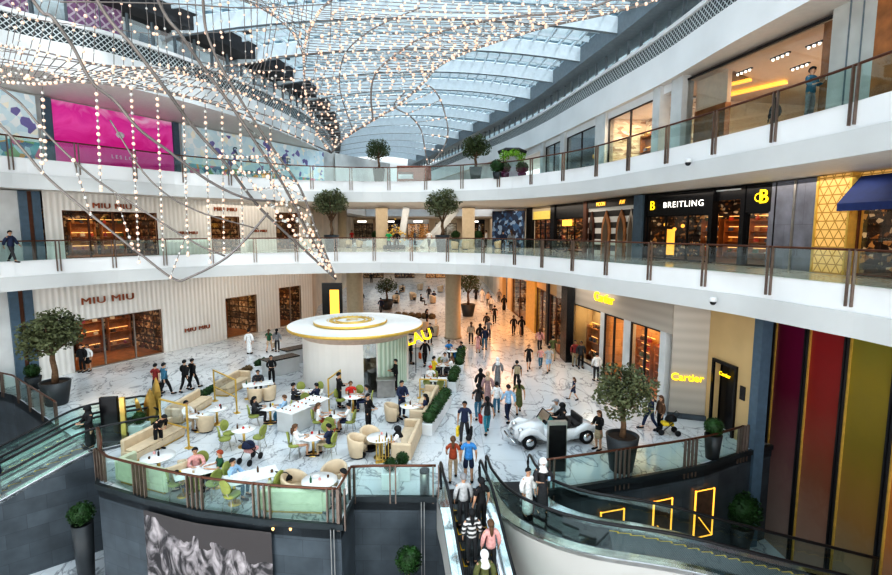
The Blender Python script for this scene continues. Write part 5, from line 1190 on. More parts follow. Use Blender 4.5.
T = thing('mannequin', 'black dressed mannequin in the bright top floor shop window', 'mannequin', FT.w(FT.uz(760, 110)[0], .75, Z2+.04), FT.rz)
for nm, me, m_ in (('figure', cached(body_mesh, 'stand'), cm(COL['dark'])), ('dress', cached(cloth, 'robe', 'stand'), cm(COL['black'])), ('wig', cached(hair_mesh, 'long', 'stand'), cm(COL['black']))):
    if not me.materials: me.materials.append(m_)
    o = bpy.data.objects.new(nm, me); C.objects.link(o); o.parent = T; slot(o, m_)
# ---------------------------------------------------------------- planting
mat('leaf', (.065, .09, .03), .6, var=.45, scale=2.2); mat('leaf_dark', (.022, .065, .014), .6, var=.5, scale=3); mat('bark', (.16, .10, .06), .8, var=.3, scale=8); mat('pot', (.035, .04, .045), .45)
mat('leaf_olive', (.125, .14, .07), .6, var=.45, scale=2)
def leaves_mesh(blobs, n, size, seed=1):
    rnd = random.Random(seed); mb = MB(); tot = sum(b[3]**2 for b in blobs)
    for (cx, cy, cz, r, fz) in blobs:
        for _ in range(int(n*r*r/tot)):
            d = Vector((rnd.gauss(0, 1), rnd.gauss(0, 1), rnd.gauss(0, 1))).normalized(); rr = r*(rnd.random()**.35); p = Vector((cx+d.x*rr, cy+d.y*rr, cz+d.z*rr*fz))
            a = Vector((rnd.gauss(0, 1), rnd.gauss(0, 1), rnd.gauss(0, .6))).normalized(); b = a.cross(Vector((rnd.gauss(0, 1), rnd.gauss(0, 1), rnd.gauss(0, 1)))).normalized(); L = size*(.7+rnd.random()*.6); w_ = L*.28
            mb.face([mb.p(*(p-a*L/2)), mb.p(*(p+b*w_)), mb.p(*(p+a*L/2)), mb.p(*(p-b*w_))])
    o = mb.build('tmp', []); me = o.data; bpy.data.objects.remove(o); return me
def olive(label, loc, H, cr, pot_r, pot_h, seed=1, leafm='leaf_olive', trunk_h=None, n=3600, square=False):
    rnd = random.Random(seed); T = thing('potted_tree', label, 'tree', loc); th = trunk_h or (H-pot_h)*.42; cz = H-cr*1.02
    sd = 4 if square else 20; a0 = math.pi/4 if square else 0; k = 1.3 if square else 1
    mb = MB(); pr = [(pot_r*.66*k, 0), (pot_r*.7*k, .04), (pot_r*k, pot_h), (pot_r*.9*k, pot_h), (pot_r*.86*k, pot_h-.1)]; mb.lathe(pr, sd, a0=a0, a1=a0+2*math.pi, smooth=not square); mb.build('pot', M('pot'), T)
    MB().lathe([(.001, pot_h-.08), (pot_r*.88*k, pot_h-.1)][::-1], sd, a0=a0, a1=a0+2*math.pi, smooth=False).build('soil', M('soil'), T)
    mb = MB(); z0 = pot_h-.1; top = z0+th; mb.tube([(0, 0, z0), (.04, .02, z0+th*.4), (-.03, .0, z0+th*.75), (0, 0, top)], [cr*.115, cr*.085, cr*.08, cr*.07], 8)
    blobs = []
    for i in range(13):
        zz = .92-1.5*i/12; a = i*2.4+rnd.random()*.5; rr = math.sqrt(max(0, 1-zz*zz)); q = cr*(.56+.10*rnd.random()); p = Vector((math.cos(a)*rr*q*1.08, math.sin(a)*rr*q*1.08, cz+zz*q))
        if i % 2 == 0: mb.tube([(0, 0, top-.05), tuple(Vector((0, 0, top)).lerp(p, .5)+Vector((0, 0, -.05))), tuple(p)], [cr*.05, cr*.03, cr*.012], 6)
        blobs.append((p.x, p.y, p.z, cr*(.34+.12*rnd.random()), .9))
    blobs.append((0, 0, cz, cr*.5, .9)); mb.build('trunk', M('bark'), T)
    me = leaves_mesh(blobs, n, cr*.13, seed); me.materials.append(M(leafm)); o = bpy.data.objects.new('foliage', me); C.objects.link(o); o.parent = T; return T
def bush(label, loc, r, pot_r, pot_h, seed=3, white=False, lift=0.0, n=1300):
    T = thing('potted_bush', label, 'plant', loc); m_ = 'white_paint' if white else 'pot'
    if white: MB().box(-pot_r, pot_r, -pot_r, pot_r, 0, pot_h, 0, .02).build('planter_box', M(m_), T)
    else: MB().lathe([(pot_r*.72, 0), (pot_r, pot_h), (pot_r*.86, pot_h), (pot_r*.84, pot_h-.06), (.001, pot_h-.06)], 18).build('pot', M(m_), T)
    me = leaves_mesh([(0, 0, pot_h+lift+r*.85, r, .95)], n, r*.2, seed); me.materials.append(M('leaf_dark')); o = bpy.data.objects.new('foliage', me); C.objects.link(o); o.parent = T
    MB().tube([(0, 0, pot_h-.1), (0, 0, pot_h+lift+r*.7)], .05, 6).build('stem', M('bark'), T)
    MB().sph((0, 0, pot_h+lift+r*.85), r*.8, 12, 8).build('inner_leaves', M('leaf_dark'), T); return T
olive('big potted olive tree at the left of the ground floor before the shop window', W(57, 404), 5.25, 1.55, .72, 1.25, 1)
olive('big potted olive tree behind the right glass balustrade', W(621, 469.5), 4.3, 1.22, .62, 1.4, 2, n=2600)
olive('left olive tree in a tall dark pot on the middle gallery', (A(332, 250, 40.9)[0], 40.9, Z1), 5.4, 1.4, .62, 1.45, 3, 'leaf_olive', n=3000, trunk_h=1.2)
olive('right olive tree in a tall dark pot on the middle gallery', (A(442.5, 250, 41.1)[0], 41.1, Z1), 5.5, 1.5, .62, 1.45, 4, 'leaf_olive', n=3000, trunk_h=1.1)
p = A(379, 180, 42.6); olive('left small olive tree in a square pot on the top gallery', (p.x, p.y, Z2), 3.75, 1.1, .5, 1.2, 5, 'leaf', n=2000, square=True, trunk_h=1.0)
p = A(475.5, 178, 42.3); olive('right small olive tree in a square pot on the top gallery', (p.x, p.y, Z2), 4.1, 1.25, .55, 1.25, 6, 'leaf', n=2400, square=True, trunk_h=1.0)
olive('dark potted tree beyond the kiosk left of the round column', W(387, 309), 4.0, 1.3, .8, 1.1, 7, 'leaf', n=1200, trunk_h=1.1)
olive('dark potted tree beyond the kiosk right of the round column', W(468, 316), 5.0, 1.4, .8, 1.3, 8, 'leaf', n=1200, trunk_h=1.3)
bush('small potted bush beside the left pilaster', W(34, 389), .42, .42, .75, 11)
bush('round bush in a tall dark pot on the lower level at the left', (-13.75, 17.75, -4.3), .46, .36, 2.5, 12)
bush('round bush in a dark pot at the foot of the tinted panels', W(738, 549, -4.3), .82, .55, 1.1, 13)
bush('round bush on a tall stem in front of the dark wall below the metal bin', (-1.25, 15.6, -4.3), .46, .4, 1.2, 14, lift=.95)
bush('potted bush at the end of the right balustrade beside the beige wall', W(712, 458), .38, .34, 1.0, 15)
bush('white planter with a round box bush near the metal bin', W(390, 490)+Vector((0, .25, 0)), .26, .3, .62, 16, True)
bush('second white planter with a round box bush behind the first', W(402.5, 478), .26, .3, .55, 17, True)
bush('white planter with a low bush by the gold leaf sculpture', W(135, 440)+Vector((0, .4, 0)), .3, .32, .6, 18, True)
p = A(875, 112, 17.9); bush('round bush in a dark pot behind the top gallery rail at the far right', (p.x, 18.2, Z2), .42, .38, .85, 19)
for x, y in ((374, 247), (456, 248), (479, 248)): bush('dark pot with a round bush under the middle gallery columns, %s' % {374: 'left one', 456: 'middle one', 479: 'right one'}[x], W(x, y, Z1)+Vector((0, 1.5, 0)), .5, .45, .9, x)
# hedges in white troughs around the terrace
def hedge(label, a, b, w=.5, hp=.55, blobr=.34, color='leaf_dark', seed=1):
    a, b = Vector(a[:2]), Vector(b[:2]); L = (b-a).length; T = thing('hedge_planter', label, 'planter', (a.x, a.y, 0), math.atan2((b-a).y, (b-a).x))
    MB().box(0, L, -w/2, w/2, 0, hp, 0, .02).build('trough', M('white_paint'), T)
    n = max(2, int(L/(blobr*1.5))); bl = [(blobr+(L-2*blobr)*i/(n-1), 0, hp+blobr*.55, blobr, .9) for i in range(n)]
    mb = MB(); [mb.sph(q[:3], q[3]*.85, 10, 6, 0, 1, 1, .9) for q in bl]; mb.build('clipped_shrub', M(color), T)
    me = leaves_mesh(bl, 320*n, .1, seed); me.materials.append(M(color)); o = bpy.data.objects.new('foliage', me); C.objects.link(o); o.parent = T; return T
hedge('white trough of clipped bushes edging the terrace behind the hedge sofa', W(427, 436), W(447, 404))
hedge('white trough of clipped bushes farther along the terrace edge', W(452, 392), W(456, 380), seed=2)
hedge('white trough of clipped bushes by the table with the yellow shirt', W(459, 374), W(462, 358), seed=3)
mat('hedge_brown', (.14, .09, .04), .7, var=.4)
hedge('low green hedge trough along the left terrace edge', W(196, 405), W(226, 388), .35, .25, .26, seed=4)
hedge('brownish plant trough behind the left bench sofa', W(228, 387), W(251, 374), .35, .3, .26, 'hedge_brown', 5)
hedge('short green hedge trough near the waiter and the stone counters', W(256, 371), W(266, 366), .35, .3, .26, seed=6)
# ---------------------------------------------------------------- furniture prototypes
mat('green_velvet', (.30, .33, .10), .75, var=.12); mat('cream_leather', (.62, .50, .36), .55, var=.08); mat('mint_leather', (.56, .60, .44), .5, var=.06); mat('table_white', (.85, .85, .84), .25, var=.03)
def proto_chair():
    T = thing('cafe_chair', 'x', 'chair')
    MB().lathe([(.02, .43), (.21, .43), (.235, .46), (.235, .50), (.2, .53), (.01, .53)], 16).build('seat', M('green_velvet'), T)
    mb = MB(); n = 16
    for z, y0 in ((0, 0), (1, 1)): pass
    fr = [mb.p(.22*math.cos(a), .2-.03*math.cos(a)**2+.06*math.sin(a)*.5, .79+.22*math.sin(a)) for a in [2*math.pi*i/n for i in range(n)]]; bk = [mb.p(.22*math.cos(a), .26-.03*math.cos(a)**2+.06*math.sin(a)*.5, .79+.22*math.sin(a)) for a in [2*math.pi*i/n for i in range(n)]]
    mb.face(fr); mb.face(bk[::-1])
    for i in range(n): mb.face((fr[i], bk[i], bk[(i+1) % n], fr[(i+1) % n]), 0, None, True)
    mb.build('backrest', M('green_velvet'), T)
    for sx in (-1, 1):
        for sy in (-1, 1): MB().tube([(sx*.13, sy*.13, .44), (sx*.2, sy*.2, 0)], .012, 6).build('leg', M('steel'), T)
    MB().tube([(-.12, .16, .45), (-.1, .25, .62)], .012, 5).tube([(.12, .16, .45), (.1, .25, .62)], .012, 5).build('back_support', M('steel'), T); return T
def proto_tub():
    T = thing('tub_chair', 'x', 'armchair')
    mb = MB(); n = 14; A0 = -.25*math.pi; A1 = 1.25*math.pi; rows = []
    for (r, z, top) in ((.30, .06, 0), (.36, .40, 0), (.38, .62, 1), (.34, .66, 1), (.29, .62, 1), (.27, .4, 0)):
        rows.append([mb.p(r*math.cos(A0+(A1-A0)*i/n), r*math.sin(A0+(A1-A0)*i/n), z+(.16*max(0, math.sin(math.pi*i/n))**1.5 if top else 0)) for i in range(n+1)])
    for a, b in zip(rows, rows[1:]):
        for i in range(n): mb.face((a[i], a[i+1], b[i+1], b[i]), 0, None, True)
    for i in (0, n): mb.face([r[i] for r in rows][::(1 if i else -1)])
    mb.build('shell', M('cream_leather'), T)
    MB().lathe([(.02, .3), (.28, .3), (.29, .36), (.27, .42), (.01, .44)], 16, sy=1.05).build('seat_cushion', M('cream_leather'), T)
    MB().lathe([(.26, 0), (.28, .06), (.02, .08)], 16).build('base', M('dark_metal'), T); return T
def proto_round():
    T = thing('cafe_table', 'x', 'table'); MB().lathe([(.02, .71), (.44, .71), (.47, .73), (.47, .75), (.01, .755)], 28).build('tabletop', M('table_white'), T)
    MB().tube([(0, 0, .04), (0, 0, .71)], [.05, .05], 10).build('pedestal', M('gold'), T); MB().lathe([(.24, 0), (.24, .02), (.05, .06)], 20).build('base', M('gold'), T); return T
def proto_rect():
    T = thing('cafe_table', 'x', 'table'); MB().box(-.75, .75, -.38, .38, .71, .75, 0, .01).build('tabletop', M('table_white'), T)
    for s in (-.5, .5): MB().tube([(s, 0, .04), (s, 0, .71)], .04, 8).build('pedestal', M('gold'), T); MB().lathe([(.2, 0), (.2, .02), (.05, .05)], 16, cx=s).build('base', M('gold'), T)
    return T
PROTO = {}
def put(kind, loc, rz, label, cat=None, scale=1.0, mats=None):
    if kind not in PROTO:
        T = {'chair': proto_chair, 'tub': proto_tub, 'round': proto_round, 'rect': proto_rect}[kind](); remember(T); PROTO[kind] = T; o = T
    else: o = copy_tree(PROTO[kind])
    o.location = loc; o.rotation_euler = (0, 0, rz); o.scale = (scale,)*3; o['label'] = label
    return o
def plate(loc, label, k=0, group=None):
    if k == 0: o = MB().lathe([(.02, 0), (.08, .0), (.12, .015), (.115, .02), (.01, .008)], 14).build('plate', M('white_paint'))
    elif k == 1: o = MB().lathe([(.02, 0), (.03, .0), (.04, .08), (.036, .08), (.01, .01)], 10).build('cup', cm(COL[random.choice(['white', 'brown', 'beige'])]))
    elif k == 2: o = MB().lathe([(.035, 0), (.035, .14), (.012, .19), (.012, .23)], 10).build('bottle', cm(COL[random.choice(['dark', 'green', 'brown'])], .3))
    else: o = MB().sph((0, 0, .05), .05, 8, 6).lathe([(.05, 0), (.04, .03)], 8).build('dessert', cm(COL[random.choice(['red', 'yellow', 'brown', 'pink'])]))
    o.location = loc; return tag(o, label, ['plate', 'cup', 'bottle', 'dessert'][k], group)
SIDE = ['on the viewer side', 'on the right side', 'on the far side', 'on the left side']
def setting(px, py, kind, where, chairs=(), people=(), rz=0.0, scale=1.0, dishes=4, ck='chair'):
    """a table whose top centre is seen at px,py; chairs by side angle in degrees (0 = towards the viewer, 90 = right)"""
    P = W(px, py, .75*scale); P.z = 0; t = put(kind, P, rz, '%s %s' % ({'round': 'round white table with a gold pedestal', 'rect': 'long white table on gold pedestals'}[kind], where), scale=scale)
    if kind == 'round': t.scale = (scale*1.0,)*3
    for i in range(dishes):
        a = i*2*math.pi/max(1, dishes)+px; r = .24*scale if i else .02
        x, y = (r*math.cos(a), r*math.sin(a)) if kind == 'round' else ((-.55+1.1*i/max(1, dishes-1))*scale, .12*(-1)**i)
        X, Y = P.x+x*math.cos(rz)-y*math.sin(rz), P.y+x*math.sin(rz)+y*math.cos(rz); k = [1, 0, 2, 3][(i+int(px)) % 4]
        plate((X, Y, .753*scale), '%s on the %s' % (['plate', 'cup', 'bottle', 'dessert'][k], (('table '+where) if len(where.split()) < 12 else 'table')), k, 'tableware on the table '+where)
    for c in chairs:
        ang, k = (c, ck) if not isinstance(c, tuple) else c; a = R(ang); d = (.70 if k == 'chair' else .80)*scale; d += (.0 if kind == 'round' or True else 0)
        q = Vector((P.x+math.sin(a)*d, P.y-math.cos(a)*d, 0))
        sd = ['viewer side', 'near right corner', 'right side', 'far right corner', 'far side', 'far left corner', 'left side', 'near left corner'][int(((ang+22.5) % 360)//45)]
        put(k, q, a+math.pi, '%s, %s of table %s' % ('green oval chair' if k == 'chair' else 'cream tub chair', sd, where), scale=scale)
    for (ang, lab, kw) in people:
        a = R(ang); d = .66*scale; kw = dict(kw); kw.setdefault('pose', 'sit'); person((P.x+math.sin(a)*d, P.y-math.cos(a)*d, -.0), a+math.pi, lab, **kw)
    return P
S_ = 1.06
setting(313, 436, 'round', 'in the middle of the terrace', (75, 285, 160), ((80, 'man in a navy tee seated right of the middle terrace table', dict(top=('tee', 'navy'), bot=('trousers', 'khaki'))), (285, 'woman in a long white dress seated left of the middle terrace table', dict(top=('shirt', 'white'), bot=('dress', 'white'), hair=('long', 'brown')))), scale=S_)
setting(334, 414.5, 'round', 'in front of the kiosk', (85, 275, 0), ((85, 'man with a grey backpack strap seated right of the table before the kiosk', dict(top=('tee', 'white'), bot=('shorts', 'navy'))), (275, 'woman in a white top seated left of the table before the kiosk', dict(top=('tee', 'white'), bot=('trousers', 'rust'), hair=('long', 'brown'))), (0, 'child in a coral top seated on the viewer side before the kiosk', dict(top=('tee', 'pink'), bot=('trousers', 'orange'), h=1.3))), scale=S_)
setting(353, 396, 'round', 'at the kiosk wall near the golden figure', (95, 170, 250), ((95, 'man in a dark grey tee seated by the kiosk wall', dict(top=('tee', 'grey'), bot=('trousers', 'navy'))), (200, 'woman in a red and white top seated by the kiosk wall', dict(top=('tee', 'red'), bot=('trousers', 'dark'), hair=('long', 'brown')))), scale=S_)
setting(270, 407, 'round', 'left of the pastry counter', (100, 300), ((95, 'man in a pale blue shirt and jeans seated left of the pastry counter', dict(top=('shirt', 'sky'), bot=('trousers', 'jeans'), hair=('short', 'brown'))), (285, 'woman in a dark coat seated left of the pastry counter', dict(top=('jacket', 'dark'), bot=('trousers', 'dark'), hair=('long', 'black')))), scale=S_)
setting(243.5, 428.5, 'round', 'left of centre with three empty green chairs', (255, 300, 75), scale=S_)
setting(307, 391.5, 'rect', 'behind the pastry counter', (150, 215, 10), ((300, 'man in dark grey seated behind the pastry counter', dict(top=('shirt', 'dark'), bot=('trousers', 'dark'))), (60, 'person in navy seated right of the table behind the pastry counter', dict(top=('shirt', 'navy'), bot=('trousers', 'jeans')))), rz=R(5), scale=S_)
setting(258, 383.5, 'rect', 'beside the bench sofa by the brown hedge', ((10, 'tub'), (60, 'tub')), ((200, 'man in a dark suit seated on the bench by the brown hedge', dict(top=('jacket', 'dark'), bot=('trousers', 'dark'))),), rz=R(25), scale=S_)
setting(216.5, 408, 'round', 'behind the gold frame screens', ((350, 'tub'),), scale=S_)
setting(199, 414, 'round', 'beside the pale bench sofa at the left', (), ((255, 'man in a white shirt seated on the pale bench sofa at the left', dict(top=('shirt', 'white'), bot=('trousers', 'beige'))),), scale=S_)
setting(158, 456, 'round', 'in the corner by the mint sofa', ((60, 'tub'),), scale=1.25)
setting(199, 470, 'rect', 'near the pink shirt', (300, 200, 15, 60), ((215, 'woman in a pink shirt seated at the rail side table', dict(top=('shirt', 'pink'), bot=('trousers', 'dark'), hair=('short', 'black'))), (120, 'man in a dark green shirt seated with his back to the rail', dict(top=('tee', 'green'), bot=('trousers', 'dark'), hair=('short', 'rust'))), (300, 'child with black hair seated low at the rail side table', dict(top=('tee', 'dark'), bot=('trousers', 'dark'), h=1.2))), rz=R(35), scale=S_)
setting(252, 475, 'rect', 'at the rail with the pale blue shirt', (75, 250, 330), ((255, 'man in a pale blue shirt seated at the long rail table', dict(top=('shirt', 'sky'), bot=('trousers', 'jeans'))),), rz=R(30), scale=1.15)
setting(319.5, 480, 'round', 'at the corner rail with two cream tub chairs', ((250, 'tub'), (165, 'tub')), ((85, 'man in a white shirt seated at the corner rail table', dict(pose='sit', top=('shirt', 'white'), bot=('trousers', 'dark'))),), scale=1.25)
setting(380, 437, 'round', 'below the hedge sofa with cream tub chairs', ((265, 'tub'), (215, 'tub')), ((80, 'man with black curly hair and a white top seated on the hedge sofa', dict(top=('tee', 'white'), bot=('trousers', 'navy'), hair=('scarf', 'black'))),), scale=1.15)
setting(410.5, 405, 'round', 'under the man in the navy jacket', ((265, 'tub'),), ((90, 'woman in a navy top seated on the hedge sofa', dict(top=('tee', 'navy'), bot=('trousers', 'dark'), hair=('long', 'black'))),), scale=1.1)
setting(434, 379, 'rect', 'with green chairs behind the gold low frame', (335, 25, 180), ((200, 'person in a red cap seated behind the gold low frame', dict(top=('tee', 'white'), bot=('trousers', 'dark'), hair=('cap', 'red'))),), scale=1.0)
setting(443, 364.5, 'rect', 'with the yellow shirt beyond the gold low frame', (190,), ((300, 'man in a bright yellow shirt seated with his back to the viewer', dict(top=('tee', 'yellow'), bot=('trousers', 'dark'))), (60, 'woman in white seated opposite the yellow shirt', dict(top=('tee', 'white'), bot=('trousers', 'dark'), hair=('long', 'brown'))), (170, 'man in pale grey seated beyond the yellow shirt', dict(top=('tee', 'lgrey'), bot=('trousers', 'dark'))))), 
setting(452, 350.5, 'round', 'with the blue shirts by the round column', (90,), ((100, 'man in a navy shirt seated by the round column', dict(top=('shirt', 'navy'), bot=('trousers', 'blue'))), (200, 'man in a blue shirt seated by the round column', dict(top=('tee', 'blue'), bot=('trousers', 'dark')))))
# sofas
def sofa(label, loc, rz, L, m_='cream_leather', D=.8, corner=0, h=.85, seatm=None):
    T = thing('bench_sofa', label, 'sofa', loc, rz); MB().box(0, L, 0, D, .08, .36, 0, .03).build('base', M(m_), T); MB().box(.04, L-.04, 0, D-.2, .36, .47, 0, .04).build('seat_cushion', M(seatm or 'cream_leather'), T)
    MB().box(0, L, D-.18, D, .30, h, 0, .05).build('backrest', M(m_), T)
    if corner in (1, 3): MB().box(-.16, .02, 0, D, .08, h-.05, 0, .05).build('armrest', M(m_), T)
    if corner in (2, 3): MB().box(L-.02, L+.16, 0, D, .08, h-.05, 0, .05).build('armrest', M(m_), T)
    MB().box(.05, L-.05, .06, D-.06, 0, .08).build('plinth', M('gold'), T); return T
# local +y is the back of the sofa
sofa('mint backed sofa in the terrace corner at the left rail', (-12.15, 16.95, 0), R(-19)+math.pi+0, .01, 'mint_leather') if 0 else None
def sofa2(label, a, b, back_left=True, **k):
    a, b = Vector(a[:2]), Vector(b[:2]); d = b-a; return sofa(label, (a.x, a.y, 0), math.atan2(d.y, d.x), d.length, **k)
sofa2('mint green sofa backing onto the rail at the left corner of the terrace', (-9.55, 17.25), (-11.7, 18.1), m_='mint_leather', corner=3, h=.95)
sofa2('cream sofa arm running from the left corner towards the sculpture', (-12.3, 19.0), (-11.7, 21.6), m_='cream_leather', corner=0)
sofa2('mint green low sofa backing onto the rail below the corner table', (-3.95, 16.1), (-5.9, 16.2), m_='mint_leather', corner=3, h=.8)
sofa2('pale cream bench sofa along the left hedge', W(183, 424), W(213, 404), m_='cream_leather', corner=1)
sofa2('pale cream bench sofa in front of the brown hedge', W(228, 397), W(250, 384), m_='cream_leather', corner=2)
dx_ = Vector((-.85, 0, 0)); sofa2('nearer cream hedge sofa with the curly haired man', W(423, 436)+dx_, W(413, 461)+dx_, corner=3); sofa2('farther cream hedge sofa with the seated woman in navy', W(440, 399)+dx_, W(428, 425)+dx_, corner=3)
# gold framed screens
def gframe(label, a, b, h, legs=(0, 1), glassy=True):
    a, b = Vector(a[:2]), Vector(b[:2]); d = b-a; L = d.length; T = thing('gold_screen', label, 'screen', (a.x, a.y, 0), math.atan2(d.y, d.x))
    for x in (0, L): MB().box(x-.03, x+.03, -.03, .03, 0, h).build('post', M('gold_paint'), T); MB().box(x-.15, x+.15, -.12, .12, 0, .03).build('foot', M('gold_paint'), T)
    MB().box(0, L, -.03, .03, h-.06, h).box(0, L, -.03, .03, h*.45, h*.45+.05).build('rail', M('gold_paint'), T)
    if glassy: g = MB(); g.face([g.p(.03, 0, h*.45+.05), g.p(L-.03, 0, h*.45+.05), g.p(L-.03, 0, h-.06), g.p(.03, 0, h-.06)]); g.build('glass_pane', M('shop_glass'), T)
gframe('gold framed glass screen by the waiter and the pale sofa', W(162, 440), W(189, 448), 1.9)
gframe('gold framed glass screen between the two left bench sofas', W(215, 401), W(237, 413), 1.75)
gframe('low gold frame in front of the green chairs', W(420, 398), W(446, 399), 1.1)
gframe('slender gold screen beside the waiter at the kiosk', W(329, 411), W(341, 400), 1.7, glassy=False)
for k, (x, y) in enumerate(((141, 430), (150, 428), (155, 424))):
    P = W(x, y); T = thing('leaf_sculpture', 'golden leaf shaped standing sculpture at the left, %s' % ['shortest of three', 'middle of three', 'tallest of three'][k], 'sculpture', P, R([-30, 20, 0][k])); h = [1.5, 1.9, 2.3][k]
    mb = MB(); n = 10
    for i in range(n+1):
        f = i/n; w_ = .26*math.sin(math.pi*min(1, f*.95+.05))**.8; lean = .25*(f-.2)*[-1, .5, 1][k]
        mb.p(lean-w_, .06*math.sin(f*3), f*h); mb.p(lean, -.09, f*h); mb.p(lean+w_, .06*math.sin(f*3), f*h)
    for i in range(n):
        a = i*3; mb.face((a, a+1, a+4, a+3)); mb.face((a+1, a+2, a+5, a+4))
    mb.build('leaf_blade', M('gold'), T); MB().lathe([(.16, 0), (.16, .04), (.02, .05)], 14).build('base', M('dark_metal'), T)
for k, (x, y, h, lab) in enumerate(((364, 391, 1.9, 'tall golden abstract figure standing against the kiosk wall'), (313, 388, 1.5, 'smaller golden figure at the left side of the kiosk'))):
    T = thing('gold_figure', lab, 'sculpture', W(x, y)); MB().lathe([(.12, 0), (.26, .25*h), (.24, .5*h), (.14, .75*h), (.13, .85*h), (.02, h)], 12, sy=.7).build('figure', M('gold'), T); MB().lathe([(.25, 0), (.25, .05), (.02, .06)], 14).build('base', M('dark_metal'), T)
P = W(384, 462); T = thing('slatted_screen', 'short golden slatted screen below the hedge sofa', 'screen', P, R(15))
for i in range(6): MB().box(-.32+i*.12, -.27+i*.12, -.02, .02, .03, .95+.12*(i % 2)).build('slat', M('gold'), T)
MB().box(-.34, .36, -.08, .08, 0, .04).build('base', M('gold_paint'), T)
# ---------------------------------------------------------------- kiosk
K = (-5.55, 30.4); T = thing('round_kiosk', 'round white kiosk under a flat disc roof with gold rings', 'kiosk', (K[0], K[1], 0))
mat('kiosk_wall', (.74, .72, .69), .5, var=.04, scale=.5); stripes('mint_curtain', (.40, .52, .42), (.66, .76, .66), .3, 0, .6, .6)
rb, rr_ = 3.1, 4.1
def arcwall(a0, a1, r, z0, z1, n=16): return [(r*math.cos(R(a0+(a1-a0)*i/n)), r*math.sin(R(a0+(a1-a0)*i/n))) for i in range(n+1)]
MB().strip(arcwall(160, 287, rb, 0, 0), 0, 3.1, 0, -.12).build('curved_wall', M('kiosk_wall'), T)
MB().strip(arcwall(-10, 160, rb, 0, 0), 0, 3.1, 0, -.12).build('curved_wall', M('kiosk_wall'), T)
MB().strip(arcwall(302, 350, rb, 0, 0), 0, 3.0, 0, -.08).build('mint_curtain', M('mint_curtain'), T)
for i in range(9):
    a = R(302+48*i/8); MB().box(rb*math.cos(a)-.04, rb*math.cos(a)+.04, rb*math.sin(a)-.04, rb*math.sin(a)+.04, 0, 3.0).build('fluted_rib', M('kiosk_wall'), T)
w_ = MB().strip(arcwall(287, 302, rb-.02, 0, 0, 4), 0, 3.0, 0).build('window', M('window_dark'), T); MB().strip(arcwall(287.5, 301.5, rb-.1, 0, 0, 4), 2.0, 2.95, 0).build('lit_pane', M('white_glow'), w_)
MB().lathe([(rb+.12, 2.85), (rr_-.5, 3.2), (rr_-.08, 3.32), (rr_, 3.35)], 64, smooth=True).build('roof_soffit', mat('peach_soffit', (.72, .55, .45), .5), T)
MB().lathe([(rr_, 3.33), (rr_+.03, 3.37), (rr_+.03, 3.45), (rr_-.02, 3.49)], 64, cap=False).build('gold_rim', M('gold_paint'), T); MB().lathe([(rr_-.02, 3.485), (.01, 3.49)], 64, smooth=False).build('roof_disc', M('table_white'), T)
cx, cy = -.35, .1
MB().lathe([(2.2, 3.5), (2.24, 3.54), (2.24, 3.62), (2.2, 3.66)], 56, cx=cx, cy=cy, cap=False).build('gold_rim', M('gold_paint'), T); MB().lathe([(2.2, 3.655), (.01, 3.66)], 56, cx=cx, cy=cy, smooth=False).build('upper_disc', M('table_white'), T)
lattice('gold_pattern', (.60, .40, .14), (.80, .74, .62), .12, .3)
MB().lathe([(1.3, 3.66), (1.3, 3.705), (1.08, 3.71), (1.08, 3.66)], 48, cx=cx, cy=cy, cap=False).build('gold_ring', M('gold_paint'), T); MB().lathe([(.93, 3.66), (.92, 3.71), (.86, 3.71), (.86, 3.66)], 48, cx=cx, cy=cy, cap=False).build('gold_ring', M('gold_paint'), T)
mb = MB()
for i in range(30): a = i*2*math.pi/30; mb.sph((cx+1.42*math.cos(a), cy+1.42*math.sin(a), 3.70), .05, 6, 3, sz=.4)
mb.build('beaded_ring', M('gold_paint'), T)
text('L', .8, 'monogram', M('gold_paint'), T, (cx-.1, cy, 3.72), rot=(0, 0, 0), ext=.01); text('O', .8, 'monogram', M('gold_paint'), T, (cx+.15, cy+.05, 3.72), rot=(0, 0, 0), ext=.01)
T = thing('hanging_sign', 'bright yellow lettered sign tilted beyond the kiosk roof', 'sign', (-1.75, 31.5, 0)); text('LAU', .95, 'lettering', M('yellow_glow'), T, (0, 0, 2.35), rot=(math.pi/2, R(-18), 0), ext=.04, bold=.02); MB().tube([(-.2, .1, 0), (-.2, .1, 2.7)], .03, 6).build('pole', M('dark_metal'), T)
# counters
def counter(label, loc, rz, L, D, h, topm='table_white', m_='pale_stone', food=0, group=''):
    T = thing('counter', label, 'counter', loc, rz); MB().box(-L/2, L/2, -D/2, D/2, 0, h-.06, 0, .02).build('cabinet', M(m_), T); MB().box(-L/2-.04, L/2+.04, -D/2-.04, D/2+.04, h-.06, h, 0, .015).build('worktop', M(topm), T)
    for i in range(food):
        x = -L/2+.2+(L-.4)*(i//3)/max(1, (food-1)//3); y = -D/4+D/4*(i % 3); c, s = math.cos(rz), math.sin(rz)
        o = MB().box(-.14, .14, -.09, .09, 0, .02, 0, .005).build('tray', cm(COL['white'])); 
        o.location = (loc[0]+x*c-y*s, loc[1]+x*s+y*c, h+.001); o.rotation_euler = (0, 0, rz); tag(o, 'small tray on the %s' % label, 'tray', group)
        o = MB().sph((-.06, 0, .03), .04, 7, 5).build('pastry', cm(COL[['rust', 'beige', 'brown', 'orange'][i % 4]])); o.location = (loc[0]+x*c-y*s, loc[1]+x*s+y*c, h+.025); tag(o, 'pastry on a tray of the %s' % label, 'pastry', group)
counter('white pastry counter in the middle of the terrace', W(304, 424), R(62), 2.4, 1.0, 1.0, food=15, group='pastries and trays on the counter')
counter('grey stone counter at the wall end, nearer one', W(281, 373), R(48), 2.2, .9, 1.05, 'black_front'); counter('grey stone counter at the wall end, farther one', W(296, 362), R(50), 2.0, .9, 1.05, 'black_front')
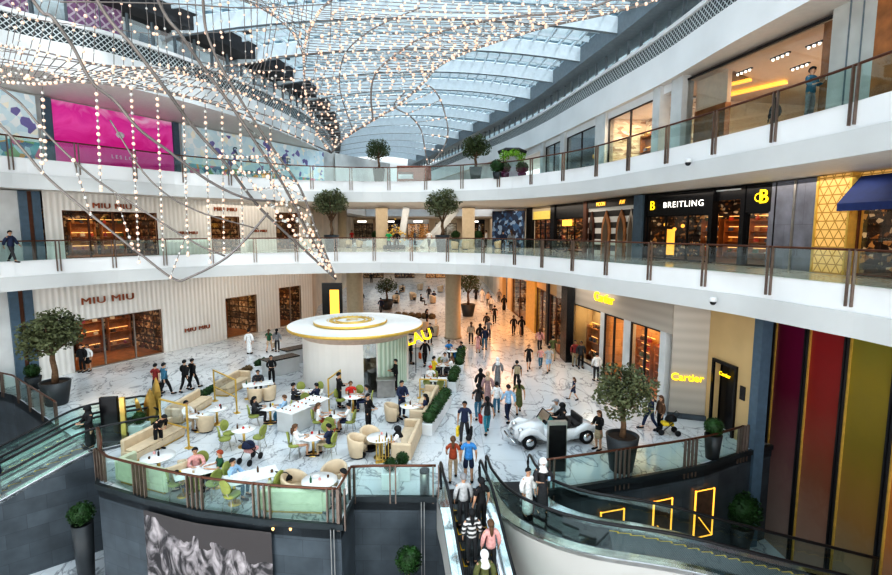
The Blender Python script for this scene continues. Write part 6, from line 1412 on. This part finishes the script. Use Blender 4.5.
counter('small glass topped counter beneath the yellow sign', W(418, 361), R(30), 2.0, .8, 1.1, 'steel'); counter('metal service cart at the mint curtain of the kiosk', W(386, 396), R(10), 1.0, .6, 1.0, 'steel', 'steel')
counter('pale block with a white top in front of the round column', W(444, 358), 0, 1.2, .8, 1.0, food=0) if 0 else None
# totem, bin, black kiosk screen
P = W(556, 471); T = thing('information_totem', 'tall black information totem behind the right balustrade', 'sign', P, R(4)); MB().box(-.33, .33, -.08, .08, 0, 1.95, 0, .02).build('screen', M('black_front'), T); MB().box(-.36, .36, -.10, .10, 1.86, 2.0).box(-.36, -.33, -.1, .1, 0, 1.9).box(.33, .36, -.1, .1, 0, 1.9).build('frame', M('steel'), T)
P = W(424.5, 496); T = thing('waste_bin', 'brushed steel cylindrical bin behind the short glass balustrade', 'bin', P+Vector((0, .15, 0))); MB().lathe([(.17, 0), (.17, .78), (.16, .8)], 20).build('bin_body', M('steel'), T); MB().lathe([(.175, .8), (.175, .9), (.1, .95), (.001, .96)], 20).build('lid', M('dark_metal'), T)
P = W(112, 441); T = thing('display_totem', 'black display totem with a gold strip left of the sculptures', 'sign', P, R(10)); MB().box(-.35, .35, -.1, .1, 0, 2.0, 0, .02).build('screen', M('black_front'), T); MB().box(.42, .62, -.05, .08, 0, 1.95).build('gold_strip', M('gold'), T)
# prams
def pram(label, loc, rz, col, fabric):
    T = thing('pram', label, 'pram', loc, rz); mb = MB()
    for (x, y) in ((-.25, .3), (.25, .3), (-.18, -.4), (.18, -.4)):
        w = MB(); w.tube([(x-.02, y, .13), (x+.02, y, .13)], .13, 14); w.build('wheel', M('rubber'), T)
    MB().tube([(-.25, .3, .13), (-.22, -.1, .6), (-.2, .35, 1.02), (.2, .35, 1.02), (.22, -.1, .6), (.25, .3, .13)], .018, 6).tube([(-.18, -.4, .13), (-.22, .1, .62)], .018, 6).tube([(.18, -.4, .13), (.22, .1, .62)], .018, 6).build('frame', M('dark_metal'), T)
    MB().box(-.19, .19, -.35, .15, .42, .58, 0, .04).build('seat', cm(COL[fabric]), T)
    h = MB(); h.lathe([(.26, 0), (.25, .08), (.18, .2), (.02, .26)], 14, cy=.05); o = h.build('hood', cm(COL[col]), T); o.location = (0, 0, .66)
    for y in (-.05, .18): pass
pram('black and yellow pram pushed near the stone pier', W(669, 434), R(265), 'black', 'yellow'); pram('coral hooded pram right of the pastry counter', W(314, 423), R(200), 'pink', 'orange')
pram('dark pram with a pink lining behind the man in pale blue', W(250, 462), R(160), 'navy', 'pink'); pram('black pram with a turquoise basket near the rail', W(287, 495), R(170), 'black', 'teal')
# ---------------------------------------------------------------- open white car
P = W(556, 446); T = thing('open_car', 'white open vintage style car parked on the marble by the black totem', 'car', P+Vector((0, .65, 0)), R(13))
mat('car_white', (.80, .80, .81), .18, var=.02); mat('car_seat', (.05, .045, .045), .5)
def loft(sections, nm, m_, par, smooth=True):
    """sections: (x, [(y,z)...])"""
    mb = MB(); rows = [[mb.p(x, y, z) for y, z in q] for x, q in sections]; n = len(rows[0])
    for a, b in zip(rows, rows[1:]):
        for i in range(n): mb.face((a[i], a[(i+1) % n], b[(i+1) % n], b[i]), 0, None, smooth)
    mb.face(rows[0][::-1]); mb.face(rows[-1]); return mb.build(nm, M(m_), par)
def sec(w, z0, z1, k=.6): return [(-w, z0), (-w, z0+(z1-z0)*k), (-w*.75, z1-.03), (0, z1), (w*.75, z1-.03), (w, z0+(z1-z0)*k), (w, z0)]
loft([(-2.0, sec(.22, .35, .72)), (-1.7, sec(.32, .3, .86)), (-1.2, sec(.42, .3, .95)), (-.7, sec(.55, .28, 1.0))], 'bonnet', 'car_white', T)
body = loft([(-.7, sec(.62, .28, .82, .9)), (0, sec(.7, .26, .72, .9)), (.8, sec(.7, .26, .74, .9)), (1.3, sec(.68, .3, .9)), (1.9, sec(.5, .36, .72))], 'tub', 'car_white', T)
for s in (-1, 1):
    MB().tube([(-1.95, s*.66, .42), (-1.75, s*.66, .70), (-1.45, s*.66, .80), (-1.1, s*.66, .72), (-.75, s*.68, .42), (-.4, s*.70, .28), (.5, s*.70, .26)], [.10, .17, .19, .18, .13, .07, .05], 10, flat=.9).build('front_wing', M('car_white'), T)
    MB().tube([(.7, s*.66, .34), (.95, s*.68, .66), (1.3, s*.68, .80), (1.65, s*.66, .68), (1.88, s*.62, .42)], [.07, .16, .19, .16, .08], 10).build('rear_wing', M('car_white'), T)
    for x in (-1.48, 1.32):
        o = MB().tube([(x, s*.60, .33), (x, s*.80, .33)], .33, 20).build('wheel', M('rubber'), T); MB().lathe([(.2, 0), (.19, .03), (.05, .05), (.001, .06)], 16).build('hubcap', M('chrome'), o).matrix_local = Matrix.Translation((x, s*.80, .33)) @ Matrix.Rotation(-s*math.pi/2, 4, 'X')
    MB().sph((-1.78, s*.42, .78), .13, 12, 8).build('headlamp', M('chrome'), T)
MB().box(-2.06, -1.98, -.2, .2, .36, .74, 0, .02).build('radiator_grille', M('chrome'), T); MB().tube([(-2.15, -.7, .34), (-2.2, 0, .34), (-2.15, .7, .34)], .04, 8).build('bumper', M('chrome'), T)
MB().box(-.35, 1.1, -.55, .55, .735, .745).build('cabin_floor', M('car_seat'), T)
MB().box(.15, .55, -.52, .52, .6, .86, 0, .05).box(.5, .66, -.52, .52, .75, 1.15, 0, .05).build('front_seat', M('car_seat'), T); MB().box(.85, 1.15, -.52, .52, .7, .92, 0, .05).box(1.12, 1.25, -.52, .52, .85, 1.2, 0, .04).build('rear_seat', M('car_seat'), T)
g = MB(); g.face([g.p(-.62, -.5, .98), g.p(-.62, .5, .98), g.p(-.35, .44, 1.42), g.p(-.35, -.44, 1.42)]); ws = g.build('windscreen', M('rail_glass'), T); MB().tube([(-.62, -.5, .98), (-.35, -.44, 1.42), (-.35, .44, 1.42), (-.62, .5, .98)], .025, 6).build('windscreen_frame', M('dark_metal'), ws)
MB().tube([(-.15+.0, -.3+.18*math.cos(a), 1.0+.18*math.sin(a)) for a in [i*math.pi/7 for i in range(15)]], .015, 5).build('steering_wheel', M('rubber'), T)
MB().box(-.2, .25, -.735, -.70, .38, .62).build('side_panel', M('dark_metal'), T)
T.scale = (.94, .94, .94); c, s_ = math.cos(R(13)), math.sin(R(13)); O = T.location
def incar(x, y, z): return (O.x+x*c-y*s_, O.y+x*s_+y*c, z)
person(incar(.3, -.25, .38), R(-90+13), 'woman in a black robe seated on the viewer side of the open car', pose='sit', top=('robe', 'black'), hair=('scarf', 'black'), h=1.7)
person(incar(.28, .3, .38), R(-90+13), 'man in a grey shirt seated behind the black robed woman in the car', pose='sit', top=('tee', 'lgrey'), bot=('trousers', 'dark'), hair=('cap', 'grey'), h=1.7)
o = MB().box(-.15, .15, -.2, .2, 0, .3, 0, .05).build('handbag', cm(COL['teal'])); o.location = incar(-.2, .0, .75); tag(o, 'teal bag on the dashboard side of the open car', 'bag')
# ---------------------------------------------------------------- things on the galleries
T = thing('gallery_kiosk', 'reddish brown market kiosk behind the top gallery rail', 'kiosk', (-3.2, 43.6, Z2)); mat('red_brown', (.30, .09, .06), .5, var=.25)
MB().box(-1.0, 1.9, 0, 1.5, 1.0, 1.55, 0, .02).build('canopy', M('red_brown'), T); MB().box(.5, 1.9, 0, 1.5, 0, 1.0).build('cabinet', M('red_brown'), T); MB().box(-1.0, .5, 0, 1.5, 0, .45).build('counter', M('red_brown'), T)
for x in (-.95, .45): MB().box(x-.05, x+.05, 0, .1, .45, 1.0).build('post', M('red_brown'), T)
for (x, cc) in ((-.6, 'yellow'), (-.2, 'orange')): pass
T = thing('flower_arch', 'dark canopy frame with green climbing plants behind the top gallery rail', 'arch', (A(512, 175, 40)[0], 40.0, Z2)); MB().tube([(-1.1, 0, 2.1), (-.5, 0, 2.35), (.5, 0, 2.35), (1.1, 0, 2.1)], .14, 8).build('canopy_bar', M('dark_metal'), T)
for x in (-.7, .7): MB().tube([(x, 0, 0), (x, 0, 2.25)], .05, 6).build('post', M('dark_metal'), T)
mat('leaf_bright', (.22, .42, .04), .6, var=.4, scale=5); me = leaves_mesh([(-.6, 0, 1.9, .45, 1), (.1, 0, 2.1, .5, .6), (.65, 0, 1.8, .4, 1.2), (.6, 0, 1.0, .3, 1.5)], 900, .16, 5); me.materials.append(M('leaf_bright')); o = bpy.data.objects.new('climbing_plant', me); C.objects.link(o); o.parent = T
for k, (x, r_) in enumerate(((497, .55), (505, .45), (522, .5))): P = A(x, 175, 39.2+k*.3); bush('leafy bush beside the green arch on the top gallery, %s' % ['left', 'middle', 'right'][k], (P.x, P.y, Z2), r_, .35, .5, 40+k)
# armchairs and low tables on the middle gallery
k = 0
for (x, y) in ((346, 248), (357, 248), (455, 250), (466, 250), (499, 249)):
    put('tub', W(x, y, Z1)+Vector((0, 1.5, 0)), R(k*70), 'cream tub chair on the middle gallery, %s' % ['leftmost', 'second from the left', 'left of the round column', 'in front of the round column', 'rightmost'][k]); k += 1
T = thing('flower_display', 'golden flower display between the trees on the middle gallery', 'display', W(393, 249.5, Z1)+Vector((0, 1.2, 0))); MB().lathe([(1.1, 0), (1.1, .35), (.9, .4), (.01, .41)], 20).build('plinth', M('dark_metal'), T)
mb = MB(); rnd = random.Random(4)
for i in range(70): mb.sph((rnd.gauss(0, .45), rnd.gauss(0, .3), 1.5+rnd.gauss(0, .4)), .09, 6, 4)
mb.build('blossom', M('gold_paint'), T); MB().tube([(0, 0, .4), (0, 0, 1.3)], .08, 6).build('stem', M('bark'), T)
# seats in the far hall
k = 0; names = ['front left', 'front middle', 'front right', 'back left', 'back middle', 'back right']
for (x, y) in ((396, 303), (413, 300), (433, 303), (402, 292), (420, 290), (440, 292)):
    T = put('tub', W(x, y), R(50*k), 'armchair in the far bright hall beyond the kiosk, %s' % names[k], scale=1.3); k += 1
for k, (x, y, c) in enumerate(((397, 301, 'dark'), (421, 305, 'black'), (434, 301, 'navy'), (403, 294, 'black'))):
    person(W(x, y), R(90*k), 'person in %s seated in the far bright hall, %s' % (c, ['left', 'front middle', 'right', 'rear'][k]), pose='sit', top=('shirt', c), bot=('trousers', 'dark'))
# ---------------------------------------------------------------- crystal chandelier net
mat('bulb', (.72, .52, .42), .3, emit=.34, ecol=(1, .58, .38)); mat('crystal', (.50, .50, .48), .15); mat('cable', (.20, .18, .17), .4, .5)
CH = thing('crystal_chandelier', 'sweeping chandelier of steel cables and strings of crystal lights under the glass roof', 'chandelier', (-2, 14, 16))
CO = Vector((-2, 14, 16))
def g3(pts): return smooth([tuple(A(*p)-CO) for p in pts], 6)
def cable(pts, r=.028): c = g3(pts); MB().tube(c, r, 6).build('cable', M('cable'), CH); return c
rc = random.Random(11)
NS = [0]; EXTRA = MB()
def strand(a, b, sag=.05, gap=.26, bead=.04, ends=(0, 1)):
    NS[0] += 1; gap *= .8; bead *= .82
    a = Vector(a); b = Vector(b); L = (b-a).length; n = max(2, int(L/gap)); mb = MB() if NS[0] <= 100 else EXTRA; P = []
    ph = rc.random()*.9; jit = rc.random()*.6+.7
    for i in range(n+1):
        f = min(1, (i+(ph if 0 < i < n else 0))/n); P.append(a.lerp(b, f)+Vector((0, 0, -sag*jit*L*4*f*(1-f))))
    mb.tube(P[::max(1, n//6)]+([P[-1]] if n % max(1, n//6) else []), .009, 4, 0, False)
    for i, p in enumerate(P):
        if (i+NS[0]) % 3 == 0: mb.sph(p, bead*(.75+.5*rc.random()), 6, 4, 2, sz=1.0)
        else: mb.sph(p, bead*(.9+.5*rc.random()), 6, 4, 1)
    if mb is EXTRA: return
    return mb.build('crystal_strand', [M('cable'), M('bulb'), M('crystal')], CH)
def at_(c, f): c = [Vector(p) for p in c]; x = f*(len(c)-1); i = min(int(x), len(c)-2); return c[i].lerp(c[i+1], x-i)
TIP = (336, 279, 13.5)
c1 = cable([(-60, -160, 7), (33, 0, 8.2), (52, 17, 8.3), (73, 47, 8.6), (92, 82, 8.9), (115, 101, 9.2), (139, 129, 9.5), (167, 150, 9.9), (209, 181, 10.6), (245, 198, 11.2), (275, 201, 11.8)])
c2 = cable([(20, -160, 7.4), (97, 0, 8.6), (132, 45, 9), (164, 87, 9.5), (195, 129, 10.2), (226, 164, 10.8), (260, 208, 11.7), (299, 245, 12.6), TIP], .032)
c3 = cable([(100, -160, 8), (158, 0, 9.5), (181, 35, 9.9), (205, 70, 10.4), (230, 104, 10.9), (258, 146, 11.5), (285, 188, 12.2), (312, 240, 13), TIP], .032)
c4 = cable([(200, -160, 9), (203, 0, 10.4), (211, 45, 10.8), (237, 94, 11.3), (271, 146, 12), (300, 188, 12.6), (318, 235, 13.1), TIP])
c5 = cable([(-60, 40, 8), (0, 87, 8.4), (21, 104, 8.6), (45, 132, 8.8), (70, 157, 9), (97, 180, 9.3), (139, 208, 9.7), (195, 243, 10.3), (225, 256, 10.7)], .02)
c6 = cable([(-60, 70, 8), (0, 125, 8.3), (25, 152, 8.5), (50, 180, 8.7), (100, 222, 9.1), (139, 253, 9.5), (174, 279, 9.9), (190, 277, 10.1), (223, 260, 10.6), (244, 241, 11), (268, 213, 11.5)], .024)
c7 = cable([(110, 120, 9.4), (150, 180, 9.8), (195, 210, 10.4), (258, 229, 11.4)], .016)
hem = g3([(-40, 84, 9), (0, 82, 9.4), (38, 84, 9.7), (84, 82, 10), (160, 92, 10.8), (225, 108, 11.8), (290, 134, 13.2), (331, 153, 15)]); MB().tube(hem, .018, 5).build('cable', M('cable'), CH)
mid_ = g3([(-40, 30, 9.3), (0, 45, 9.6), (38, 51, 9.9), (104, 65, 10.4), (160, 68, 11), (208, 67, 11.6), (252, 63, 12.2), (277, 57, 12.6), (340, 51, 13.6)]); MB().tube(mid_, .016, 5).build('cable', M('cable'), CH)
top = g3([(-40, -40, 9.6), (60, -45, 10.4), (150, -45, 11.2), (250, -50, 12), (340, -45, 12.8)]); cable([(60, 2, 10.2), (94, 2, 10.4), (180, 4, 11.2), (250, 8, 12), (331, 4, 12.8)], .014)
h1 = cable([(400, -50, 12), (331, 0, 12.6), (314, 21, 12.9), (305, 45, 13.2), (304, 70, 13.5), (307, 101, 14), (317, 132, 14.5), (331, 153, 15)], .026)
e1 = cable([(760, -60, 11.5), (668, -5, 12), (610, 13, 12.4), (550, 26, 12.8), (502, 40, 13.1), (467, 52, 13.4), (439, 66, 13.6), (422, 84, 13.8), (397, 106, 14.1), (370, 122, 14.4), (345, 138, 14.8), (331, 153, 15)], .026)
h3 = cable([(680, -30, 11.6), (585, 9, 12.2), (509, 17, 12.6), (463, 26, 12.9), (422, 38, 13.1), (394, 56, 13.3), (376, 73, 13.5), (371, 94, 13.8), (373, 120, 14.2)], .024)
h2 = cable([(420, 8, 12.6), (378, 26, 12.9), (352, 45, 13.2), (342, 62, 13.5), (340, 90, 13.8), (352, 128, 14.5)], .016)
q1 = cable([(425, 84, 17), (434, 90, 17), (442, 104, 17.2), (448, 132, 17.5), (441, 152, 17.8), (428, 165, 18)], .022)
q2 = cable([(405, 92, 17), (394, 106, 17), (410, 116, 17.2), (421, 130, 17.5), (425, 150, 17.8), (428, 165, 18)], .022)
# hanging strings and the swoop come first, they show largest
def swoop_and_strings():
    for i in range(9):
        f = .60+.39*i/8; strand(at_(c2, f), at_(c4, f), .02, .17, .045)
    for (ca, cb, k) in ((c2, c4, .15), (c2, c4, .55), (c3, c4, .5)):
        strand(at_(ca, .62).lerp(at_(cb, .62), k), at_(ca, .97).lerp(at_(cb, .97), k), .0, .20, .05)
    for (x0, y0, x1, y1, Y) in ((96, 84, 101, 190, 10), (131, 88, 139, 262, 10.4), (157, 92, 163, 250, 10.8), (183, 97, 188, 255, 11.1), (205, 102, 210, 262, 11.5), (222, 110, 224, 252, 11.8), (240, 115, 243, 245, 12), (42, 84, 46, 160, 9.8), (270, 128, 276, 225, 12.6)):
        strand(A(x0, y0, Y)-CO, A(x1, y1, Y)-CO, 0, .15, .036)
    for i in range(4): f = .35+.5*i/3; strand(at_(c5, f), at_(c6, f*.62+.06), .0, .16, .034)
swoop_and_strings()
# canopy between the two hoops
NA = 30
for i in range(NA):
    f = .06+.90*i/(NA-1); strand(at_(h1, f**1.0), at_(e1, f), .012, .42-.12*f, .042)
# left canopy: strings from the top wires to the hem
NB = 25
for i in range(NB):
    f = i/(NB-1); a = at_(top, f); m = at_(mid_, f); b = at_(hem, f*.93); strand(a, m, .01, .42, .036) if i % 2 == 0 else None; strand(m, b, .01, .24, .036)
for k in (.25, .5, .75):
    a = [at_(mid_, i/12).lerp(at_(hem, i/12), k) for i in range(13)]
    for j in (0, 6): strand(a[j], a[j+6], .01, .30, .036)
for k in (.3, .7):
    a = [at_(top, i/12).lerp(at_(mid_, i/12), k) for i in range(13)]
    for j in (0, 6): strand(a[j], a[j+6], .01, .40, .036)
for i in range(7): f = .08+.84*i/6; strand(at_(q2, f), at_(q1, f), .01, .22, .04)

# finer fill between the larger strings
for i in range(NA-1): f = .06+.90*(i+.5)/(NA-1); strand(at_(h1, f), at_(e1, f), .012, .42-.12*f, .036)
for i in range(NB-1):
    f = (i+.5)/(NB-1); strand(at_(mid_, f), at_(hem, f*.93), .01, .26, .032); strand(at_(top, f), at_(mid_, f), .01, .46, .03)
for i in range(16):
    f = .30+.66*i/15; strand(at_(c3, f), at_(c4, f), .02, .24, .03)
for i in range(20):
    f = .12+.62*i/19; strand(at_(h3, min(1, f)), at_(e1, .15+.6*f), .01, .3, .034)
for k in (.15, .4, .6, .85):
    a = [at_(mid_, i/12).lerp(at_(hem, i/12), k) for i in range(13)]
    for j in range(0, 12, 3): strand(a[j], a[j+3], .01, .34, .03)
for i in range(14): f = .2+.7*i/13; strand(at_(top, f*.9+.1), at_(h1, .12+.5*f), .01, .45, .032)
x_ = EXTRA.build('crystal_strand_mesh', [M('cable'), M('bulb'), M('crystal')], CH); x_['kind'] = 'stuff'; x_['label'] = 'finer strings of small lights filling the net'
# ---------------------------------------------------------------- second seating area beyond the kiosk and more far visitors
hedge('brown plant trough at the edge of the seating beyond the kiosk', W(394, 322), W(436, 324), .6, .5, .42, 'hedge_brown', 21)
for k, (x, y) in enumerate(((400, 331), (412, 334), (424, 331), (434, 336))):
    put('tub', W(x, y), R(40+80*k), 'cream tub chair in the seating beyond the kiosk, %s' % ['leftmost', 'second from the left', 'third from the left', 'rightmost'][k], scale=1.15)
for (x, y, d, lab, kw) in (
 (427, 328, 90, 'woman in black standing among the chairs beyond the kiosk', dict(top=('shirt', 'black'), bot=('trousers', 'black'), hair=('long', 'black'))),
 (381, 314, 200, 'man in dark blue walking beyond the kiosk roof', dict(pose='walk', top=('shirt', 'navy'), bot=('trousers', 'dark'))),
 (504, 311, 0, 'woman in black walking far down the street on the right', dict(top=('robe', 'black'), hair=('scarf', 'black'))),
 (491, 312, 180, 'man in a white shirt walking away far down the street', dict(pose='walk', top=('shirt', 'white'), bot=('trousers', 'dark'))),
 (471, 344, 180, 'woman in a beige coat close to the round column', dict(top=('jacket', 'beige'), bot=('trousers', 'dark'), hair=('long', 'brown'))),
 (563, 352, 0, 'person in dark clothes at the black pier of the street shops', dict(top=('shirt', 'dark'), bot=('trousers', 'black'))),
): walker(x, y, d, lab, **kw)
for (x, y, d, lab, kw) in (
 (352, 245.5, 40, 'person in a red top far behind the left gallery tree', dict(top=('tee', 'red'), bot=('trousers', 'dark'))),
 (415, 245, 120, 'person in dark grey far behind the gallery flower display', dict(top=('shirt', 'grey'), bot=('trousers', 'dark'))),
 (486, 247, 250, 'person in white far along the middle gallery', dict(top=('shirt', 'white'), bot=('trousers', 'dark'))),
 (560, 252, 90, 'person in black passing the small yellow shop sign', dict(pose='walk', top=('shirt', 'black'), bot=('trousers', 'black')))): walker(x, y, d, lab, Z1, **kw)
